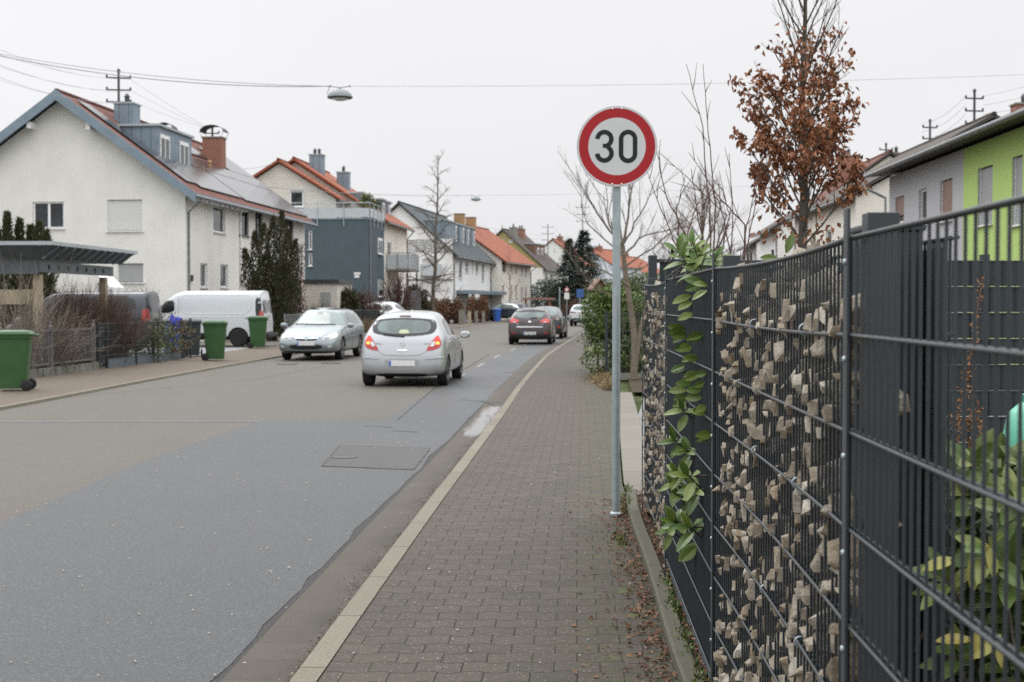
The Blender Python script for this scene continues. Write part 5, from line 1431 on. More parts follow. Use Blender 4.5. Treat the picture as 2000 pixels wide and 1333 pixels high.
def balcony(h, y0, y1, z0, hgt, out, panel=True):
    mb = MB(); mb.box(-.0, out, y0, y1, z0-.14, z0); b = mb.build("balcony", m_concrete, h.root)
    if panel:
        mb = MB(); mb.box(.02, out, y0, y0+.03, z0+.02, z0+hgt-.1); mb.box(out-.03, out, y0+.03, y1-.03, z0+.02, z0+hgt-.1); mb.box(.02, out, y1-.03, y1, z0+.02, z0+hgt-.1); mb.build("balcony_panel", m_panel, b)
    mb = MB()
    for (a, c) in (((.02,y0-.01),(out+.01,y0-.01)), ((out+.01,y0-.01),(out+.01,y1+.01)), ((out+.01,y1+.01),(.02,y1+.01))):
        mb.tube([(*a, z0+hgt), (*c, z0+hgt)], .03, 6)
        n = max(2, int((Vector(c)-Vector(a)).length/(.8 if panel else .13)))
        for i in range(n+1): p = Vector(a).lerp(Vector(c), i/n); mb.tube([(p.x, p.y, z0-.1), (p.x, p.y, z0+hgt)], .022 if panel else .012, 5)
    mb.build("railing", m_grey_metal, b)
balcony(B2, 1.2, 5.6, 3.95, 1.05, 1.5)
balcony(B2, 1.2, 6.0, 1.35, 1.1, 1.6, False)
mb = MB()
for (x, y) in ((1.4,1.3),(1.4,5.5)): mb.tube([(x,y,0),(x,y,3.8)], .05, 8)
mb.build("balcony_posts", m_dark_frame, B2.root)
# grey annex
m_an_frame = dict(kind='single', frame=m_white_plastic)
AN = House("grey_annex", (-8.9,84.9), 5, 5.2, 4.9, 6.85, 6.8501, -1, "dark slate grey flat roofed annex with a railed roof terrace", m_stucco_slate, m_zinc, None, cat="building",
    gable=[(603,610,450,488,m_an_frame),(603,610,495,520,m_an_frame)], street=[(738,746,466,497,dict(kind='double',box=1,proud=1)),(738,746,547,580,dict(kind='half',frac=.6,proud=1,mat=m_shutter_grey))], roof=False, gut=False, th=.05)
mb = MB(); mb.box(-4.95,.05,-.05,5.15,6.851,6.93); AN.roof = mb.build("roof_slab", m_zinc, AN.root)
mb = MB(); z0 = 6.93
def railrun(mb, a, c, z0, hgt, nseg):
    mb.tube([(*a, z0+hgt), (*c, z0+hgt)], .03, 6)
    for i in range(nseg+1): p = Vector(a).lerp(Vector(c), i/nseg); mb.tube([(p.x, p.y, z0-.5), (p.x, p.y, z0+hgt)], .028, 6)
railrun(mb, (.10,-.10), (-4.9,-.10), z0, .95, 3); railrun(mb, (.10,-.10), (.10,5.1), z0, .95, 4); mb.build("terrace_railing", m_zinc_pale, AN.root)
mb = MB(); mb.box(-4.85,.05,-.08,-.06,z0+.05,z0+.62); mb.box(.06,.08,-.06,5.05,z0+.05,z0+.62); mb.build("terrace_panel", m_panel, AN.root)
mb = MB(); mb.tube([(.06,.12,6.8),(.06,.12,0)], .05, 8); mb.build("downpipe", m_grey_metal, AN.root)
mb = MB(); mb.box(-.95,-.55,-.02,-.004,3.42,3.55); mb.box(-.92,-.62,-.02,-.004,3.22,3.38); mb.build("wall_plaque", m_stucco_clean, AN.root)
# small block garage
GX = at(659, 590, 76); gg = thing("block_shed", (GX.x, 76, 0), R(-5), "low pale block shed with a dark flat roof before the grey annex", "shed")
mb = MB(); mb.box(-1.0,.0,0,4,0,2.72); mb.box(-2.4,-1.0,0,4,0,2.72); mb.build("wall", m_block, gg)
mb = MB(); mb.box(-2.5,.12,-.12,4.1,2.72,2.95); mb.build("roof", m_dark_frame, gg)
mb = MB(); mb.box(-.95,-.38,-.03,-.005,.9,2.25); mb.build("window", m_shutter_grey, gg)

Cc = House("terraced_house", (-5.0,115), 8.5, 19.8, 9.2, 5.85, 9.95, -1, "bright white row house with dark grey roof and four zinc dormers", m_stucco_clean, m_tile_grey, HG,
    gable=[(789,812,440,468,{'kind':'shutter'}),(825,857,506,538,{'kind':'shutter'})],
    street=[(896,903,508,545,{'kind':'single'}),(909,915,511,533,{'kind':'double','rail':1}),(922,924,512,533,{'kind':'single'}),(929,934,513,535,{'kind':'double'}),(941,946,515,549,{'kind':'double'}),(911,913,572,585,{'kind':'single'}),(921,927,568,588,{'kind':'single','frame':m_dark_frame})], eo=.5, vo=.35, pipes=(.4,19.4), fascia=m_fas_dark)
for (p0, p1) in ((845,893),(898,907),(910,917),(921,928)):
    # dormer fronts 1.0 m behind the wall line
    def tt(px, xin=1.1):
        c = Cc.C+Cc.ax*(-xin); q = px-1000.; return (q*c.y-F*c.x)/(F*Cc.ay.x-q*Cc.ay.y)
    a, b = tt(p0), tt(p1)
    if p0 == 845: a, b = 2.0, tt(893)
    Cc.dormer(a, b, 1.1, 8.75, m_seam, [(b-.95, b-.2, 7.15, 8.55)] if b-a > 1.1 else [(a+.1, b-.1, 7.15, 8.5)])
mb = MB(); mb.box(-2.6,-1.0,-.9,-.0,3.85,3.98); b_ = mb.build("balcony", m_concrete, Cc.root)
mb = MB(); mb.box(-2.6,-1.0,-.93,-.9,3.95,4.9); mb.box(-1.03,-1.0,-.9,0,3.95,4.9); mb.build("balcony_panel", m_panel, b_)
mb = MB(); mb.box(-9.2,.02,-.06,-.005,3.55,3.68); mb.build("band_course", m_grey_metal, Cc.root)
for (y0, y1) in ((1.5, 7.5), (13.2, 19.5)):
    mb = MB(); mb.box(.005,1.6,y0,y1,2.45,2.75); k = mb.build("garage_canopy", m_zinc, Cc.root)
    mb = MB(); mb.box(.005,.05,y0+.2,y1-.2,.1,2.4); mb.build("garage_door", m_shutter_grey, Cc.root)
Dd = House("terraced_house", (-1.02,134), 14, 12.6, 9.6, 5.9, 9.35, -1, "white house with plain orange tiled roof and brown shutters beyond the white row", m_stucco_cream, m_tile_orange, HG,
    street=[(981,988,512,532,{'kind':'double','frame':m_brown_wood}),(998,1001,513,533,{'kind':'shutter','mat':m_shutter_tan}),(1007,1010,513,534,{'kind':'shutter','mat':m_shutter_tan}),(1018,1020.5,517,538,{'kind':'shutter','mat':m_shutter_tan}),(1026,1028.5,517,539,{'kind':'shutter','mat':m_shutter_tan}),
            (981,985,558,580,{'kind':'shutter','mat':m_shutter_tan}),(998,1001,558,582,{'kind':'shutter','mat':m_shutter_tan}),(1007,1010,558,582,{'kind':'shutter','mat':m_shutter_tan}),(1018,1021,562,585,{'kind':'shutter','mat':m_shutter_tan}),(1026,1029,562,585,{'kind':'shutter','mat':m_shutter_tan})], eo=.6, vo=.3, pipes=(12.4,), fascia=m_fas_or)
m_buff = M("buff_brick", (.34,.22,.11), .8, var=.15, scale=5)
Dd.chimney(4.6, 1.0, .9, .9, 10.5, m_buff, m_concrete, 0); Dd.chimney(4.6, 5.2, .9, .9, 10.4, m_buff, m_concrete, 0)
Ee = House("terraced_house", (3.75,165), 17, 8.5, 10.2, 5.95, 10.45, -1, "ochre gabled house with dark brown roof and a dark dormer in the distance", m_stucco_aged, m_tile_brown, HG,
    gable=[(995,1001,469,474,{'proud':1,'kind':'single'})], gable_top=m_stucco_ochre, street=[(1065,1069,534,550,{'kind':'single'}),(1075,1079,534,550,{'kind':'single'})], eo=.5, vo=.3, pipes=(), fascia=m_fas_dark)
Ee.chimney(4.2, 1.5, .8, 1.0, 10.9, m_concrete, None, 1); Ee.chimney(4.3, 5.0, .9, 1.0, 10.9, m_brick, None, 2)
Ee.dormer(2.0, 6.5, 1.6, 8.9, m_brown_wood, [(3.0,3.9,7.4,8.5),(4.8,5.7,7.4,8.5)])
Ff = House("distant_house", (10.6,200), 14, 10, 9.5, 7.2, 10.9, -1, "distant white gabled house with orange roof, left of the dark fir tree", m_stucco_clean, m_tile_orange, "distant houses beyond the bend", gable=[(1081,1084,486,490,{'proud':1,'kind':'single'})], eo=.3, vo=.2, pipes=(), fascia=m_fas_or)
Ff.chimney(4.5, 4, .8, .8, 11.6, m_brick, None, 1)
for k, (px_, D_, zr_, ze_, wd_, ln_, wm_, lb) in enumerate(((1200,216,10.2,7.4,9,11,M("stucco_bluewhite",(.62,.66,.72),.9),"distant pale blue house with orange roof just right of the fir tree"), (1250,240,9.9,7.0,11,12,m_stucco_clean,"distant house with long orange roof seen through the bare tree branches"), (1160,262,11.4,8.0,8,12,m_stucco_clean,"farthest small orange roof peeping above the fir tree"))):
    House("distant_house", ((px_-1000)*D_/F, D_), 28, ln_, wd_, ze_, zr_, -1, lb, wm_, m_tile_orange, "distant houses beyond the bend", eo=.3, vo=.2, pipes=(), fascia=m_fas_or).chimney(4, 3, .8, .8, zr_+.6, m_brick, None, 1)

# ---- right-hand side
RG = "houses along the right side of the street"
def tan_sh(**k): return dict(kind='shutter', mat=m_shutter_tan, **k)
R1 = House("row_house", (12.35,22), 2, 26.0, 9, 6.05, 6.5, 1, "row house on the right with lavender grey end and lime green wall", m_stucco_grey, m_zinc, RG,
    street=[(1908,1937,327,440,dict(kind='shutter',mat=m_shutter_grey)),(1975,1995,306,440,dict(kind='shutter',mat=m_shutter_grey)),(1747,1764,385,437,dict(kind='half',mat=m_shutter_tan,frac=.7)),(1793,1808,370,440,dict(kind='single')),(1834,1858,352,432,tan_sh())], eo=.75, vo=.5, th=.12, pipes=(), fascia=m_fas_dark)
# lime green rendered half, set 3 mm proud
sb = R1.t_px('street', 1880)
mb = MB()
s_ = R1; ops = []
for (a, b, c, d) in ((1908,1937,327,440),(1975,1995,306,440)):
    u0, u1 = sorted((s_.t_px('street', a), s_.t_px('street', b))); D = s_.depth('street', (u0+u1)/2); ops.append((u0, u1, EYE+(HZ-d)/F*D, EYE+(HZ-c)/F*D))
s_.P['lime'] = lambda u, z: Vector((-.012, u, z)); s_.inn['lime'] = Vector((.0119, 0, 0))/.16
s_.face(mb, 'lime', 0, sb, 0, 6.03, ops); mb.quad((-.012,sb,0),(0,sb,0),(0,sb,6.03),(-.012,sb,6.03)); mb.build("lime_render", m_stucco_lime, R1.root)
mb = MB(); x = -.8; mb.tube([(x,26.3,5.95),(x+.02,26.3,5.7),(-.05,26.35,5.35),(-.05,26.35,4.6)], .05, 8); mb.build("downpipe", m_zinc_pale, R1.root)
R2 = House("row_house", (14.6,58), 2, 15, 11.4, 6.2, 9.35, 1, "cream rendered house with broad gable and brick chimney behind the brown leaved tree", m_stucco_cream, m_tile_brown, RG,
    street=[(1612,1623,450,490,{'kind':'single'}),(1583,1592,455,492,{'kind':'single'})], eo=.4, vo=.3, pipes=(14.5,), fascia=m_fas_dark)
R2.chimney(7.4, 1.2, .85, .8, 10.15, m_brick, m_concrete, 1)
R3 = House("row_house", (18.3,80), 2, 8, 7.6, 7.6, 10.25, 1, "cream gabled house with red brown roof half hidden by the brown leaved tree", m_stucco_cream, m_tile_red, RG, eo=.4, vo=.3, pipes=(), fascia=m_fas_dark)
R3.chimney(1.6, 1.0, 1.1, .9, 10.3, m_brick, None, 1); R3.chimney(5.0, 3.5, 1.2, .9, 10.7, m_brick, m_concrete, 1)
R5 = House("row_house", (17.9,92), 3, 9, 8.5, 6.75, 9.3, 1, "white house with dark roof and curved downpipe low beyond the brown leaved tree", m_stucco_clean, m_tile_brown, RG, street=[], gable=[(1552,1560,455,475,{'kind':'single'})], eo=.6, vo=.3, pipes=(.1,), fascia=m_fas_dark)
R4 = House("row_house", (19.0,106), 4, 9, 8.5, 6.3, 8.9, 1, "small white house with dark eaves farthest along the right side", m_stucco_clean, m_tile_brown, RG, eo=.6, vo=.3, pipes=(.1,), fascia=m_fas_dark)

# ------------------------------------------------------------------ insulator masts, wires, hanging lamps
def mast(x, y, zb, zt, rz, arms, lab, w_=.62):
    t = thing("insulator_mast", (x, y, zb), rz, lab, "mast", "roof masts carrying power lines")
    h = zt-zb; mb = MB(); mb.tube([(0,0,-.3),(0,0,h)], .055, 8); mb.lathe([(.08,h-.02),(.07,h+.09),(.02,h+.13)], 8); mb.build("pole", m_dark_frame, t)
    for k in range(arms):
        z = h-.30-k*.55*(1 if h < 3 else 1.6)
        mb = MB(); mb.box(-w_, w_, -.03, .03, z-.03, z+.03); a = mb.build("cross_arm", m_dark_frame, t)
        for sx in (-1, 1):
            mb = MB(); mb.lathe([(.02,z),(.02,z+.03),(.05,z+.04),(.045,z+.11),(.02,z+.14)], 8, (sx*w_*.95,0,0)); mb.build("insulator", m_brown_wood if False else m_dark_frame, a)
    return t
zr_ = 10.06+.26
mp = A.C+A.ax*(-5.2)+A.ay*6.3
mast(mp.x, mp.y, zr_, 12.25, R(10), 3, "dark mast with three cross arms on the near left roof ridge", .55)
mast(mp.x+2.2, mp.y+9.5, zr_-.2, 10.9, R(10), 1, "short mast with a single cross arm behind the zinc dormer", .35)
q = R2.C+R2.ax*5.7; a = q+R2.ay*2.5; b = q+R2.ay*9.7
mast(a.x, a.y, 9.5, 10.95, R(8), 3, "nearest dark mast on the right row above the cream gable", .42)
mast(b.x, b.y, 9.5, 10.6, R(8), 2, "second dark mast on the right row, lower and farther", .38)
q = R3.C+R3.ax*3.8+R3.ay*1.0; mast(q.x, q.y, 10.4, 11.0, R(8), 1, "small dark mast on the red brown roof at the right", .4)
mast(11.0*1.0-2.1, 172, 9.3, 14.0, 0, 3, "distant pole with cross arms beyond the ochre house", .8)
mast(at(1232,470,190).x*0+16.4*0+at(1070,470,188).x, 188, 6, 12.4, 0, 3, "distant pole with cross arms left of the fir tree", .8)
m_wire = M("cable_grey", (.30,.31,.32), .5, var=.05)
def wire(name, p0, p1, sag, r_, lab, mat=None, n=24, group=None, cat="cable"):
    p0, p1 = Vector(p0), Vector(p1); mb = MB()
    mb.tube([p0.lerp(p1, i/n)-Vector((0,0,sag*4*(i/n)*(1-i/n))) for i in range(n+1)], r_, 5); return tag(mb.build(name, mat or m_wire), lab, cat, group)
WG = "overhead power lines"
for k, (py0, zt_) in enumerate(((77, 11.95),(92, 11.9),(107, 11.4),(113, 11.3),(130, 10.85),(138, 10.75))):
    e = at(-60, py0-6+k*1.0, 38.0)
    wire("power_line", (mp.x-.5+(k%2)*1.0, mp.y, zt_), e, .25, .0055, "thin power lines slanting from the left roof mast out of the picture", group=WG+" at the left")
for k in range(3):
    wire("power_line", (mp.x+.5, mp.y, 11.9-.5*k), (mp.x+2.2, mp.y+9.5, 10.75), .05, .006, "thin power lines running down from the tall left mast to the short one", group=WG+" between the left masts")
for k, z in enumerate((10.75, 10.35, 9.95)):
    wire("power_line", (a.x-.4, a.y, z), (b.x-.4, b.y, z-.25), .25, .008, "thin power lines hanging between the two right roof masts", group=WG+" between the right masts")
    wire("power_line", (a.x+.4, a.y, z), (26, 42, z+1.2-.2*k), .4, .008, "thin power lines rising from the right mast out of the picture", group=WG+" at the right")
for k in range(3): wire("power_line", at(920, 437+9*k, 150), at(1120, 462+8*k, 185), .4, .012, "faint far power lines above the orange roofs", group=WG+" far away")
m_lampgrey = M("lamp_hood_grey", (.20,.23,.23), .55, .1, var=.08)
def street_lamp(p, sc_, lab):
    t = thing("hanging_street_lamp", p, 0, lab, "street lamp", "lamps hanging over the road"); s = sc_
    mb = MB(); mb.lathe([(.33*s,.0),(.325*s,.03*s),(.28*s,.10*s),(.2*s,.165*s),(.10*s,.20*s),(.035*s,.215*s),(.02*s,.27*s),(.0,.28*s)], 28); smooth_angle(mb.build("lamp_hood", m_lampgrey, t), 60)
    mb = MB(); mb.lathe([(.325*s,-.0),(.30*s,-.022*s),(.22*s,-.026*s)], 28, cap=False); mb.build("rim", m_dark_frame, t, smooth=True)
    mb = MB(); mb.lathe([(.22*s,-.02*s),(.18*s,-.055*s),(.10*s,-.078*s),(.0,-.085*s)], 24); mb.build("diffuser", m_plate, t, smooth=True)
    mb = MB(); mb.tube([(-.25*s,0,.285*s),(0,0,.25*s),(.25*s,0,.285*s)], .012, 6)
    for x in (-.25, .25): mb.lathe([(.0,.265*s),(.025*s,.27*s),(.025*s,.31*s),(.0,.315*s)], 8, (x*s,0,0))
    mb.build("suspension_bar", m_grey_metal, t)
    mb = MB(); mb.tube([(-.27*s,0,.28*s),(-.28*s,0,.22*s),(-.33*s,0,.09*s)], .010, 5); mb.build("feed_cable", m_grey_metal, t)
    return t
lp = at(664, 191, 35); street_lamp(lp, 1.0, "near grey dome lamp hanging from a wire over the left lane")
lp2 = at(929.5, 391, 85); street_lamp(lp2, .98, "far small grey dome lamp hanging from a wire beyond the bare tree")
top = lp+Vector((-.26,0,.29)); e0 = at(-80, 92, 35.0)
wire("span_wire", top, e0+Vector((0,0,.02)), .22, .008, "thin steel span wire running left from the near street lamp", m_wire)
wire("feed_cable", top+Vector((-.03,0,.0)), e0, .30, .012, "thicker electric cable slung below the span wire of the near lamp", m_wire)
wire("span_wire", lp+Vector((.26,0,.29)), at(2080, 143, 35), .10, .006, "thin span wire running right from the near street lamp across the sky", M("wire_pale", (.42,.43,.44), .5))
wire("span_wire", lp2+Vector((-.26,0,.29)), (-15.5, 74.5, 8.2), .25, .014, "span wire from the far street lamp left to the near white house")
wire("span_wire", lp2+Vector((.26,0,.29)), (22, 86, 9.6), .3, .008, "span wire from the far street lamp right across the sky")
wire("telephone_cable", (A.C.x-3.3, 62.5, 9.2), (-15.3, 91, 11.2), 1.0, .014, "dark cable sagging from the zinc dormer to the orange roofed house")
# ------------------------------------------------------------------ vegetation helpers
def rvec(rn): 
    v = Vector((rn.gauss(0,1), rn.gauss(0,1), rn.gauss(0,1))); return v.normalized() if v.length > 1e-6 else Vector((0,0,1))
def leaf(mb, p, d, nrm, L, W, fold=.25, mi=0, curl=0.0):
    """small folded leaf: base, two side points, tip"""
    d = d.normalized(); s = d.cross(nrm)
    if s.length < 1e-5: s = d.orthogonal()
    s.normalize(); n = s.cross(d)
    a = p; b = p+d*L*.45+s*W*.5+n*fold*W; c = p+d*L-n*curl*L; e = p+d*L*.45-s*W*.5+n*fold*W; m = p+d*L*.5-n*curl*L*.1
    mb.add([a, b, c, e, m], [(0,1,4),(1,2,4),(2,3,4),(3,0,4)], mi)
def bigleaf(mb, p, d, up, L, W, rn, mi=0, droop=.25):
    """broad evergreen leaf, arched along its midrib"""
    d = d.normalized(); s = d.cross(up)
    if s.length < 1e-5: s = d.orthogonal()
    s.normalize(); n = s.cross(d).normalized()
    prof = [(0,.04),(.12,.42),(.32,.86),(.55,1.0),(.78,.74),(.93,.32),(1.0,.0)]
    V = []; fold = rn.uniform(.12,.3); tw = rn.uniform(-.25,.25)
    for (t, w_) in prof:
        c = p+d*L*t-n*droop*L*t*t; ss = (s+n*tw*t).normalized(); h = W*.5*w_
        V += [c+ss*h+n*fold*h, c, c-ss*h+n*fold*h]
    Fc = []
    for i in range(len(prof)-1):
        Fc += [(3*i,3*i+1,3*i+4,3*i+3),(3*i+1,3*i+2,3*i+5,3*i+4)]
    mb.add(V, Fc, mi)
def limb(mb, p, d, L, r0, r1, rn, seg=6, wob=.12, up=0.0, n=6):
    pts = [Vector(p)]; d = d.normalized(); rr = [r0]
    for i in range(seg):
        d = (d+rvec(rn)*wob+Vector((0,0,up))).normalized()
        pts.append(pts[-1]+d*L/seg); rr.append(r0+(r1-r0)*(i+1)/seg)
    mb.tube(pts, rr, n, cap=False)
    return pts, d
def grow(mb, p, d, L, r, lev, rn, P, tips):
    pts, dd = limb(mb, p, d, L, r, r*P.get('taper', .45), rn, P.get('seg', 5), P.get('wob', .12), P.get('up', .03), 6 if lev > 1 else 4)
    if lev <= 0: tips.append((pts[-1], dd)); tips.append((pts[len(pts)//2], dd)); return
    k = P['kids'][-lev] if lev <= len(P['kids']) else P['kids'][0]
    for i in range(k):
        t = P.get('from', .25)+(1-P.get('from', .25))*(i+rn.random()*.6)/k; t = min(t, .99)
        j = t*(len(pts)-1); a = pts[int(j)].lerp(pts[min(int(j)+1, len(pts)-1)], j-int(j))
        ax = rvec(rn); side = dd.cross(ax)
        if side.length < 1e-4: continue
        side.normalize(); ang = R(rn.uniform(*P['ang']))
        nd = (dd*math.cos(ang)+side*math.sin(ang)+Vector((0,0,P.get('lift', .15)))).normalized()
        grow(mb, a, nd, L*rn.uniform(*P['len'])*(1.15-.5*t), r*(1-.5*t)*P.get('rk', .5), lev-1, rn, P, tips)
    if P.get('cont', True): tips.append((pts[-1], dd))

m_leaf_brown = leafmat("dry_leaves_brown", (.13,.05,.026), (.26,.105,.048), .7, (.37,.175,.085))
m_leaf_laurel = leafmat("laurel_leaves", (.042,.088,.018), (.090,.150,.028), .42, (.17,.21,.045))
m_leaf_laurel_near = leafmat("laurel_leaves_near", (.040,.080,.02), (.080,.130,.028), .42, (.20,.21,.05))
m_leaf_yellow = leafmat("yellowing_leaves", (.24,.25,.06), (.33,.30,.08), .45, (.26,.19,.05))
m_leaf_bush = leafmat("bush_leaves", (.035,.06,.018), (.075,.11,.03), .5, (.16,.17,.05))
m_yew = leafmat("yew_needles", (.022,.030,.012), (.045,.050,.020), .7, (.10,.07,.035))
m_fir = leafmat("fir_needles", (.014,.032,.026), (.028,.052,.040), .7, (.045,.07,.05))
m_beech = leafmat("beech_hedge_leaves", (.09,.038,.022), (.16,.07,.035), .7, (.09,.085,.035))
m_twigs_fine = leafmat("bare_twigs", (.10,.075,.06), (.16,.12,.10), .8)
m_twigs_redbrown = leafmat("bare_twigs_red_brown", (.07,.042,.033), (.13,.08,.06), .8)
m_twigs_grey = leafmat("bare_twigs_pale_grey", (.10,.082,.066), (.20,.17,.135), .8)
m_weed = leafmat("dry_weeds", (.16,.11,.06), (.24,.17,.09), .8, (.12,.12,.04))
m_ivy = leafmat("wall_creeper", (.07,.035,.028), (.13,.06,.045), .8)
m_palm = leafmat("palm_leaves", (.10,.13,.05), (.20,.22,.09), .5)

# ---- brown leaved tree on the right
rn = random.Random(21)
bp = Vector((at(1568, 500, 12.2).x, 12.2, 0.0)); T = thing("brown_leaved_tree", bp, 0, "slim upright tree still holding rusty brown dry leaves, bare towards its tip", "tree")
mb = MB(); tips = []
pts = [Vector((0,0,0)), Vector((.01,0,1.0)), Vector((-.005,0,2.0)), Vector((.01,0,2.7)), Vector((-.01,.0,3.4)), Vector((.01,0,4.2)), Vector((0,0,5.3))]
mb.tube(pts, [.055,.05,.045,.034,.026,.018,.006], 9, cap=False)
for i in range(46):
    z = 2.12+3.0*(i/46)**1.1; a = i*2.4; k = (z-2.1)/3.2
    c = Vector((0,0,z)); d = Vector((math.cos(a), math.sin(a), 1.15+.9*k)); L = (.90-.45*k)*rn.uniform(.75,1.15)
    tt = []
    grow(mb, c, d, L, .0115-.005*k, 2, rn, dict(kids=[5,4], ang=(18,42), len=(.35,.55), wob=.09, up=.055, lift=.25, seg=5, rk=.55), tt)
    tips += tt
mb.build("trunk", m_bark, T, smooth=True)
lv = MB(); cnt = 0
for (p, d) in tips:
    r_ = math.hypot(p.x, p.y); z = p.z
    pr = 1.0 if z < 3.15 else max(0.0, .85-(z-3.15)*.85)
    if noise.noise(p*3.5) < -.28: continue
    for j in range(5):
        if rn.random() > pr*.95: continue
        q = p+rvec(rn)*.05; dd = (rvec(rn)*.8+Vector((0,0,-.9))).normalized()
        leaf(lv, q, dd, rvec(rn), rn.uniform(.045,.08), rn.uniform(.026,.044), rn.uniform(.2,.7), 0, rn.uniform(-.2,.45)); cnt += 1
for i in range(300):
    a = rn.uniform(0, 6.28); z = 2.2+rn.random()**1.6*1.4; r_ = (.46-.10*(z-2.2))*math.sqrt(rn.random())
    leaf(lv, Vector((r_*math.cos(a), r_*math.sin(a), z)), (rvec(rn)*.8+Vector((0,0,-.9))), rvec(rn), rn.uniform(.05,.085), rn.uniform(.03,.045), rn.uniform(.2,.7), 0, rn.uniform(-.2,.4))
lv.build("crown", m_leaf_brown, T)

# ---- bare trees and whips behind the driveway
def bare_tree(name, loc, H, label, trunk_r, rn, P, mat, lev=3, lean=(0,0), trunk_frac=.3, prim=9, primlen=.35, angs=(25,60), group=None, straight=.05, cat="tree"):
    t = thing(name, loc, 0, label, cat, group); mb = MB(); tips = []
    n = 9; pts = [Vector((lean[0]*(i/n)**1.2*H+rn.uniform(-1,1)*straight*(i > 0), lean[1]*i/n*H+rn.uniform(-1,1)*straight*(i > 0), H*i/n)) for i in range(n+1)]
    mb.tube(pts, [trunk_r*(1-.9*(i/n)) for i in range(n+1)], 8, cap=False)
    for i in range(prim):
        k = trunk_frac+(1-trunk_frac)*(i/prim); j = k*n; a = pts[int(j)].lerp(pts[min(n, int(j)+1)], j-int(j))
        az = i*2.4+rn.uniform(-.4,.4); an = R(rn.uniform(*angs)*(1.1-.4*k)); d = Vector((math.sin(an)*math.cos(az), math.sin(an)*math.sin(az), math.cos(an)))
        grow(mb, a, d, H*primlen*(1.15-.75*(k-trunk_frac)/(1-trunk_frac))*rn.uniform(.8,1.15), trunk_r*.42*(1.1-k*.75), lev-1, rn, P, tips)
    mb.build("branches" if False else "trunk", mat, t, smooth=True); return t, tips
rn = random.Random(5)
PT = dict(kids=[5,5,4], ang=(20,50), len=(.4,.6), wob=.14, up=.04, lift=.12, seg=5, rk=.5)
bare_tree("bare_tree", (at(846,590,95).x, 95, 0), 11.9, "tall bare street tree leaning slightly before the white row house", .17, random.Random(9), dict(PT, lift=.02, up=.0, ang=(25,65)), m_twig, 3, (.035,0), .14, 30, .19, (45,80), "bare street trees on the left", .07)
bare_tree("bare_tree", (at(996,590,128).x, 128, 0), 6.8, "small thin bare tree before the orange roofed white house", .07, random.Random(19), PT, m_twig, 3, (0,0), .35, 10, .22, (30,60), "bare street trees on the left")
# round far bare tree
t_, tips = bare_tree("bare_tree", (at(1372,520,60).x, 60, 0), 6.4, "broad round bare tree far behind the dark fence panels", .16, random.Random(31), dict(kids=[7,6,5], ang=(18,50), len=(.45,.7), wob=.15, up=.03, lift=.08, seg=4, rk=.5), m_twigs_fine, 4, (0,0), .18, 15, .42, (20,62))
bare_tree("bare_tree", (at(981,480,190).x, 190, 0), 11.5, "faint distant bare tree rising behind the buff chimneys", .2, random.Random(33), PT, m_twigs_fine, 3, (0,0), .3, 12, .3, (20,60))
# pale many-stemmed tree
rn = random.Random(43)
b0 = gr(1238, 742, 0.0); T2 = thing("pale_bare_tree", (b0.x, b0.y, 0), 0, "pale barked bare tree with forked stems just behind the sign post", "tree")
mb = MB(); tips = []
def L2(px, py, Y=None): return at(px, py, Y or b0.y)-Vector((b0.x, b0.y, 0))
stems = [([(1238,742),(1240,660),(1232,600),(1222,540),(1216,480)], .078, .05), ([(1238,700),(1250,650),(1262,600),(1272,560)], .06, .03)]
for pl, r0, r1 in stems:
    P_ = [L2(*q, b0.y+.1*i) for i, q in enumerate(pl)]; P_[0].z = 0; mb.tube(P_, [r0+(r1-r0)*i/(len(pl)-1) for i in range(len(pl))], 9, cap=False)
br = [((1216,480),(1165,415),(1135,360),.034),((1216,490),(1190,440),(1180,380),.04),((1216,480),(1228,410),(1235,330),.045),((1218,500),(1260,460),(1330,440),.035),((1222,520),(1290,470),(1380,400),.03),((1228,560),(1180,530),(1132,510),.03),((1232,590),(1170,570),(1128,520),.025),((1216,480),(1205,400),(1195,350),.03),((1222,540),(1262,520),(1320,440),.025),((1272,560),(1300,520),(1350,470),.02),((1216,480),(1250,420),(1290,350),.03),((1240,600),(1258,590),(1270,560),.015),((1220,500),(1150,440),(1124,370),.025)]
PT2 = dict(kids=[4,5], ang=(18,45), len=(.4,.65), wob=.12, up=.05, lift=.3, seg=5, rk=.6)
for a, m_, c, r_ in br:
    r_ *= .78
    dy = rn.uniform(-.6,.6); A_ = [L2(*a), L2(*m_, b0.y+dy*.5), L2(*c, b0.y+dy)]
    pts = [A_[0].lerp(A_[1], t/4)+rvec(rn)*.015*t for t in range(4)]+[A_[1].lerp(A_[2], t/4)+rvec(rn)*.02*t for t in range(5)]
    mb.tube(pts, [r_*(1-.75*i/8) for i in range(9)], 6, cap=False)
    for i in range(2, 9):
        for _ in range(1): 
            d = (pts[i]-pts[i-1]).normalized(); grow(mb, pts[i], (d+rvec(rn)*.5+Vector((0,0,.35))).normalized(), rn.uniform(.35,.9), r_*.30, 1, rn, PT2, tips)
mb.build("trunk", m_bark_pale, T2, smooth=True)
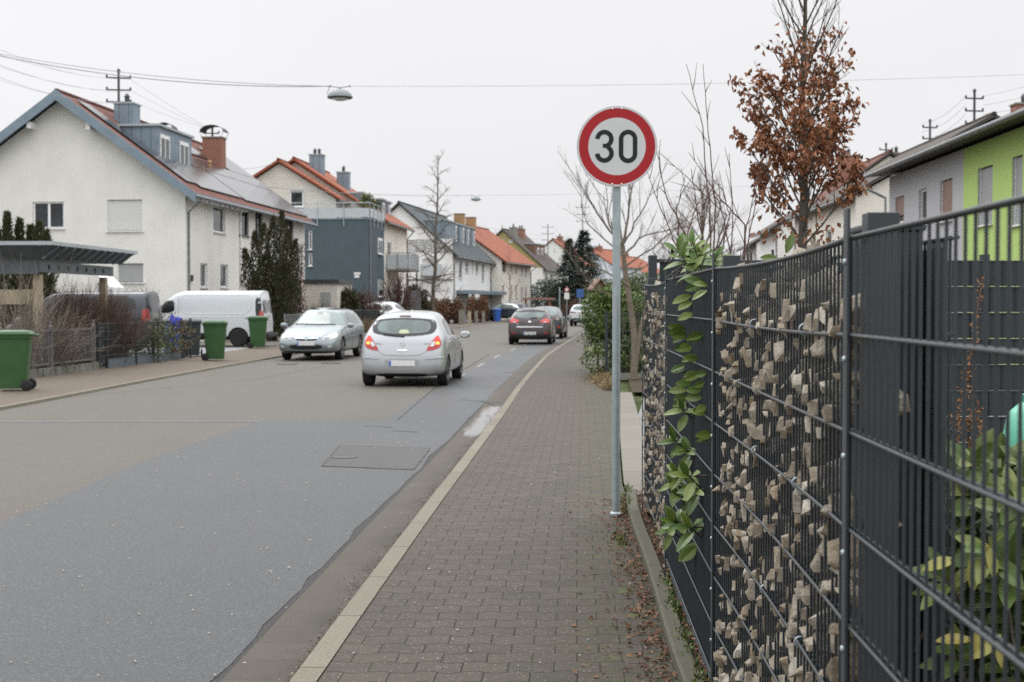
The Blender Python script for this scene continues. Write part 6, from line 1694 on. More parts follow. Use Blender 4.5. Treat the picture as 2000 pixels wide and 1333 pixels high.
# thin whips above the near fence
rn = random.Random(77)
T3 = thing("bare_shrub", (1.95, 11.8, 0), 0, "bare shrub of long thin whips rising above the dark fence panels", "shrub"); mb = MB(); tips = []
W_ = [[(1390,560),(1386,400),(1372,250),(1340,125)],[(1392,540),(1396,400),(1384,260),(1373,125)],[(1385,520),(1420,420),(1290,300)],[(1400,560),(1424,420),(1406,360)],[(1445,540),(1460,440),(1476,350)],[(1445,540),(1470,430),(1482,330)],[(1455,440),(1400,380),(1345,298)],[(1330,540),(1322,410),(1338,345)],[(1330,520),(1350,430),(1378,360)],[(1390,540),(1365,440),(1350,330)],[(1430,520),(1414,430),(1400,350)],[(1345,540),(1300,430),(1262,330)],[(1350,480),(1300,380),(1282,295)],[(1420,560),(1432,450),(1424,300)]]
for wl in W_:
    dy = rn.uniform(-.5,.5); A_ = [at(*q, 11.8+dy)-Vector((1.95,11.8,0)) for q in wl]; A_.insert(0, Vector((A_[0].x*.6, A_[0].y*.6, 0.0)))
    pts = []
    for i in range(len(A_)-1):
        for t in range(5): pts.append(A_[i].lerp(A_[i+1], t/5)+rvec(rn)*.008)
    pts.append(A_[-1]); n = len(pts); mb.tube(pts, [.010*(1-.75*i/(n-1)) for i in range(n)], 5, cap=False)
    for i in range(6, n-1, 2):
        d = (pts[i+1]-pts[i]).normalized(); limb(mb, pts[i], (d+rvec(rn)*.55).normalized(), rn.uniform(.08,.30), .004, .0015, rn, 3, .1, .02, 4)
mb.build("stems", m_twig_red, T3, smooth=True)

# ---- evergreen crowns built from many small sprays
def blobfoliage(mb, c, rad, n, size, rn, asp=.5, hollow=.35, upb=.2, mi=0, noise_s=1.6, thr=-.15):
    c = Vector(c); k = 0; tries = 0
    while k < n and tries < n*5:
        tries += 1
        d = rvec(rn); r_ = (hollow+(1-hollow)*rn.random()**.5)
        bump_ = 1+.28*noise.noise(d*2.3+c*.7)+.12*noise.noise(d*6+c)
        p = c+Vector((d.x*rad[0], d.y*rad[1], d.z*rad[2]))*r_*bump_
        if noise.noise(p*noise_s/max(.3, min(rad)*.5)+Vector((3,7,1))) < thr: continue
        leaf(mb, p, (d*.6+rvec(rn)*.7+Vector((0,0,upb))), (d+rvec(rn)*.6), size*rn.uniform(.6,1.3), size*asp*rn.uniform(.7,1.2), rn.uniform(.05,.35), mi, rn.uniform(0,.25)); k += 1
def bush(name, loc, rads, n, size, mat, label, rn, stem=m_bark, cat="shrub", asp=.5, group=None, clumps=None, leafname="foliage", thr=-.15, hollow=.35):
    t = thing(name, loc, 0, label, cat, group); mb = MB()
    cl = clumps or [((0,0,rads[2]), rads, 1.0)]
    for (c, r_, f) in cl: blobfoliage(mb, c, r_, int(n*f), size, rn, asp, hollow, .2, 0, 1.6, thr)
    mb.build(leafname, mat, t)
    sm = MB()
    for (c, r_, f) in cl:
        for i in range(4): limb(sm, (c[0]*.5+rn.uniform(-.1,.1), c[1]*.5, 0), Vector((c[0]*.5+rn.uniform(-.3,.3)*r_[0], c[1]*.5+rn.uniform(-.3,.3)*r_[1], c[2]+.01)), c[2]+r_[2]*.5, .035, .01, rn, 5, .08)
    sm.build("stem", stem, t, smooth=True); return t
rn = random.Random(3)
# yew group in front of the white house
yl = []
for (px, top, w_) in ((478,490,.42),(497,455,.45),(515,440,.42),(533,425,.45),(550,415,.42),(563,452,.4),(578,470,.38),(520,500,.9),(548,510,.9),(500,540,.8),(575,545,.6),(540,560,.9)):
    p = at(px, top, 59+rn.uniform(-.6,.6)); yl.append((p, w_*1.2))
base = at(532, 600, 59); tY = thing("yew_tree", (base.x, 59, 0), 0, "dark many pointed yew tree in front of the white house", "tree"); mb = MB()
for (p, w_) in yl:
    h = p.z; q = p-Vector((base.x, 59, 0))
    for i in range(1500):
        z = h*(.03+.97*rn.random()**.8); k = z/h; r_ = w_*(1.0-k**2.2)*(.6+.5*k if k < .5 else 1)+.03
        a = rn.uniform(0, 6.283); rr = r_*rn.random()**.45; pp = Vector((q.x*(.55+.45*k)+rr*math.cos(a), q.y+rr*math.sin(a), z))
        leaf(mb, pp, Vector((math.cos(a)*.5, math.sin(a)*.5, 1.1))+rvec(rn)*.5, rvec(rn), rn.uniform(.10,.22), rn.uniform(.035,.07), .2)
mb.build("crown", m_yew, tY)
mb = MB()
for i in range(5): limb(mb, (rn.uniform(-.6,.6), 0, 0), Vector((rn.uniform(-.3,.3), 0, 1)), 3, .09, .03, rn)
mb.build("trunk", m_bark, tY)
# creeper up the far end of the white house wall
tC = thing("wall_creeper", (A.C.x, A.C.y, 0), -A.al, "reddish brown leafless creeper climbing the far end of the white house wall", "climbing plant"); mb = MB()
for i in range(3600):
    col = rn.choice([(15.3,2.4,5.9,.9),(18.9,1.6,4.9,1.0),(17.2,5.5,3.4,2.2),(14.6,.5,3.6,.8)]); z = rn.uniform(0, col[2]); y = col[0]+rn.gauss(0, .38*col[3])*(1.1-.5*z/col[2])
    if y > 20.3: continue
    leaf(mb, Vector((.04+rn.random()*.25, y, z)), Vector((rn.random()*.6, rn.gauss(0,1), -.4+rn.gauss(0,1))), Vector((1,0,.3)), rn.uniform(.08,.2), rn.uniform(.05,.1), .2)
mb.build("foliage", m_ivy, tC)
mb = MB()
for y in (15.3, 18.9, 17.0): limb(mb, (.08, y, 0), Vector((.0,.02,1)), 4.8, .05, .015, rn, 8, .05)
mb.build("stem", m_bark, tC)

# conifers
def conifer(loc, H, rad, label, rn, mat=m_fir, layers=34, per=20, dens=22, name="fir_tree", group=None, droop=-.25, nl=.16):
    t = thing(name, loc, 0, label, "tree", group); mb = MB(); tr = MB()
    tr.tube([(0,0,0),(0,0,H*.5),(0,0,H)], [H*.018, H*.011, .01], 7); 
    for i in range(layers):
        k = i/layers; z = H*(.06+.92*k); R_ = rad*(1-k)**.85*(1+.12*rn.uniform(-1,1))+.05
        for j in range(max(5, int(per*(1-.55*k)))):
            a = rn.uniform(0, 6.283); r1 = R_*rn.uniform(.7,1.12); d = Vector((math.cos(a), math.sin(a), droop+.25*k)); tip = Vector((0,0,z))+d*r1
            tr.tube([(0,0,z), tip], [.02,.005], 3, cap=False)
            for s_ in range(dens):
                t_ = .15+.85*rn.random(); p = Vector((0,0,z)).lerp(tip, t_)
                leaf(mb, p, (Vector((d.x, d.y, -.1))*.8+rvec(rn)*.6), Vector((0,0,1))+rvec(rn)*.3, nl*H/9*rn.uniform(1.6,3.0), nl*H/9*.8, .1)
    mb.build("crown", mat, t); tr.build("trunk", m_bark, t); return t
pF = at(1140, 445, 140); conifer((pF.x, 140, 0), pF.z, 3.9, "large dark blue green fir tree at the bend of the street", random.Random(4))
pF = at(1112, 462, 143); conifer((pF.x, 143, 0), pF.z, 2.9, "slightly smaller dark fir standing close left of the large fir", random.Random(6))
m_thuja = leafmat("thuja_sprays", (.025,.036,.013), (.05,.06,.022), .7, (.09,.08,.03))
for k, (px, py, D_) in enumerate(((14,420,46),(38,432,46.5),(60,445,47),(76,437,46),(-8,440,46),(90,455,45.5))):
    p = at(px, py, D_); t = thing("thuja_tree", (p.x, D_, 0), 0, "narrow dark green pointed conifers whose tips show above the carport roof", "tree", "narrow conifers behind the carport"); mb = MB()
    for i in range(2400):
        z = p.z*(.05+.95*rn.random()); kk = z/p.z; r_ = .34*(1-kk**3.0)*(1+.3*math.sin(z*6+k))+.02; a = rn.uniform(0, 6.283); rr = r_*rn.random()**.4
        leaf(mb, Vector((rr*math.cos(a), rr*math.sin(a), z)), Vector((math.cos(a)*.5, math.sin(a)*.5, 1.0))+rvec(rn)*.4, rvec(rn), rn.uniform(.12,.24), rn.uniform(.04,.07), .2)
    mb.build("crown", m_thuja, t); mb = MB(); mb.tube([(0,0,0),(0,0,p.z*.9)], [.05,.01], 6); mb.build("trunk", m_bark, t)
# bushes and hedges in the distance, each its own plant
rn = random.Random(8)
for (px, pt, D_, rw, nm, mt, lb) in ((1072,545,152,2.6,"evergreen_shrub",m_fir,"dark evergreen shrub low in front of the ochre house"),(1098,556,146,1.6,"evergreen_shrub",m_yew,"dark shrub at the foot of the fir trees"),(1165,560,150,3.2,"evergreen_shrub",m_fir,"wide dark shrub right of the large fir tree"),(1205,545,120,3.0,"evergreen_shrub",m_leaf_bush,"green shrub seen behind the sign post beyond the driveway"),(1250,535,100,2.6,"evergreen_shrub",m_leaf_bush,"green shrub behind the pale bare tree"),(678,568,77.5,.95,"evergreen_shrub",m_yew,"rounded dark evergreen shrub beside the block shed"),(805,560,100,1.2,"evergreen_shrub",m_yew,"dark clipped shrub behind the bare street tree")):
    p = at(px, pt, D_); h = max(.8, p.z)/2
    bush(nm, (p.x, D_, 0), (rw, rw*.8, h), 5200, .24, mt, lb, rn, thr=-.8)
for k, (px0, px1, pt, D_) in enumerate(((818,860,583,104),(860,905,584,107),(912,952,579,113))):
    p0, p1 = at(px0, pt, D_), at(px1, pt, D_+2); cx = (p0.x+p1.x)/2; hw = (p1.x-p0.x)/2; h = p0.z/2
    t = bush("beech_hedge", (cx, D_+1, 0), (hw, 1.0, h), 3200, .16, m_beech, ["left rust brown beech hedge block behind the low posts","middle rust brown beech hedge block behind the low posts","right rust brown beech hedge block nearest the blue bin"][k], rn, cat="hedge", asp=.7, group="brown hedges along the left pavement", thr=-.4, clumps=[((-hw*.5,0,h),(hw*.6,.9,h),.5),((hw*.5,0,h*.97),(hw*.6,.9,h*1.02),.5)])
for k, (px, pt, D_) in enumerate(((903,606,106),(918,608,108),(931,608,110),(945,609,112.5))):
    p = at(px, pt, D_); t = thing("garden_post", (p.x, D_-1.5, 0), 0, ["leftmost pale post before the brown hedges","second pale post from the left before the brown hedges","third pale post from the left before the brown hedges","rightmost pale post before the brown hedges"][k], "post", "pale posts before the brown hedges")
    mb = MB(); mb.box(-.22 if k == 0 else -.12,.22 if k == 0 else .12,-.12,.12,0,p.z); mb.build("shaft", m_concrete if k != 1 else m_pale_wood, t, bevel=.03); mb = MB(); mb.box(-.14,.14,-.14,.14,p.z+.001,p.z+.05); mb.build("cap", m_concrete, t)
# low bare shrubs around the shed and the annex yard
def twigbush(loc, rad, H, n, mat, label, rn, r_=.006, name="bare_shrub", arch=0.0, base=.15, group=None, sub=3, wob=.12):
    t = thing(name, loc, 0, label, "shrub", group); mb = MB()
    for i in range(n):
        a = rn.uniform(0, 6.283); rr = base*rn.random(); out = rn.random()**.6
        p = Vector((rr*math.cos(a)*rad[0], rr*math.sin(a)*rad[1], 0)); tgt = Vector((math.cos(a)*rad[0]*out, math.sin(a)*rad[1]*out, H*(1.02-.45*out**2)*rn.uniform(.7,1.05)))
        d = (tgt-p); L = d.length
        pts, dd = limb(mb, p, (d+Vector((0,0,arch*L))).normalized(), L, r_, r_*.35, rn, 7, wob, -.10*arch, 4)
        for j in range(sub):
            q = pts[rn.randrange(2, 7)]; limb(mb, q, ((pts[-1]-pts[2]).normalized()+rvec(rn)*.6+Vector((0,0,.15))).normalized(), L*rn.uniform(.15,.4), r_*.45, r_*.2, rn, 4, .15, .0, 3)
    mb.build("branches", mat, t); return t
rn = random.Random(61)
p = at(25, 600, 29.6); twigbush((p.x, 29.6, 0), (1.2,.8), 2.7, 60, m_twigs_grey, "pale grey bare shrub of upright branches at the left edge", rn, .010, arch=.25, base=.4, wob=.2)
p = at(95, 600, 31.2); twigbush((p.x, 31.2, 0), (1.3,.8), 1.95, 150, m_twigs_grey, "arching grey brown bare shrub beside the carport posts", rn, .008, arch=.7, sub=5, base=.3, wob=.25)
p = at(165, 600, 35.2); twigbush((p.x, 35.2, 0), (1.75,1.0), 2.1, 650, m_twigs_redbrown, "dense red brown twiggy shrub beside the grey people carrier", rn, .007, arch=.1, sub=6, base=.6)
p = at(283, 560, 50); twigbush((p.x, 50, 0), (.62,.5), 2.42, 150, m_twigs_fine, "small weeping bare shrub with a domed head behind the people carrier", rn, .009, arch=.9, base=.05, sub=3)
p = at(625, 600, 74); twigbush((p.x, 74, 0), (1.6,.8), 1.7, 260, m_twigs_redbrown, "low brown bare shrub in front of the pale block shed", rn, .012)
p = at(735, 600, 79); twigbush((p.x-.3, 77.5, 0), (1.3,.7), 2.6, 110, m_twig_red, "bare vine stems before the parked white car", rn, .018)
p = at(790, 540, 88); tv = twigbush((at(779,540,90).x, 89, 0), (1.6,.8), 4.1, 90, m_twig_red, "gnarled bare wisteria climbing the balcony post", rn, .028, base=.05)
p = at(1128, 585, 128); twigbush((p.x, 128, 0), (2.4,1), 2.2, 260, m_twigs_redbrown, "brown twiggy shrub behind the far road signs", rn, .02)
p = at(700, 640, 70); twigbush((p.x, 68.5, 0), (1.4,.6), 1.0, 200, m_weed, "low brownish plants behind the grey blue estate car", rn, .012)

# laurel bush beyond the driveway
rn = random.Random(71)
def laurelbush(loc, clumps, n, label, rn, mat=m_leaf_laurel, Ls=(.08,.12), name="laurel_shrub"):
    t = thing(name, loc, 0, label, "shrub"); mb = MB()
    for (c, r_, f) in clumps:
        c = Vector(c)
        for i in range(int(n*f)):
            d = rvec(rn); k = (.45+.55*rn.random()**.5)*(1+.22*noise.noise(d*2.5+c)); p = c+Vector((d.x*r_[0], d.y*r_[1], d.z*r_[2]))*k
            if p.z < .02: continue
            leaf(mb, p, (d*.5+rvec(rn)*.7+Vector((0,0,.35))), (d*.4+Vector((0,0,.8))+rvec(rn)*.5), rn.uniform(*Ls), rn.uniform(*Ls)*.42, rn.uniform(.1,.3), 0, .15)
    mb.build("foliage", mat, t); sm = MB()
    for i in range(9): limb(sm, (rn.uniform(-.3,.3), rn.uniform(-.3,.3), 0), Vector((rn.uniform(-.4,.4), rn.uniform(-.4,.4), 1)), 1.5, .03, .01, rn)
    sm.build("stem", m_bark, t); return t
c_ = at(1216, 620, 32); laurelbush((c_.x, 32, 0), [((-.50,0,1.35),(.48,.7,.60),.9),((.1,.1,1.35),(.65,.8,.55),.9),((.75,.2,1.2),(.6,.7,.65),.9),((-.2,.2,.75),(.75,.6,.45),.5),((.55,-.6,.55),(.5,.4,.5),.5),((-.25,-.1,1.75),(.4,.4,.25),.3)], 2600, "bushy green laurel shrub leaning over the pavement beyond the driveway", rn)
c_ = at(1248, 700, 28.6); laurelbush((c_.x, 29.9, 0), [((0,0,.45),(.45,.35,.42),1),((-.75,.1,.35),(.4,.3,.35),.7)], 700, "low yellow green shrub at the foot of the pale bare tree", rn, m_leaf_laurel_near)
# big green laurel hedge behind near privacy fence gives the garden its green background
c_ = at(1262, 545, 38); laurelbush((c_.x+.8, 38, 0), [((0,0,1.4),(1.3,1.0,.85),1.2)], 2600, "green hedge clump behind the pale bare tree", rn, m_leaf_bush)
# ------------------------------------------------------------------ wheelie bins
def bin_(loc, rz, label, mat, s=1.0, group="wheeled bins put out along the street", name="wheeled_bin"):
    t = thing(name, loc, rz, label, "bin", group); H = 1.0*s
    def ring(w, d, z, r=.06):   # rounded rectangle
        P = []
        for cx, cy, a0 in ((w-r, d-r, 0), (-w+r, d-r, 90), (-w+r, -d+r, 180), (w-r, -d+r, 270)):
            for k in range(4): a = R(a0+30*k); P.append(Vector((cx+r*math.cos(a), cy+r*math.sin(a), z)))
        return P
    mb = MB(); rs = [ring(.205*s,.23*s,.04*s), ring(.215*s,.245*s,.30*s), ring(.245*s,.30*s,.93*s), ring(.262*s,.318*s,.935*s), ring(.268*s,.322*s,.985*s), ring(.24*s,.295*s,.985*s)]
    n = 16; V = [p for r_ in rs for p in r_]
    mb.add(V, [(i*n+k, i*n+(k+1)%n, (i+1)*n+(k+1)%n, (i+1)*n+k) for i in range(len(rs)-1) for k in range(n)]+[tuple(range(n))[::-1], tuple(range((len(rs)-1)*n, len(rs)*n))])
    smooth_angle(mb.build("bin_body", mat, t), 40)
    mb = MB(); rs = [ring(.278*s,.335*s,.99*s), ring(.282*s,.345*s,1.01*s), ring(.255*s,.30*s,1.055*s), ring(.16*s,.2*s,1.078*s)]
    V = [p for r_ in rs for p in r_]
    mb.add(V, [(i*n+k, i*n+(k+1)%n, (i+1)*n+(k+1)%n, (i+1)*n+k) for i in range(3) for k in range(n)]+[tuple(range(n))[::-1], tuple(range(3*n, 4*n))])
    l = smooth_angle(mb.build("lid", mat, t), 50)
    mb = MB(); mb.tube([(-.2*s,.345*s,1.0*s),(-.2*s,.40*s,.99*s),(.2*s,.40*s,.99*s),(.2*s,.345*s,1.0*s)], .016*s, 6); mb.build("handle", mat, l, smooth=True)
    mb = MB()
    for k in (-.12, 0, .12): mb.box((k-.01)*s, (k+.01)*s, -.262*s, -.235*s, .25*s, .80*s)
    mb.build("rib", mat, t) if False else None
    mb = MB(); mb.tube([(-.24*s,.25*s,.10*s),(.24*s,.25*s,.10*s)], .012*s, 6); mb.build("axle", m_grey_metal, t)
    for sg in (-1, 1):
        mb = MB(); mb.lathe([(.035*s,-.025*s),(.09*s,-.027*s),(.10*s,-.018*s),(.10*s,.018*s),(.09*s,.027*s),(.035*s,.025*s)], 20, (sg*.262*s,.25*s,.10*s), 'x'); w_ = smooth_angle(mb.build("wheel", m_tyre, t), 50)
        mb = MB(); mb.lathe([(.045*s,-.03*s),(.045*s,.03*s)], 12, (sg*.262*s,.25*s,.10*s), 'x'); mb.build("hub", m_black, w_)
    return t
g1 = gr(16, 765, .005); bin_((g1.x, g1.y+.3, .005), R(-78), "green wheeled bin on the pavement at the left edge, nearest to the camera", m_bin_green, 1.04)
g1 = gr(416, 705, .005); bin_((g1.x, g1.y+.3, .005), R(98), "green wheeled bin at the driveway, left of the pair by the white van", m_bin_green, 1.05)
g1 = gr(501, 681, .005); bin_((g1.x, g1.y+.3, .005), R(96), "green wheeled bin close against the rear wheel of the white van, right of the pair", m_bin_green, 1.08)
g1 = at(971, 614, 119); bin_((g1.x, 119, 0), R(20), "bright blue wheeled bin standing far off before the dark suv", m_bin_blue, 1.08)
g1 = at(366, 640, 41); bin_((g1.x, 41.6, 0), R(12), "dark grey wheeled bin beside the blue bag behind the low mesh fence end", m_bin_dark, 1.06)
g1 = at(342, 622, 41.4); bt = thing("refuse_bag", (g1.x-.0, 41.5, .62), 0, "crumpled bright blue plastic bag piled beside the dark bin behind the mesh fence", "bag"); mb = MB(); rn = random.Random(3)
V = []; n = 14
for i in range(9):
    th = math.pi*i/8
    for k in range(n):
        a = 2*math.pi*k/n; d = Vector((math.sin(th)*math.cos(a), math.sin(th)*math.sin(a), math.cos(th))); q = 1+.5*noise.noise(d*2.5)+.2*noise.noise(d*6); V.append(Vector((d.x*.32, d.y*.28, .34+d.z*.20))*q)
mb.add(V, [(i*n+k, i*n+(k+1)%n, (i+1)*n+(k+1)%n, (i+1)*n+k) for i in range(8) for k in range(n)]); mb.build("bag", m_bag_blue, bt)
mb = MB(); mb.box(-.3,.3,-.25,.25,-.62,.2); mb.build("crate", m_bin_blue, bt, bevel=.02)
# second blue box glimpsed low behind the fence
# ------------------------------------------------------------------ carport
cp = thing("carport", (-10.75, 31.8, 0), R(-3), "flat roofed carport with flared grey eaves and timber posts at the left edge", "carport")
mb = MB(); # roof slab with flared edge: local x from -9..0.25, y 0..6
def frustum(mb, x0,x1,y0,y1,za, X0,X1,Y0,Y1,zb, mi=0):
    mb.add([(x0,y0,za),(x1,y0,za),(x1,y1,za),(x0,y1,za),(X0,Y0,zb),(X1,Y0,zb),(X1,Y1,zb),(X0,Y1,zb)], [(0,3,2,1),(4,5,6,7),(0,1,5,4),(1,2,6,5),(2,3,7,6),(3,0,4,7)], mi)
m_cp = M("carport_grey", (.115,.135,.15), .5, .2, var=.1)
frustum(mb, -8.6,-.35,.35,5.6,2.70, -9,.0,0,6.0,2.98); mb.box(-9.05,.05,-.05,6.05,2.981,3.07, 1); mb.build("roof", [m_cp, m_zinc_pale], cp)
for k in range(11):
    y = .35+.53*k; mb = MB(); mb.extr([(-.34,y,2.66),(.03,y,2.94),(.03,y,2.975),(-.36,y,2.72)], (0,.05,0)); mb.build("eave_bracket", m_zinc, cp)
# beam with round holes, along the street side
mb = MB(); yb0, yb1, zb0, zb1 = .5, 5.5, 2.36, 2.62; holes = [1.0+.62*k for k in range(7)]; V = []
edges = [yb0]+[h+s_*.16 for h in holes for s_ in (-1,1)]+[yb1]
xb = -.45
def hole_cell(h):
    n = 16; c = (h, 2.49); r_ = .07
    out = [(h-.16,zb0),(h,zb0),(h+.16,zb0),(h+.16,2.49),(h+.16,zb1),(h,zb1),(h-.16,zb1),(h-.16,2.49)]
    ang = [225,270,315,0,45,90,135,180]
    for x in (xb, xb-.06):
        for i in range(8):
            a0, a1 = ang[i], ang[(i+1)%8]; a1 = a1 if a1 > a0 else a1+360
            p = [out[i], out[(i+1)%8]]; q = [(c[0]+r_*math.cos(R(a)), c[1]+r_*math.sin(R(a))) for a in (a1, (a0+a1)/2, a0)]
            mb.poly([(x,*p[0]),(x,*p[1]),*[(x,*w) for w in q]])
    for i in range(n):
        a0, a1 = 2*math.pi*i/n, 2*math.pi*(i+1)/n
        mb.quad((xb,c[0]+r_*math.cos(a0),c[1]+r_*math.sin(a0)),(xb,c[0]+r_*math.cos(a1),c[1]+r_*math.sin(a1)),(xb-.06,c[0]+r_*math.cos(a1),c[1]+r_*math.sin(a1)),(xb-.06,c[0]+r_*math.cos(a0),c[1]+r_*math.sin(a0)))
for h in holes: hole_cell(h)
for a, b in zip(edges[::2], edges[1::2]): mb.box(xb-.06, xb, a, b, zb0, zb1)
for z in (zb0, zb1): mb.quad((xb,yb0,z),(xb,yb1,z),(xb-.06,yb1,z),(xb-.06,yb0,z))
mb.build("perforated_beam", m_cp, cp)
mb = MB(); mb.box(-8.5,-.52,.5,.58,2.32,2.66); mb.build("front_beam", m_cp, cp)
for (x, y) in ((-.62,.75),(-.62,5.2),(-2.9,.75),(-5.2,.75),(-8.3,.75),(-8.3,5.2)):
    mb = MB(); mb.box(x-.09,x+.09,y-.09,y+.09,0,2.32); mb.build("timber_post", m_pale_wood, cp, bevel=.01)
mb = MB(); mb.box(-2.9,-.7,.70,.80,1.6,1.95); mb.build("timber_rail", m_pale_wood, cp)
# pale porch roof just behind the carport
pc = at(228, 575, 44.5); po = thing("garden_porch", (pc.x-.6, 44.5, 0), R(-5), "small pale porch with a slanting white roof edge behind the carport", "porch")
mb = MB(); mb.box(-.08,.0,0,.1,0,2.3); mb.box(.35,.43,0,.1,0,2.1); mb.build("porch_posts", m_white_plastic, po); mb = MB(); mb.extr([(-.1,-.1,2.65),(.45,-.1,2.15),(.45,-.1,2.05),(-.1,-.1,2.5)], (0,1.2,0)); mb.build("roof", m_white_plastic, po)
# ------------------------------------------------------------------ left garden fences
def gl(px, py): p = gr(px, py, .005); return Vector((p.x, p.y))
I0, I1 = Vector((-10.75, 25.5)), gl(183, 722)
fi = thing("iron_fence", (I0.x, I0.y, 0), math.atan2(I1.y-I0.y, I1.x-I0.x), "low grey wrought iron fence with round topped posts on a stone base", "fence")
Lf = (I1-I0).length; npan = 3
mb = MB()
k = 0; x = 0
while x < Lf:
    w_ = rn.uniform(.25,.5); mb.add([(x+.01,-.14+rn.uniform(-.02,.02),-.05),(x+w_,-.14+rn.uniform(-.02,.02),-.05),(x+w_,.12,-.05),(x+.01,.12,-.05),(x+.03,-.11,.17+rn.uniform(-.02,.03)),(x+w_-.02,-.11,.17+rn.uniform(-.02,.03)),(x+w_-.02,.10,.17),(x+.03,.10,.17)], [(0,3,2,1),(4,5,6,7),(0,1,5,4),(1,2,6,5),(2,3,7,6),(3,0,4,7)]); x += w_
mb.build("stone_base", M("mossy_stone", (.13,.13,.11), .9, var=.35, scale=6, bump=.6, bscale=30), fi)
m_iron = M("painted_iron_grey", (.15,.145,.145), .5, .2, var=.12, scale=8)
mod = Lf/npan
for i in range(npan+1):
    mb = MB(); x = i*mod; mb.box(x-.045,x+.045,-.045,.045,.16,1.10); mb.lathe([(.045,1.10),(.03,1.13),(.02,1.15),(.035,1.18),(.02,1.205),(0,1.21)], 10, (x,0,0)); mb.build("post", m_iron, fi)
for i in range(npan):
    x0, x1 = i*mod+.05, (i+1)*mod-.05; mb = MB(); mb.box(x0,x1,-.02,.02,.24,.28); mb.box(x0,x1,-.02,.02,.98,1.03)
    n = int((x1-x0)/.09)
    for j in range(n+1):
        x = x0+(x1-x0)*j/n; mb.tube([(x,0,.27),(x,0,1.0)], .008, 5)
        if j % 2 == 0:
            mb.lathe([(.008,.58),(.022,.63),(.008,.68)], 6, (x,0,0))
        if j % 4 == 1:
            mb.tube([(x+.0,0,.46),(x+.05,0,.52),(x+.04,0,.60),(x,0,.63),(x-.04,0,.70),(x-.05,0,.78),(x,0,.84)], .007, 4)
    mb.build("railing_panel", m_iron, fi)
M0, M1 = gl(196, 724)+Vector((0,.1)), gl(374, 699)
M0 = Vector((I1.x+.12, I1.y+.1)); 
fm = thing("mesh_fence", (M0.x, M0.y, 0), 0, "low anthracite rod mesh fence with ribbed base boards across the street on the left", "fence")
Lm = (M1-M0).length; dm = (M1-M0).normalized(); an_ = math.atan2(dm.y, dm.x); fm.rotation_euler = (0,0,an_)
mb = MB(); n = int(Lm/.05)
for j in range(n+1): mb.tube([(Lm*j/n,0,.22),(Lm*j/n,0,1.12)], .004, 4)
for r_ in range(5): mb.tube([(0,-.01,.32+.2*r_),(Lm,-.01,.32+.2*r_)], .006, 5)
mb.build("wire_panel", m_anthra, fm)
for x in (0, .55, Lm*.36, Lm*.60, Lm*.88, Lm):
    mb = MB(); mb.box(x-.03,x+.03,0,.05,0,1.16); mb.box(x-.033,x+.033,-.002,.053,1.1601,1.18); mb.build("post", m_anthra, fm)
for (a, b) in ((.05,.52),(Lm*.89,Lm-.02)):   # stone filled ends
    q = MB()
    for i in range(46):
        V, Fc = rock(rn, None, .085, .06, .07); cx, cz = rn.uniform(a+.07, b-.07), rn.uniform(.08, 1.05); q.add([(cx+v.x, .09+v.y, cz+v.z) for v in V], Fc)
    q.build("stone_fill", M("dark_basalt", (.045,.05,.055), .8, var=.3, scale=10), fm, kind='stuff')
for (a, b) in ((.56,Lm*.35),(Lm*.37,Lm*.59),(Lm*.61,Lm*.87)):
    q = MB(); k = int((b-a)/.12)
    for j in range(k): q.box(a+(b-a)*j/k+.014, a+(b-a)*(j+1)/k-.014, .012, .03, 0, .24)
    q.build("base_board", M("slate_board", (.13,.155,.18), .5, var=.1), fm)
mb = MB(); 
# plants behind the low mesh fence
rn = random.Random(17)
for k, (px, D_, rw, hh, mt, lb) in enumerate(((300,37.0,.75,.62,m_leaf_bush,"leafy green rose bush behind the middle of the low mesh fence"),(338,38.6,.7,.66,leafmat("autumn_bush", (.06,.06,.02), (.15,.10,.03), .5, (.22,.16,.05)),"yellowish brown leafed bush behind the low mesh fence near the dark bin"),(232,35.6,.5,.3,leafmat("grass_tuft", (.06,.09,.02), (.12,.15,.04), .6),"low grass tuft behind the low mesh fence"))):
    p = at(px, 660, D_); bush("garden_bush", (p.x-.15, D_+.25, 0), (rw, .45, hh), 900, .085, mt, lb, rn, hollow=.2, thr=-.05)
p = at(130, 700, 31.5); t = thing("grass_bed", (p.x-.3, 31.5, 0), 0, "rough grass growing behind the wrought iron fence", "grass"); t2 = MB()
mb = MB()
for i in range(2600):
    x = rn.uniform(-2.2,2.2); y = rn.uniform(-.2,3.5); a = rn.uniform(0,6.28); mb.add([(x,y,0),(x+.012,y,0),(x+.05*math.cos(a),y+.05*math.sin(a),rn.uniform(.06,.2))], [(0,1,2)])
bpy.data.objects.remove(t); o = mb.build("grass_bed", leafmat("grass_blades", (.05,.08,.02), (.11,.15,.04), .7)); o.location = (p.x-2.3, 29.0, .0); tag(o, "rough grass growing behind the wrought iron fence", "grass", kind='stuff')
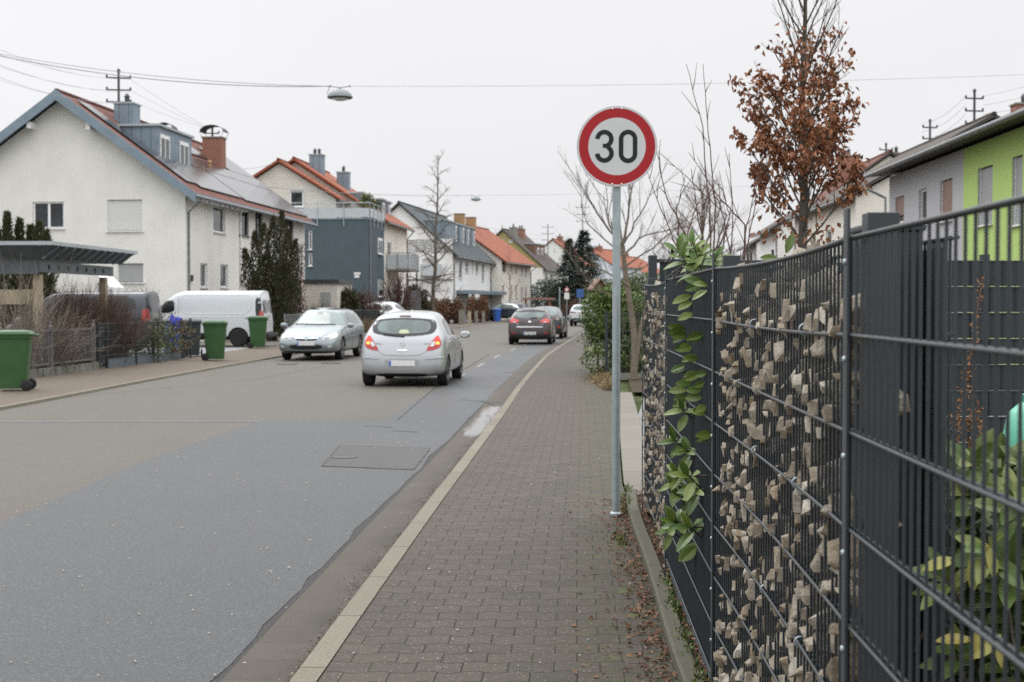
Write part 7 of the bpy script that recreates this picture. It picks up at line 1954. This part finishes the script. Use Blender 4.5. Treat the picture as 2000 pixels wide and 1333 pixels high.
# low dark hedge / fence lines along the left pavement farther up
def lowfence(a, b, h, lab, name="garden_fence", mat=None, pitch=.12, D=None):
    a, b = Vector(a), Vector(b); L = (b-a).length; t = thing(name, (a.x, a.y, 0), math.atan2(b.y-a.y, b.x-a.x), lab, "fence"); mb = MB(); n = int(L/pitch)
    mat = mat or m_anthra
    for j in range(n+1): mb.tube([(L*j/n,0,.05),(L*j/n,0,h)], .008, 4)
    for z in (.12, h*.5, h): mb.tube([(0,0,z),(L,0,z)], .012, 5)
    mb.build("wire_panel", mat, t)
    k = max(1, int(L/2.4))
    for j in range(k+1): mb = MB(); x = L*j/k; mb.box(x-.03,x+.03,.015,.07,0,h+.05); mb.build("post", mat, t)
    return t
lowfence((xl(55)-2.85, 55), (xl(66)-2.85, 66), 1.15, "dark low fence beside the rear of the white van", mat=m_grey_metal)
lowfence((xl(67)-2.8, 67), (xl(84)-2.8, 84), 1.25, "thin dark fence along the pavement before the parked white car")
lowfence((xl(84.5)-2.8, 84.5), (xl(98)-2.8, 98), 1.15, "dark railing along the far left pavement beyond the white car")
# ------------------------------------------------------------------ far signs, shelter
def pole(px, py, D_, base=None): p = at(px, py, D_); return p
p = at(1093, 562, 108); t = thing("signpost", (p.x, 108, 0), 0, "plain grey metal post with a small plate beyond the parked cars", "post"); mb = MB(); mb.tube([(0,0,0),(0,0,p.z)], .05, 8); mb.build("pole", m_galv, t); mb = MB(); mb.box(-.05,.05,-.16,.06,p.z-.35,p.z+.02); mb.build("plate", m_galv, t)
p = at(1107, 566, 120); t = thing("traffic_sign", (p.x, 120, 0), 0, "small far round red rimmed sign above a white plate", "road sign"); mb = MB(); mb.tube([(0,0,0),(0,0,p.z+.3)], .035, 8); mb.build("post", m_galv, t)
mb = MB(); mb.lathe([(.22,-.05),(.22,-.03)], 28, (0,0,p.z), 'y'); a_ = mb.build("sign_plate", m_sgn_red, t); mb = MB(); mb.lathe([(.14,-.056),(.14,-.052)], 24, (0,0,p.z), 'y'); mb.build("white_face", m_plate, a_)
mb = MB(); mb.box(-.22,.22,-.05,-.03,p.z-.85,p.z-.28); mb.build("supplementary_plate", m_plate, t)
p = at(1133, 572, 112); t = thing("parking_sign", (p.x, 112, 0), 0, "blue rectangular sign far off beside the laurel shrub", "road sign"); mb = MB(); mb.tube([(0,0,0),(0,0,p.z+.3)], .035, 8); mb.build("post", m_galv, t); mb = MB(); mb.box(-.30,.30,-.06,-.04,p.z-.40,p.z+.28); mb.build("sign_plate", M("sign_blue_dull", (.05,.12,.33), .6), t)
p0, p1 = at(1022, 585, 135), at(1077, 585, 135); t = thing("wooden_shelter", ((p0.x+p1.x)/2, 135, 0), R(-12), "flat reddish wooden shelter roof on posts behind the parked cars", "shelter"); w_ = (p1.x-p0.x)/2
mb = MB(); mb.box(-w_,w_,-.3,2.5,p0.z-.05,p0.z+.15); mb.build("roof", M("faded_red_wood", (.30,.17,.14), .7, var=.1), t)
for x in (-w_+.2, w_-.2): mb = MB(); mb.box(x-.08,x+.08,0,.16,0,p0.z-.05); mb.build("timber_post", M("orange_wood", (.35,.15,.06), .7) , t)
# ------------------------------------------------------------------ beyond the driveway on the right
q0 = gr(1187, 738, .0); t = thing("mesh_fence", (q0.x, q0.y, 0), R(2), "dark rod mesh fence standing across the driveway edge behind the sign post", "fence")
z1 = at(1187, 612, q0.y).z; mb = MB()
for j in range(30): mb.tube([(j*.05,0,.12),(j*.05,0,z1)], .0035, 4)
for r_ in range(7): mb.tube([(0,-.008,z1-.2*r_),(1.5,-.008,z1-.2*r_)], .0055, 5)
mb.build("wire_panel", m_anthra, t)
for x in (-.03, 1.5): mb = MB(); mb.box(x-.03,x+.03,0,.06,0,z1+.04); mb.build("post", m_anthra, t)
mb = MB()
for r_ in range(7): mb.lathe([(.018,-.012),(.012,-.02),(.001,-.022)], 8, (-.03,0,z1-.02-.2*r_), 'y')
mb.build("bolts", m_galv, t) if False else None
mb = MB(); mb.box(-.12,1.9,-.06,.06,-.05,.10); mb.build("base_kerb", m_edging if False else m_concrete, t)
# dark rustic board fence along the pavement, leaning posts
t = thing("wooden_fence", (xe(30)+.10, 30, 0), -math.atan(.075), "rough dark wooden board fence under the laurel shrub at the pavement edge", "fence"); mb = MB(); rn = random.Random(4)
for k in range(46):
    y = k*.13; h = .95+rn.uniform(-.12,.14); mb.add([(-.02+rn.uniform(-.02,.02),y,.0),(.02,y,.0),(.02,y+.12,.0),(-.02,y+.12,.0),(-.02+rn.uniform(-.04,.03),y,h),(.02,y,h),(.02,y+.12,h-.03),(-.02,y+.12,h-.02)], [(0,3,2,1),(4,5,6,7),(0,1,5,4),(1,2,6,5),(2,3,7,6),(3,0,4,7)])
mb.build("boards", M("dark_wood", (.030,.022,.018), .9, var=.3, scale=12, bump=.6), t)
for y in (0., 2.9, 5.8): mb = MB(); limb(mb, (.06,y,0), Vector((.02,0,1)), 1.15, .06, .05, rn, 4, .05, 0, 8); mb.build("post", m_bark, t)
mb = MB(); mb.box(-.12,-.03,-.5,6.1,-.03,.12); mb.build("base_kerb", M("mossy_kerb", (.10,.11,.05), .9, var=.3, scale=9), t)
# small wooden bird house above the laurel
p = at(1168, 560, 33.5); t = thing("bird_house", (p.x, 33.5, 0), R(20), "small dark bird house with a pitched roof peeping over the laurel shrub", "bird house"); mb = MB(); mb.tube([(0,0,0),(0,0,p.z-.1)], .03, 6); mb.build("post", m_bark, t)
mb = MB(); mb.extr([(-.12,-.1,p.z-.15),(.12,-.1,p.z-.15),(.12,-.1,p.z+.05),(0,-.1,p.z+.17),(-.12,-.1,p.z+.05)], (0,.22,0)); mb.build("box", m_brown_wood, t)
mb = MB(); mb.extr([(-.22,-.16,p.z-.06),(0,-.16,p.z+.2),(.22,-.16,p.z-.06),(.22,-.16,p.z-.09),(0,-.16,p.z+.165),(-.22,-.16,p.z-.09)], (0,.34,0)); mb.build("roof", m_brown_wood, t)

# yucca pots on the annex terrace
rn = random.Random(12)
for k, (px, py, D_) in enumerate(((712,392,86.5),(730,400,88))):
    p = at(px, py, D_); t = thing("potted_palm", (p.x, D_, 6.93), 0, ["tall left potted palm on the roof terrace","shorter right potted palm on the roof terrace"][k], "potted plant", "potted palms on the roof terrace"); h = p.z-6.93
    mb = MB(); mb.lathe([(.2,0),(.28,.45),(.30,.45),(.25,.40)], 14); mb.build("pot", m_brick_red, t, smooth=True); mb = MB(); mb.tube([(0,0,.3),(.03,0,h)], [.06,.05], 7); mb.build("trunk", m_bark, t)
    mb = MB()
    for i in range(170): d = rvec(rn); d.z = d.z*.8+.25; bigleaf(mb, Vector((.03,0,h)), d, Vector((0,0,1)), rn.uniform(.45,.8), .07, rn, 0, .35)
    mb.build("crown", m_palm, t)

# ------------------------------------------------------------------ laurel shoots through and over the privacy section
rn = random.Random(91)
PXS = 22
def whorl(mb, st, p, d, n, L, rn, up=Vector((-.15,-.7,.7)), droop=.3, W=.44):
    d = d.normalized(); o = d.orthogonal().normalized(); o2 = d.cross(o)
    for i in range(n):
        a = i*2.4+rn.uniform(-.3,.3); k = i/n; dd = d*(1.1-.9*k)+(o*math.cos(a)+o2*math.sin(a))*(.35+.9*k); ll = L*rn.uniform(.75,1.15)*(.75+.4*k)
        bigleaf(mb, p-d*(.05*k), dd, up+d*.4, ll, ll*W, rn, 0, droop*rn.uniform(.5,1.4))
    st.tube([p-d*.16, p], [.004,.003], 5, cap=False)
nn = Vector((A3[1]-A2[1], -(A3[0]-A2[0]), 0)).normalized()
tl = thing("laurel_shrub", (1.05, 6.6, 0), 0, "cherry laurel poking its leaves through and over the dark privacy fence section", "shrub"); mb = MB(); st = MB(); O = Vector((1.05,6.6,0))
for i in range(15):
    px = rn.uniform(1325, 1400); D_ = rn.uniform(6.2, 7.2); z = rn.uniform(1.78, 1.86) if i > 4 else rn.uniform(1.82,1.92); p = at(px, 500, D_); p.z = z
    whorl(mb, st, p-O, Vector((rn.gauss(0,.7), rn.gauss(0,.5), .8)), 7, .088, rn)
# leaves through the mesh
def fence_face(px):  # point on the street side of section two seen at pixel column px
    q = px-1000.; a, d = Vector(A2), (Vector(A3)-Vector(A2)); t_ = (q*a.y-F*a.x)/(F*d.x-q*d.y); return a+d*t_
for (px, py, n, L, dz) in ((1352,565,2,.10,0),(1328,585,2,.12,-.3),(1372,562,2,.09,0),(1330,600,1,.1,0),(1318,655,4,.11,0),(1352,650,3,.10,0),(1330,680,2,.12,0),(1340,700,2,.09,0),(1318,718,3,.10,0),(1345,722,2,.09,0),(1368,740,2,.08,0),(1330,742,2,.1,0),(1322,775,3,.11,0),(1350,770,2,.10,0),(1335,800,6,.12,.3),(1320,820,6,.11,.3),(1345,840,5,.11,.2),(1368,800,3,.09,.2),(1380,850,3,.09,.1),(1315,860,6,.12,.3),(1335,880,7,.12,.3),(1310,900,7,.12,.2),(1332,925,8,.12,.2),(1318,945,7,.12,.1),(1350,935,7,.13,.4),(1362,955,6,.13,.3),(1328,970,6,.11,.0),(1372,930,5,.12,.4),(1330,1020,9,.13,.4),(1345,1035,8,.14,.2),(1318,1035,6,.12,.2),(1365,1030,6,.13,.4),(1340,1065,3,.13,-.9)):
    L *= .80
    if rn.random() < .22: continue
    px = px+PXS*(1.0 if px < 1360 else .5); f = fence_face(px); D_ = f.y; p = at(px, py, D_); p.x = f.x; p.y = D_
    out = rn.uniform(.02,.05) if n < 5 else rn.uniform(.03,.09)
    c_ = p-nn*out
    if n < 5:
        for i in range(n): bigleaf(mb, p-nn*.0-O+Vector((0,rn.uniform(-.04,.04),rn.uniform(-.03,.03))), -nn*1.0+Vector((rn.uniform(-.2,.1), rn.uniform(-1.0,-.1), rn.uniform(-.5,.35)+dz)), Vector((-.3,-1,.35))+rvec(rn)*.35, L*rn.uniform(.8,1.1), L*.5, rn, 0, .25)
    else: whorl(mb, st, c_-O, -nn*.6+Vector((0,-.5,dz+.2)), n, L, rn); st.tube([p+nn*.05-O, c_-O], .004, 5, cap=False)
mb.build("leaves", m_leaf_laurel, tl)
for i in range(9):
    x0 = rn.uniform(-.1,.35); limb(st, (x0, rn.uniform(-.9,.9), 0), Vector((rn.uniform(-.08,.08), 0, 1)), 1.85, .014, .006, rn, 8, .05)
st.build("stem", m_bark, tl, smooth=True)
# single leaves above the gabion
tl2 = thing("laurel_sprig", (at(1530,500,5.2).x, 5.2, 0), 0, "single yellow green laurel sprig rising behind the stones near the brown leaved tree", "shrub"); mb = MB(); st = MB(); O = tl2.location.copy()
for (px, py, d, L) in ((1535,488,(.35,0,1),.085),(1523,498,(-1,0,.1),.075),(1545,500,(.8,0,.3),.05)): bigleaf(mb, at(px,py+8,5.2)-O, Vector(d), Vector((0,-1,.4)), L, L*.4, rn, 0, .1)
st.tube([Vector((0,0,.1)), at(1533,498,5.2)-O], [.006,.003], 5); mb.build("leaves", m_leaf_laurel_near, tl2); st.build("stem", m_bark, tl2)

# big laurel in the garden behind the open section
rn = random.Random(14)
tb = thing("laurel_shrub", (1.75, 3.9, 0), 0, "large glossy cherry laurel with some yellow leaves behind the nearest open fence section", "shrub"); mb = MB(); st = MB(); yl_ = MB(); O = Vector((1.75,3.9,0))
for i in range(380):
    D_ = rn.uniform(2.75, 4.8); px = rn.uniform(1800, 2080); k = rn.random(); py = 905+k*430
    if px < 1850 and py < 960: continue
    p = at(px, py, D_)
    if p.z < .08: continue
    d = Vector((rn.uniform(-.9,.5), rn.uniform(-1,.2), rn.uniform(.2,1.2)))
    (lambda: whorl(mb, st, p-O, d, 7, .098, rn, droop=.3, W=.42))()
for (px, py, d) in ((1915,1215,(-.2,-.3,-1)),(1935,1235,(.4,-.2,-.9)),(1868,1092,(-.9,-.2,-.15)),(1895,1085,(.1,-.3,-.9)),(1900,1250,(-1,-.1,.1)),(1955,1240,(-.8,-.3,-.5)),(1925,1060,(.2,-.4,-.8))):
    bigleaf(yl_, at(px, py, 2.75)-O, Vector(d), Vector((.3,-.6,.8)), .075, .030, rn, 0, .2)
for i in range(11): limb(st, (rn.uniform(-.5,.6), rn.uniform(-.7,.7), 0), Vector((rn.uniform(-.2,.2), rn.uniform(-.2,.2), 1)), 1.25, .014, .006, rn, 7, .08)
mb.build("leaves", m_leaf_laurel_near, tb); yl_.build("yellow_leaves", m_leaf_yellow, tb); st.build("stem", m_bark, tb, smooth=True)
# low dark shrub base
tb2 = bush("ground_shrub", (1.45, 3.75, .0), (.55,.8,.28), 1500, .05, m_leaf_bush, "low dark leafy undergrowth beneath the large cherry laurel", rn)
# dry seed stalk
ts = thing("dry_seed_stalk", (at(1890,900,6.0).x, 6.0, 0), 0, "tall rust brown dried seed stalk in front of the black woven fence", "plant"); st = MB(); O = ts.location.copy(); m_seed = leafmat("rust_seeds", (.16,.075,.03), (.30,.15,.06), .8)
for pl in ([(1878,960),(1885,800),(1895,700),(1920,540)], [(1885,930),(1900,850),(1912,790)], [(1880,930),(1865,850),(1855,810)]):
    mb = MB(); P_ = [at(*q, 6.0)-O for q in pl]; st.tube(P_, .004, 5)
    for a, b in zip(P_[:-1], P_[1:]):
        for j in range(60):
            p = a.lerp(b, rn.random()); r_ = .035 if p.z < at(0,700,6).z else .018; p = p+rvec(rn)*r_; leaf(mb, p, rvec(rn)+Vector((0,0,.5)), rvec(rn), rn.uniform(.012,.03), .012, .3)
    mb.build("seed_head", m_seed, ts, kind="stuff")
st.build("stalk", m_twig_red, ts)
# mint green garden toy and red flowers
tm = thing("water_butt", (at(2012,850,5.2).x, 5.2, 0), 0, "rounded mint green plastic garden barrel cut by the right edge of the photo", "barrel"); zc = at(2000,880,5.2).z
mb = MB(); mb.lathe([(.02,.0),(.09,.01),(.115,.3),(.12,zc-.25),(.11,zc),(.085,zc+.14),(.03,zc+.19),(.0,zc+.2)], 24); mb.build("barrel", M("mint_plastic", (.16,.52,.36), .35, var=.05), tm, smooth=True)
mb = MB(); mb.lathe([(.035,zc+.185),(.035,zc+.215),(.0,zc+.22)], 14); mb.build("lid", M("mint_lid", (.12,.42,.30), .4), tm)
tr_ = thing("red_blanket", (at(1965,1060,3.9).x, 4.2, 0), 0, "red patterned cloth lying in the garden behind the laurel leaves", "cloth"); mb = MB(); p = at(1970,1055,4.2)-tr_.location
V = [(-.10+.4*i/8, .02*math.sin(i*2.1+j), p.z-.14+.26*j/6+.02*math.sin(i*1.3)) for j in range(7) for i in range(9)]
mb.add(V, [(j*9+i, j*9+i+1, (j+1)*9+i+1, (j+1)*9+i) for j in range(6) for i in range(8)]); o = mb.build("cloth", M("red_cloth", (.45,.03,.02), .8, var=.4, scale=20, col2=(.5,.3,.25)), tr_, smooth=True); o.modifiers.new("s", 'SOLIDIFY').thickness = .01
mb = MB(); mb.box(-.1,.35,.03,.05,0,p.z-.1); mb.build("rack", m_brown_wood, tr_)

# ------------------------------------------------------------------ litter, moss, weeds
rn = random.Random(23)
mb = MB()
for i in range(1500):
    y = 4.3+7.0*rn.random()**1.3; off = abs(rn.gauss(0,.085)) if rn.random() < .85 else rn.uniform(0,.5)
    x = xe(y)-.004-off
    if x < xe(y)-.6: continue
    a = rn.uniform(0,6.28); L = rn.uniform(.012,.038); z = .004+rn.random()*.018*(1 if off < .08 else .3)
    leaf(mb, Vector((x,y,z)), Vector((math.cos(a), math.sin(a), rn.uniform(-.1,.35))), Vector((rn.gauss(0,.4), rn.gauss(0,.4), 1)), L, L*rn.uniform(.4,.8), rn.uniform(.1,.5), 0, rn.uniform(-.3,.3))
for i in range(500):   # behind the edging, at the foot of the fence
    y = 4.4+6.8*rn.random(); x = xe(y)+.09+rn.random()*.05; a = rn.uniform(0,6.28); L = rn.uniform(.015,.035)
    leaf(mb, Vector((x,y,.052+rn.random()*.03)), Vector((math.cos(a), math.sin(a), rn.uniform(-.1,.5))), Vector((rn.gauss(0,.4), rn.gauss(0,.4), 1)), L, L*.6, .3)
tag(mb.build("fallen_leaves", leafmat("fallen_leaves", (.10,.045,.028), (.17,.08,.045), .8, (.26,.15,.08))), "dry brown leaves collected along the mossy edging under the garden fence", "leaves", kind='stuff')
mb = MB()
for i in range(1100):
    c_ = rn.choice([(11.3,.0),(9.3,-.10),(7.5,.10),(6.2,.09),(5.6,.10),(6.9,.09),(5.1,-.05),(10.6,-.02),(5.3,.1)]); y = c_[0]+rn.gauss(0,.14); x = xe(y)+c_[1]+rn.gauss(0,.022); z0 = .075 if xe(y) < x < xe(y)+.09 else (.045 if x > xe(y) else .002)
    d = rvec(rn); d.z = abs(d.z)*.8+.2; leaf(mb, Vector((x,y,z0)), d, rvec(rn), rn.uniform(.012,.04), rn.uniform(.008,.018), .2)
tag(mb.build("small_weeds", leafmat("small_weeds", (.04,.07,.015), (.09,.13,.03), .6, (.16,.17,.05))), "tiny green weeds and moss tufts growing along the edging stone", "weeds", kind='stuff')
mb = MB()   # withered weeds on the pavement edge beyond the driveway
for i in range(5200):
    y = 25.2+9.5*rn.random()**1.1; w_ = .42*(1-abs((y-28.5)/7.5)); x = xe(y)+.02-abs(rn.gauss(0,.5))*max(.05,w_); d = rvec(rn); d.z = abs(d.z)*.7+.05
    p = Vector((x, y, .0+rn.random()*.10)); L = rn.uniform(.05,.16); s_ = rvec(rn)*.006
    mb.add([p-s_, p+s_, p+d*L], [(0,1,2)]) if rn.random() < .6 else leaf(mb, p, d, rvec(rn), rn.uniform(.03,.06), rn.uniform(.02,.04), .4)
tag(mb.build("withered_weeds", m_weed), "heap of withered brown weeds and leaves spilling onto the pavement beyond the driveway", "weeds", kind='stuff')
mb = MB()   # grit and leaf crumbs in the gutter against the kerb
for i in range(1500):
    y = 4.8+17*rn.random()**1.6; x = xr(y)-.012-abs(rn.gauss(0,.045))*(1.3 if math.sin(y*1.7) > 0 else .5); a = rn.uniform(0,6.28); L = rn.uniform(.005,.02)
    leaf(mb, Vector((x,y,ZR+.006+rn.random()*.01)), Vector((math.cos(a), math.sin(a), rn.uniform(0,.5))), Vector((0,0,1))+rvec(rn)*.5, L, L*.6, .3)
tag(mb.build("gutter_debris", leafmat("gutter_debris", (.06,.035,.022), (.14,.075,.045), .9, (.30,.26,.2))), "brown leaf crumbs and grit lying in the gutter against the kerb", "debris", kind='stuff')
mb = MB()   # light specks of grit, scattered
for i in range(420):
    y = 5.0+16*rn.random()**1.5; x = rn.uniform(-4.0, xe(y)-.02); z = ZR+.014 if x < xr(y)-.36 else (ZR+.004 if x < xr(y) else .008)
    L = rn.uniform(.004,.012); a = rn.uniform(0,6.28); d = Vector((math.cos(a), math.sin(a), 0)); e = Vector((-d.y, d.x, 0)); p = Vector((x,y,z)); mb.add([p-d*L, p-e*L*.5, p+d*L, p+e*L*.5, p+Vector((0,0,L*.6))], [(0,1,4),(1,2,4),(2,3,4),(3,0,4)])
tag(mb.build("grit", M("pale_grit", (.42,.40,.36), .8, var=.3, scale=50)), "pale specks of grit and paper scattered over road and pavement", "grit", kind='stuff')
# dead leaves on the concrete strip
# ------------------------------------------------------------------ haze
hz_ = MB(); hz_.box(-80, 80, -30, 330, -1.2, 16.0); hm = bpy.data.materials.new("haze"); hm.use_nodes = True; ht = hm.node_tree
for n_ in list(ht.nodes): 
    if n_.type == 'BSDF_PRINCIPLED': ht.nodes.remove(n_)
pv = ht.nodes.new('ShaderNodeVolumePrincipled'); pv.inputs['Color'].default_value = (.93,.95,.98,1); pv.inputs['Density'].default_value = .00045
ht.links.new(pv.outputs[0], [n_ for n_ in ht.nodes if n_.type == 'OUTPUT_MATERIAL'][0].inputs['Volume'])
HZ_ON = False
if HZ_ON: tag(hz_.build("haze", hm), "thin winter haze over the whole street", "haze", kind='stuff')
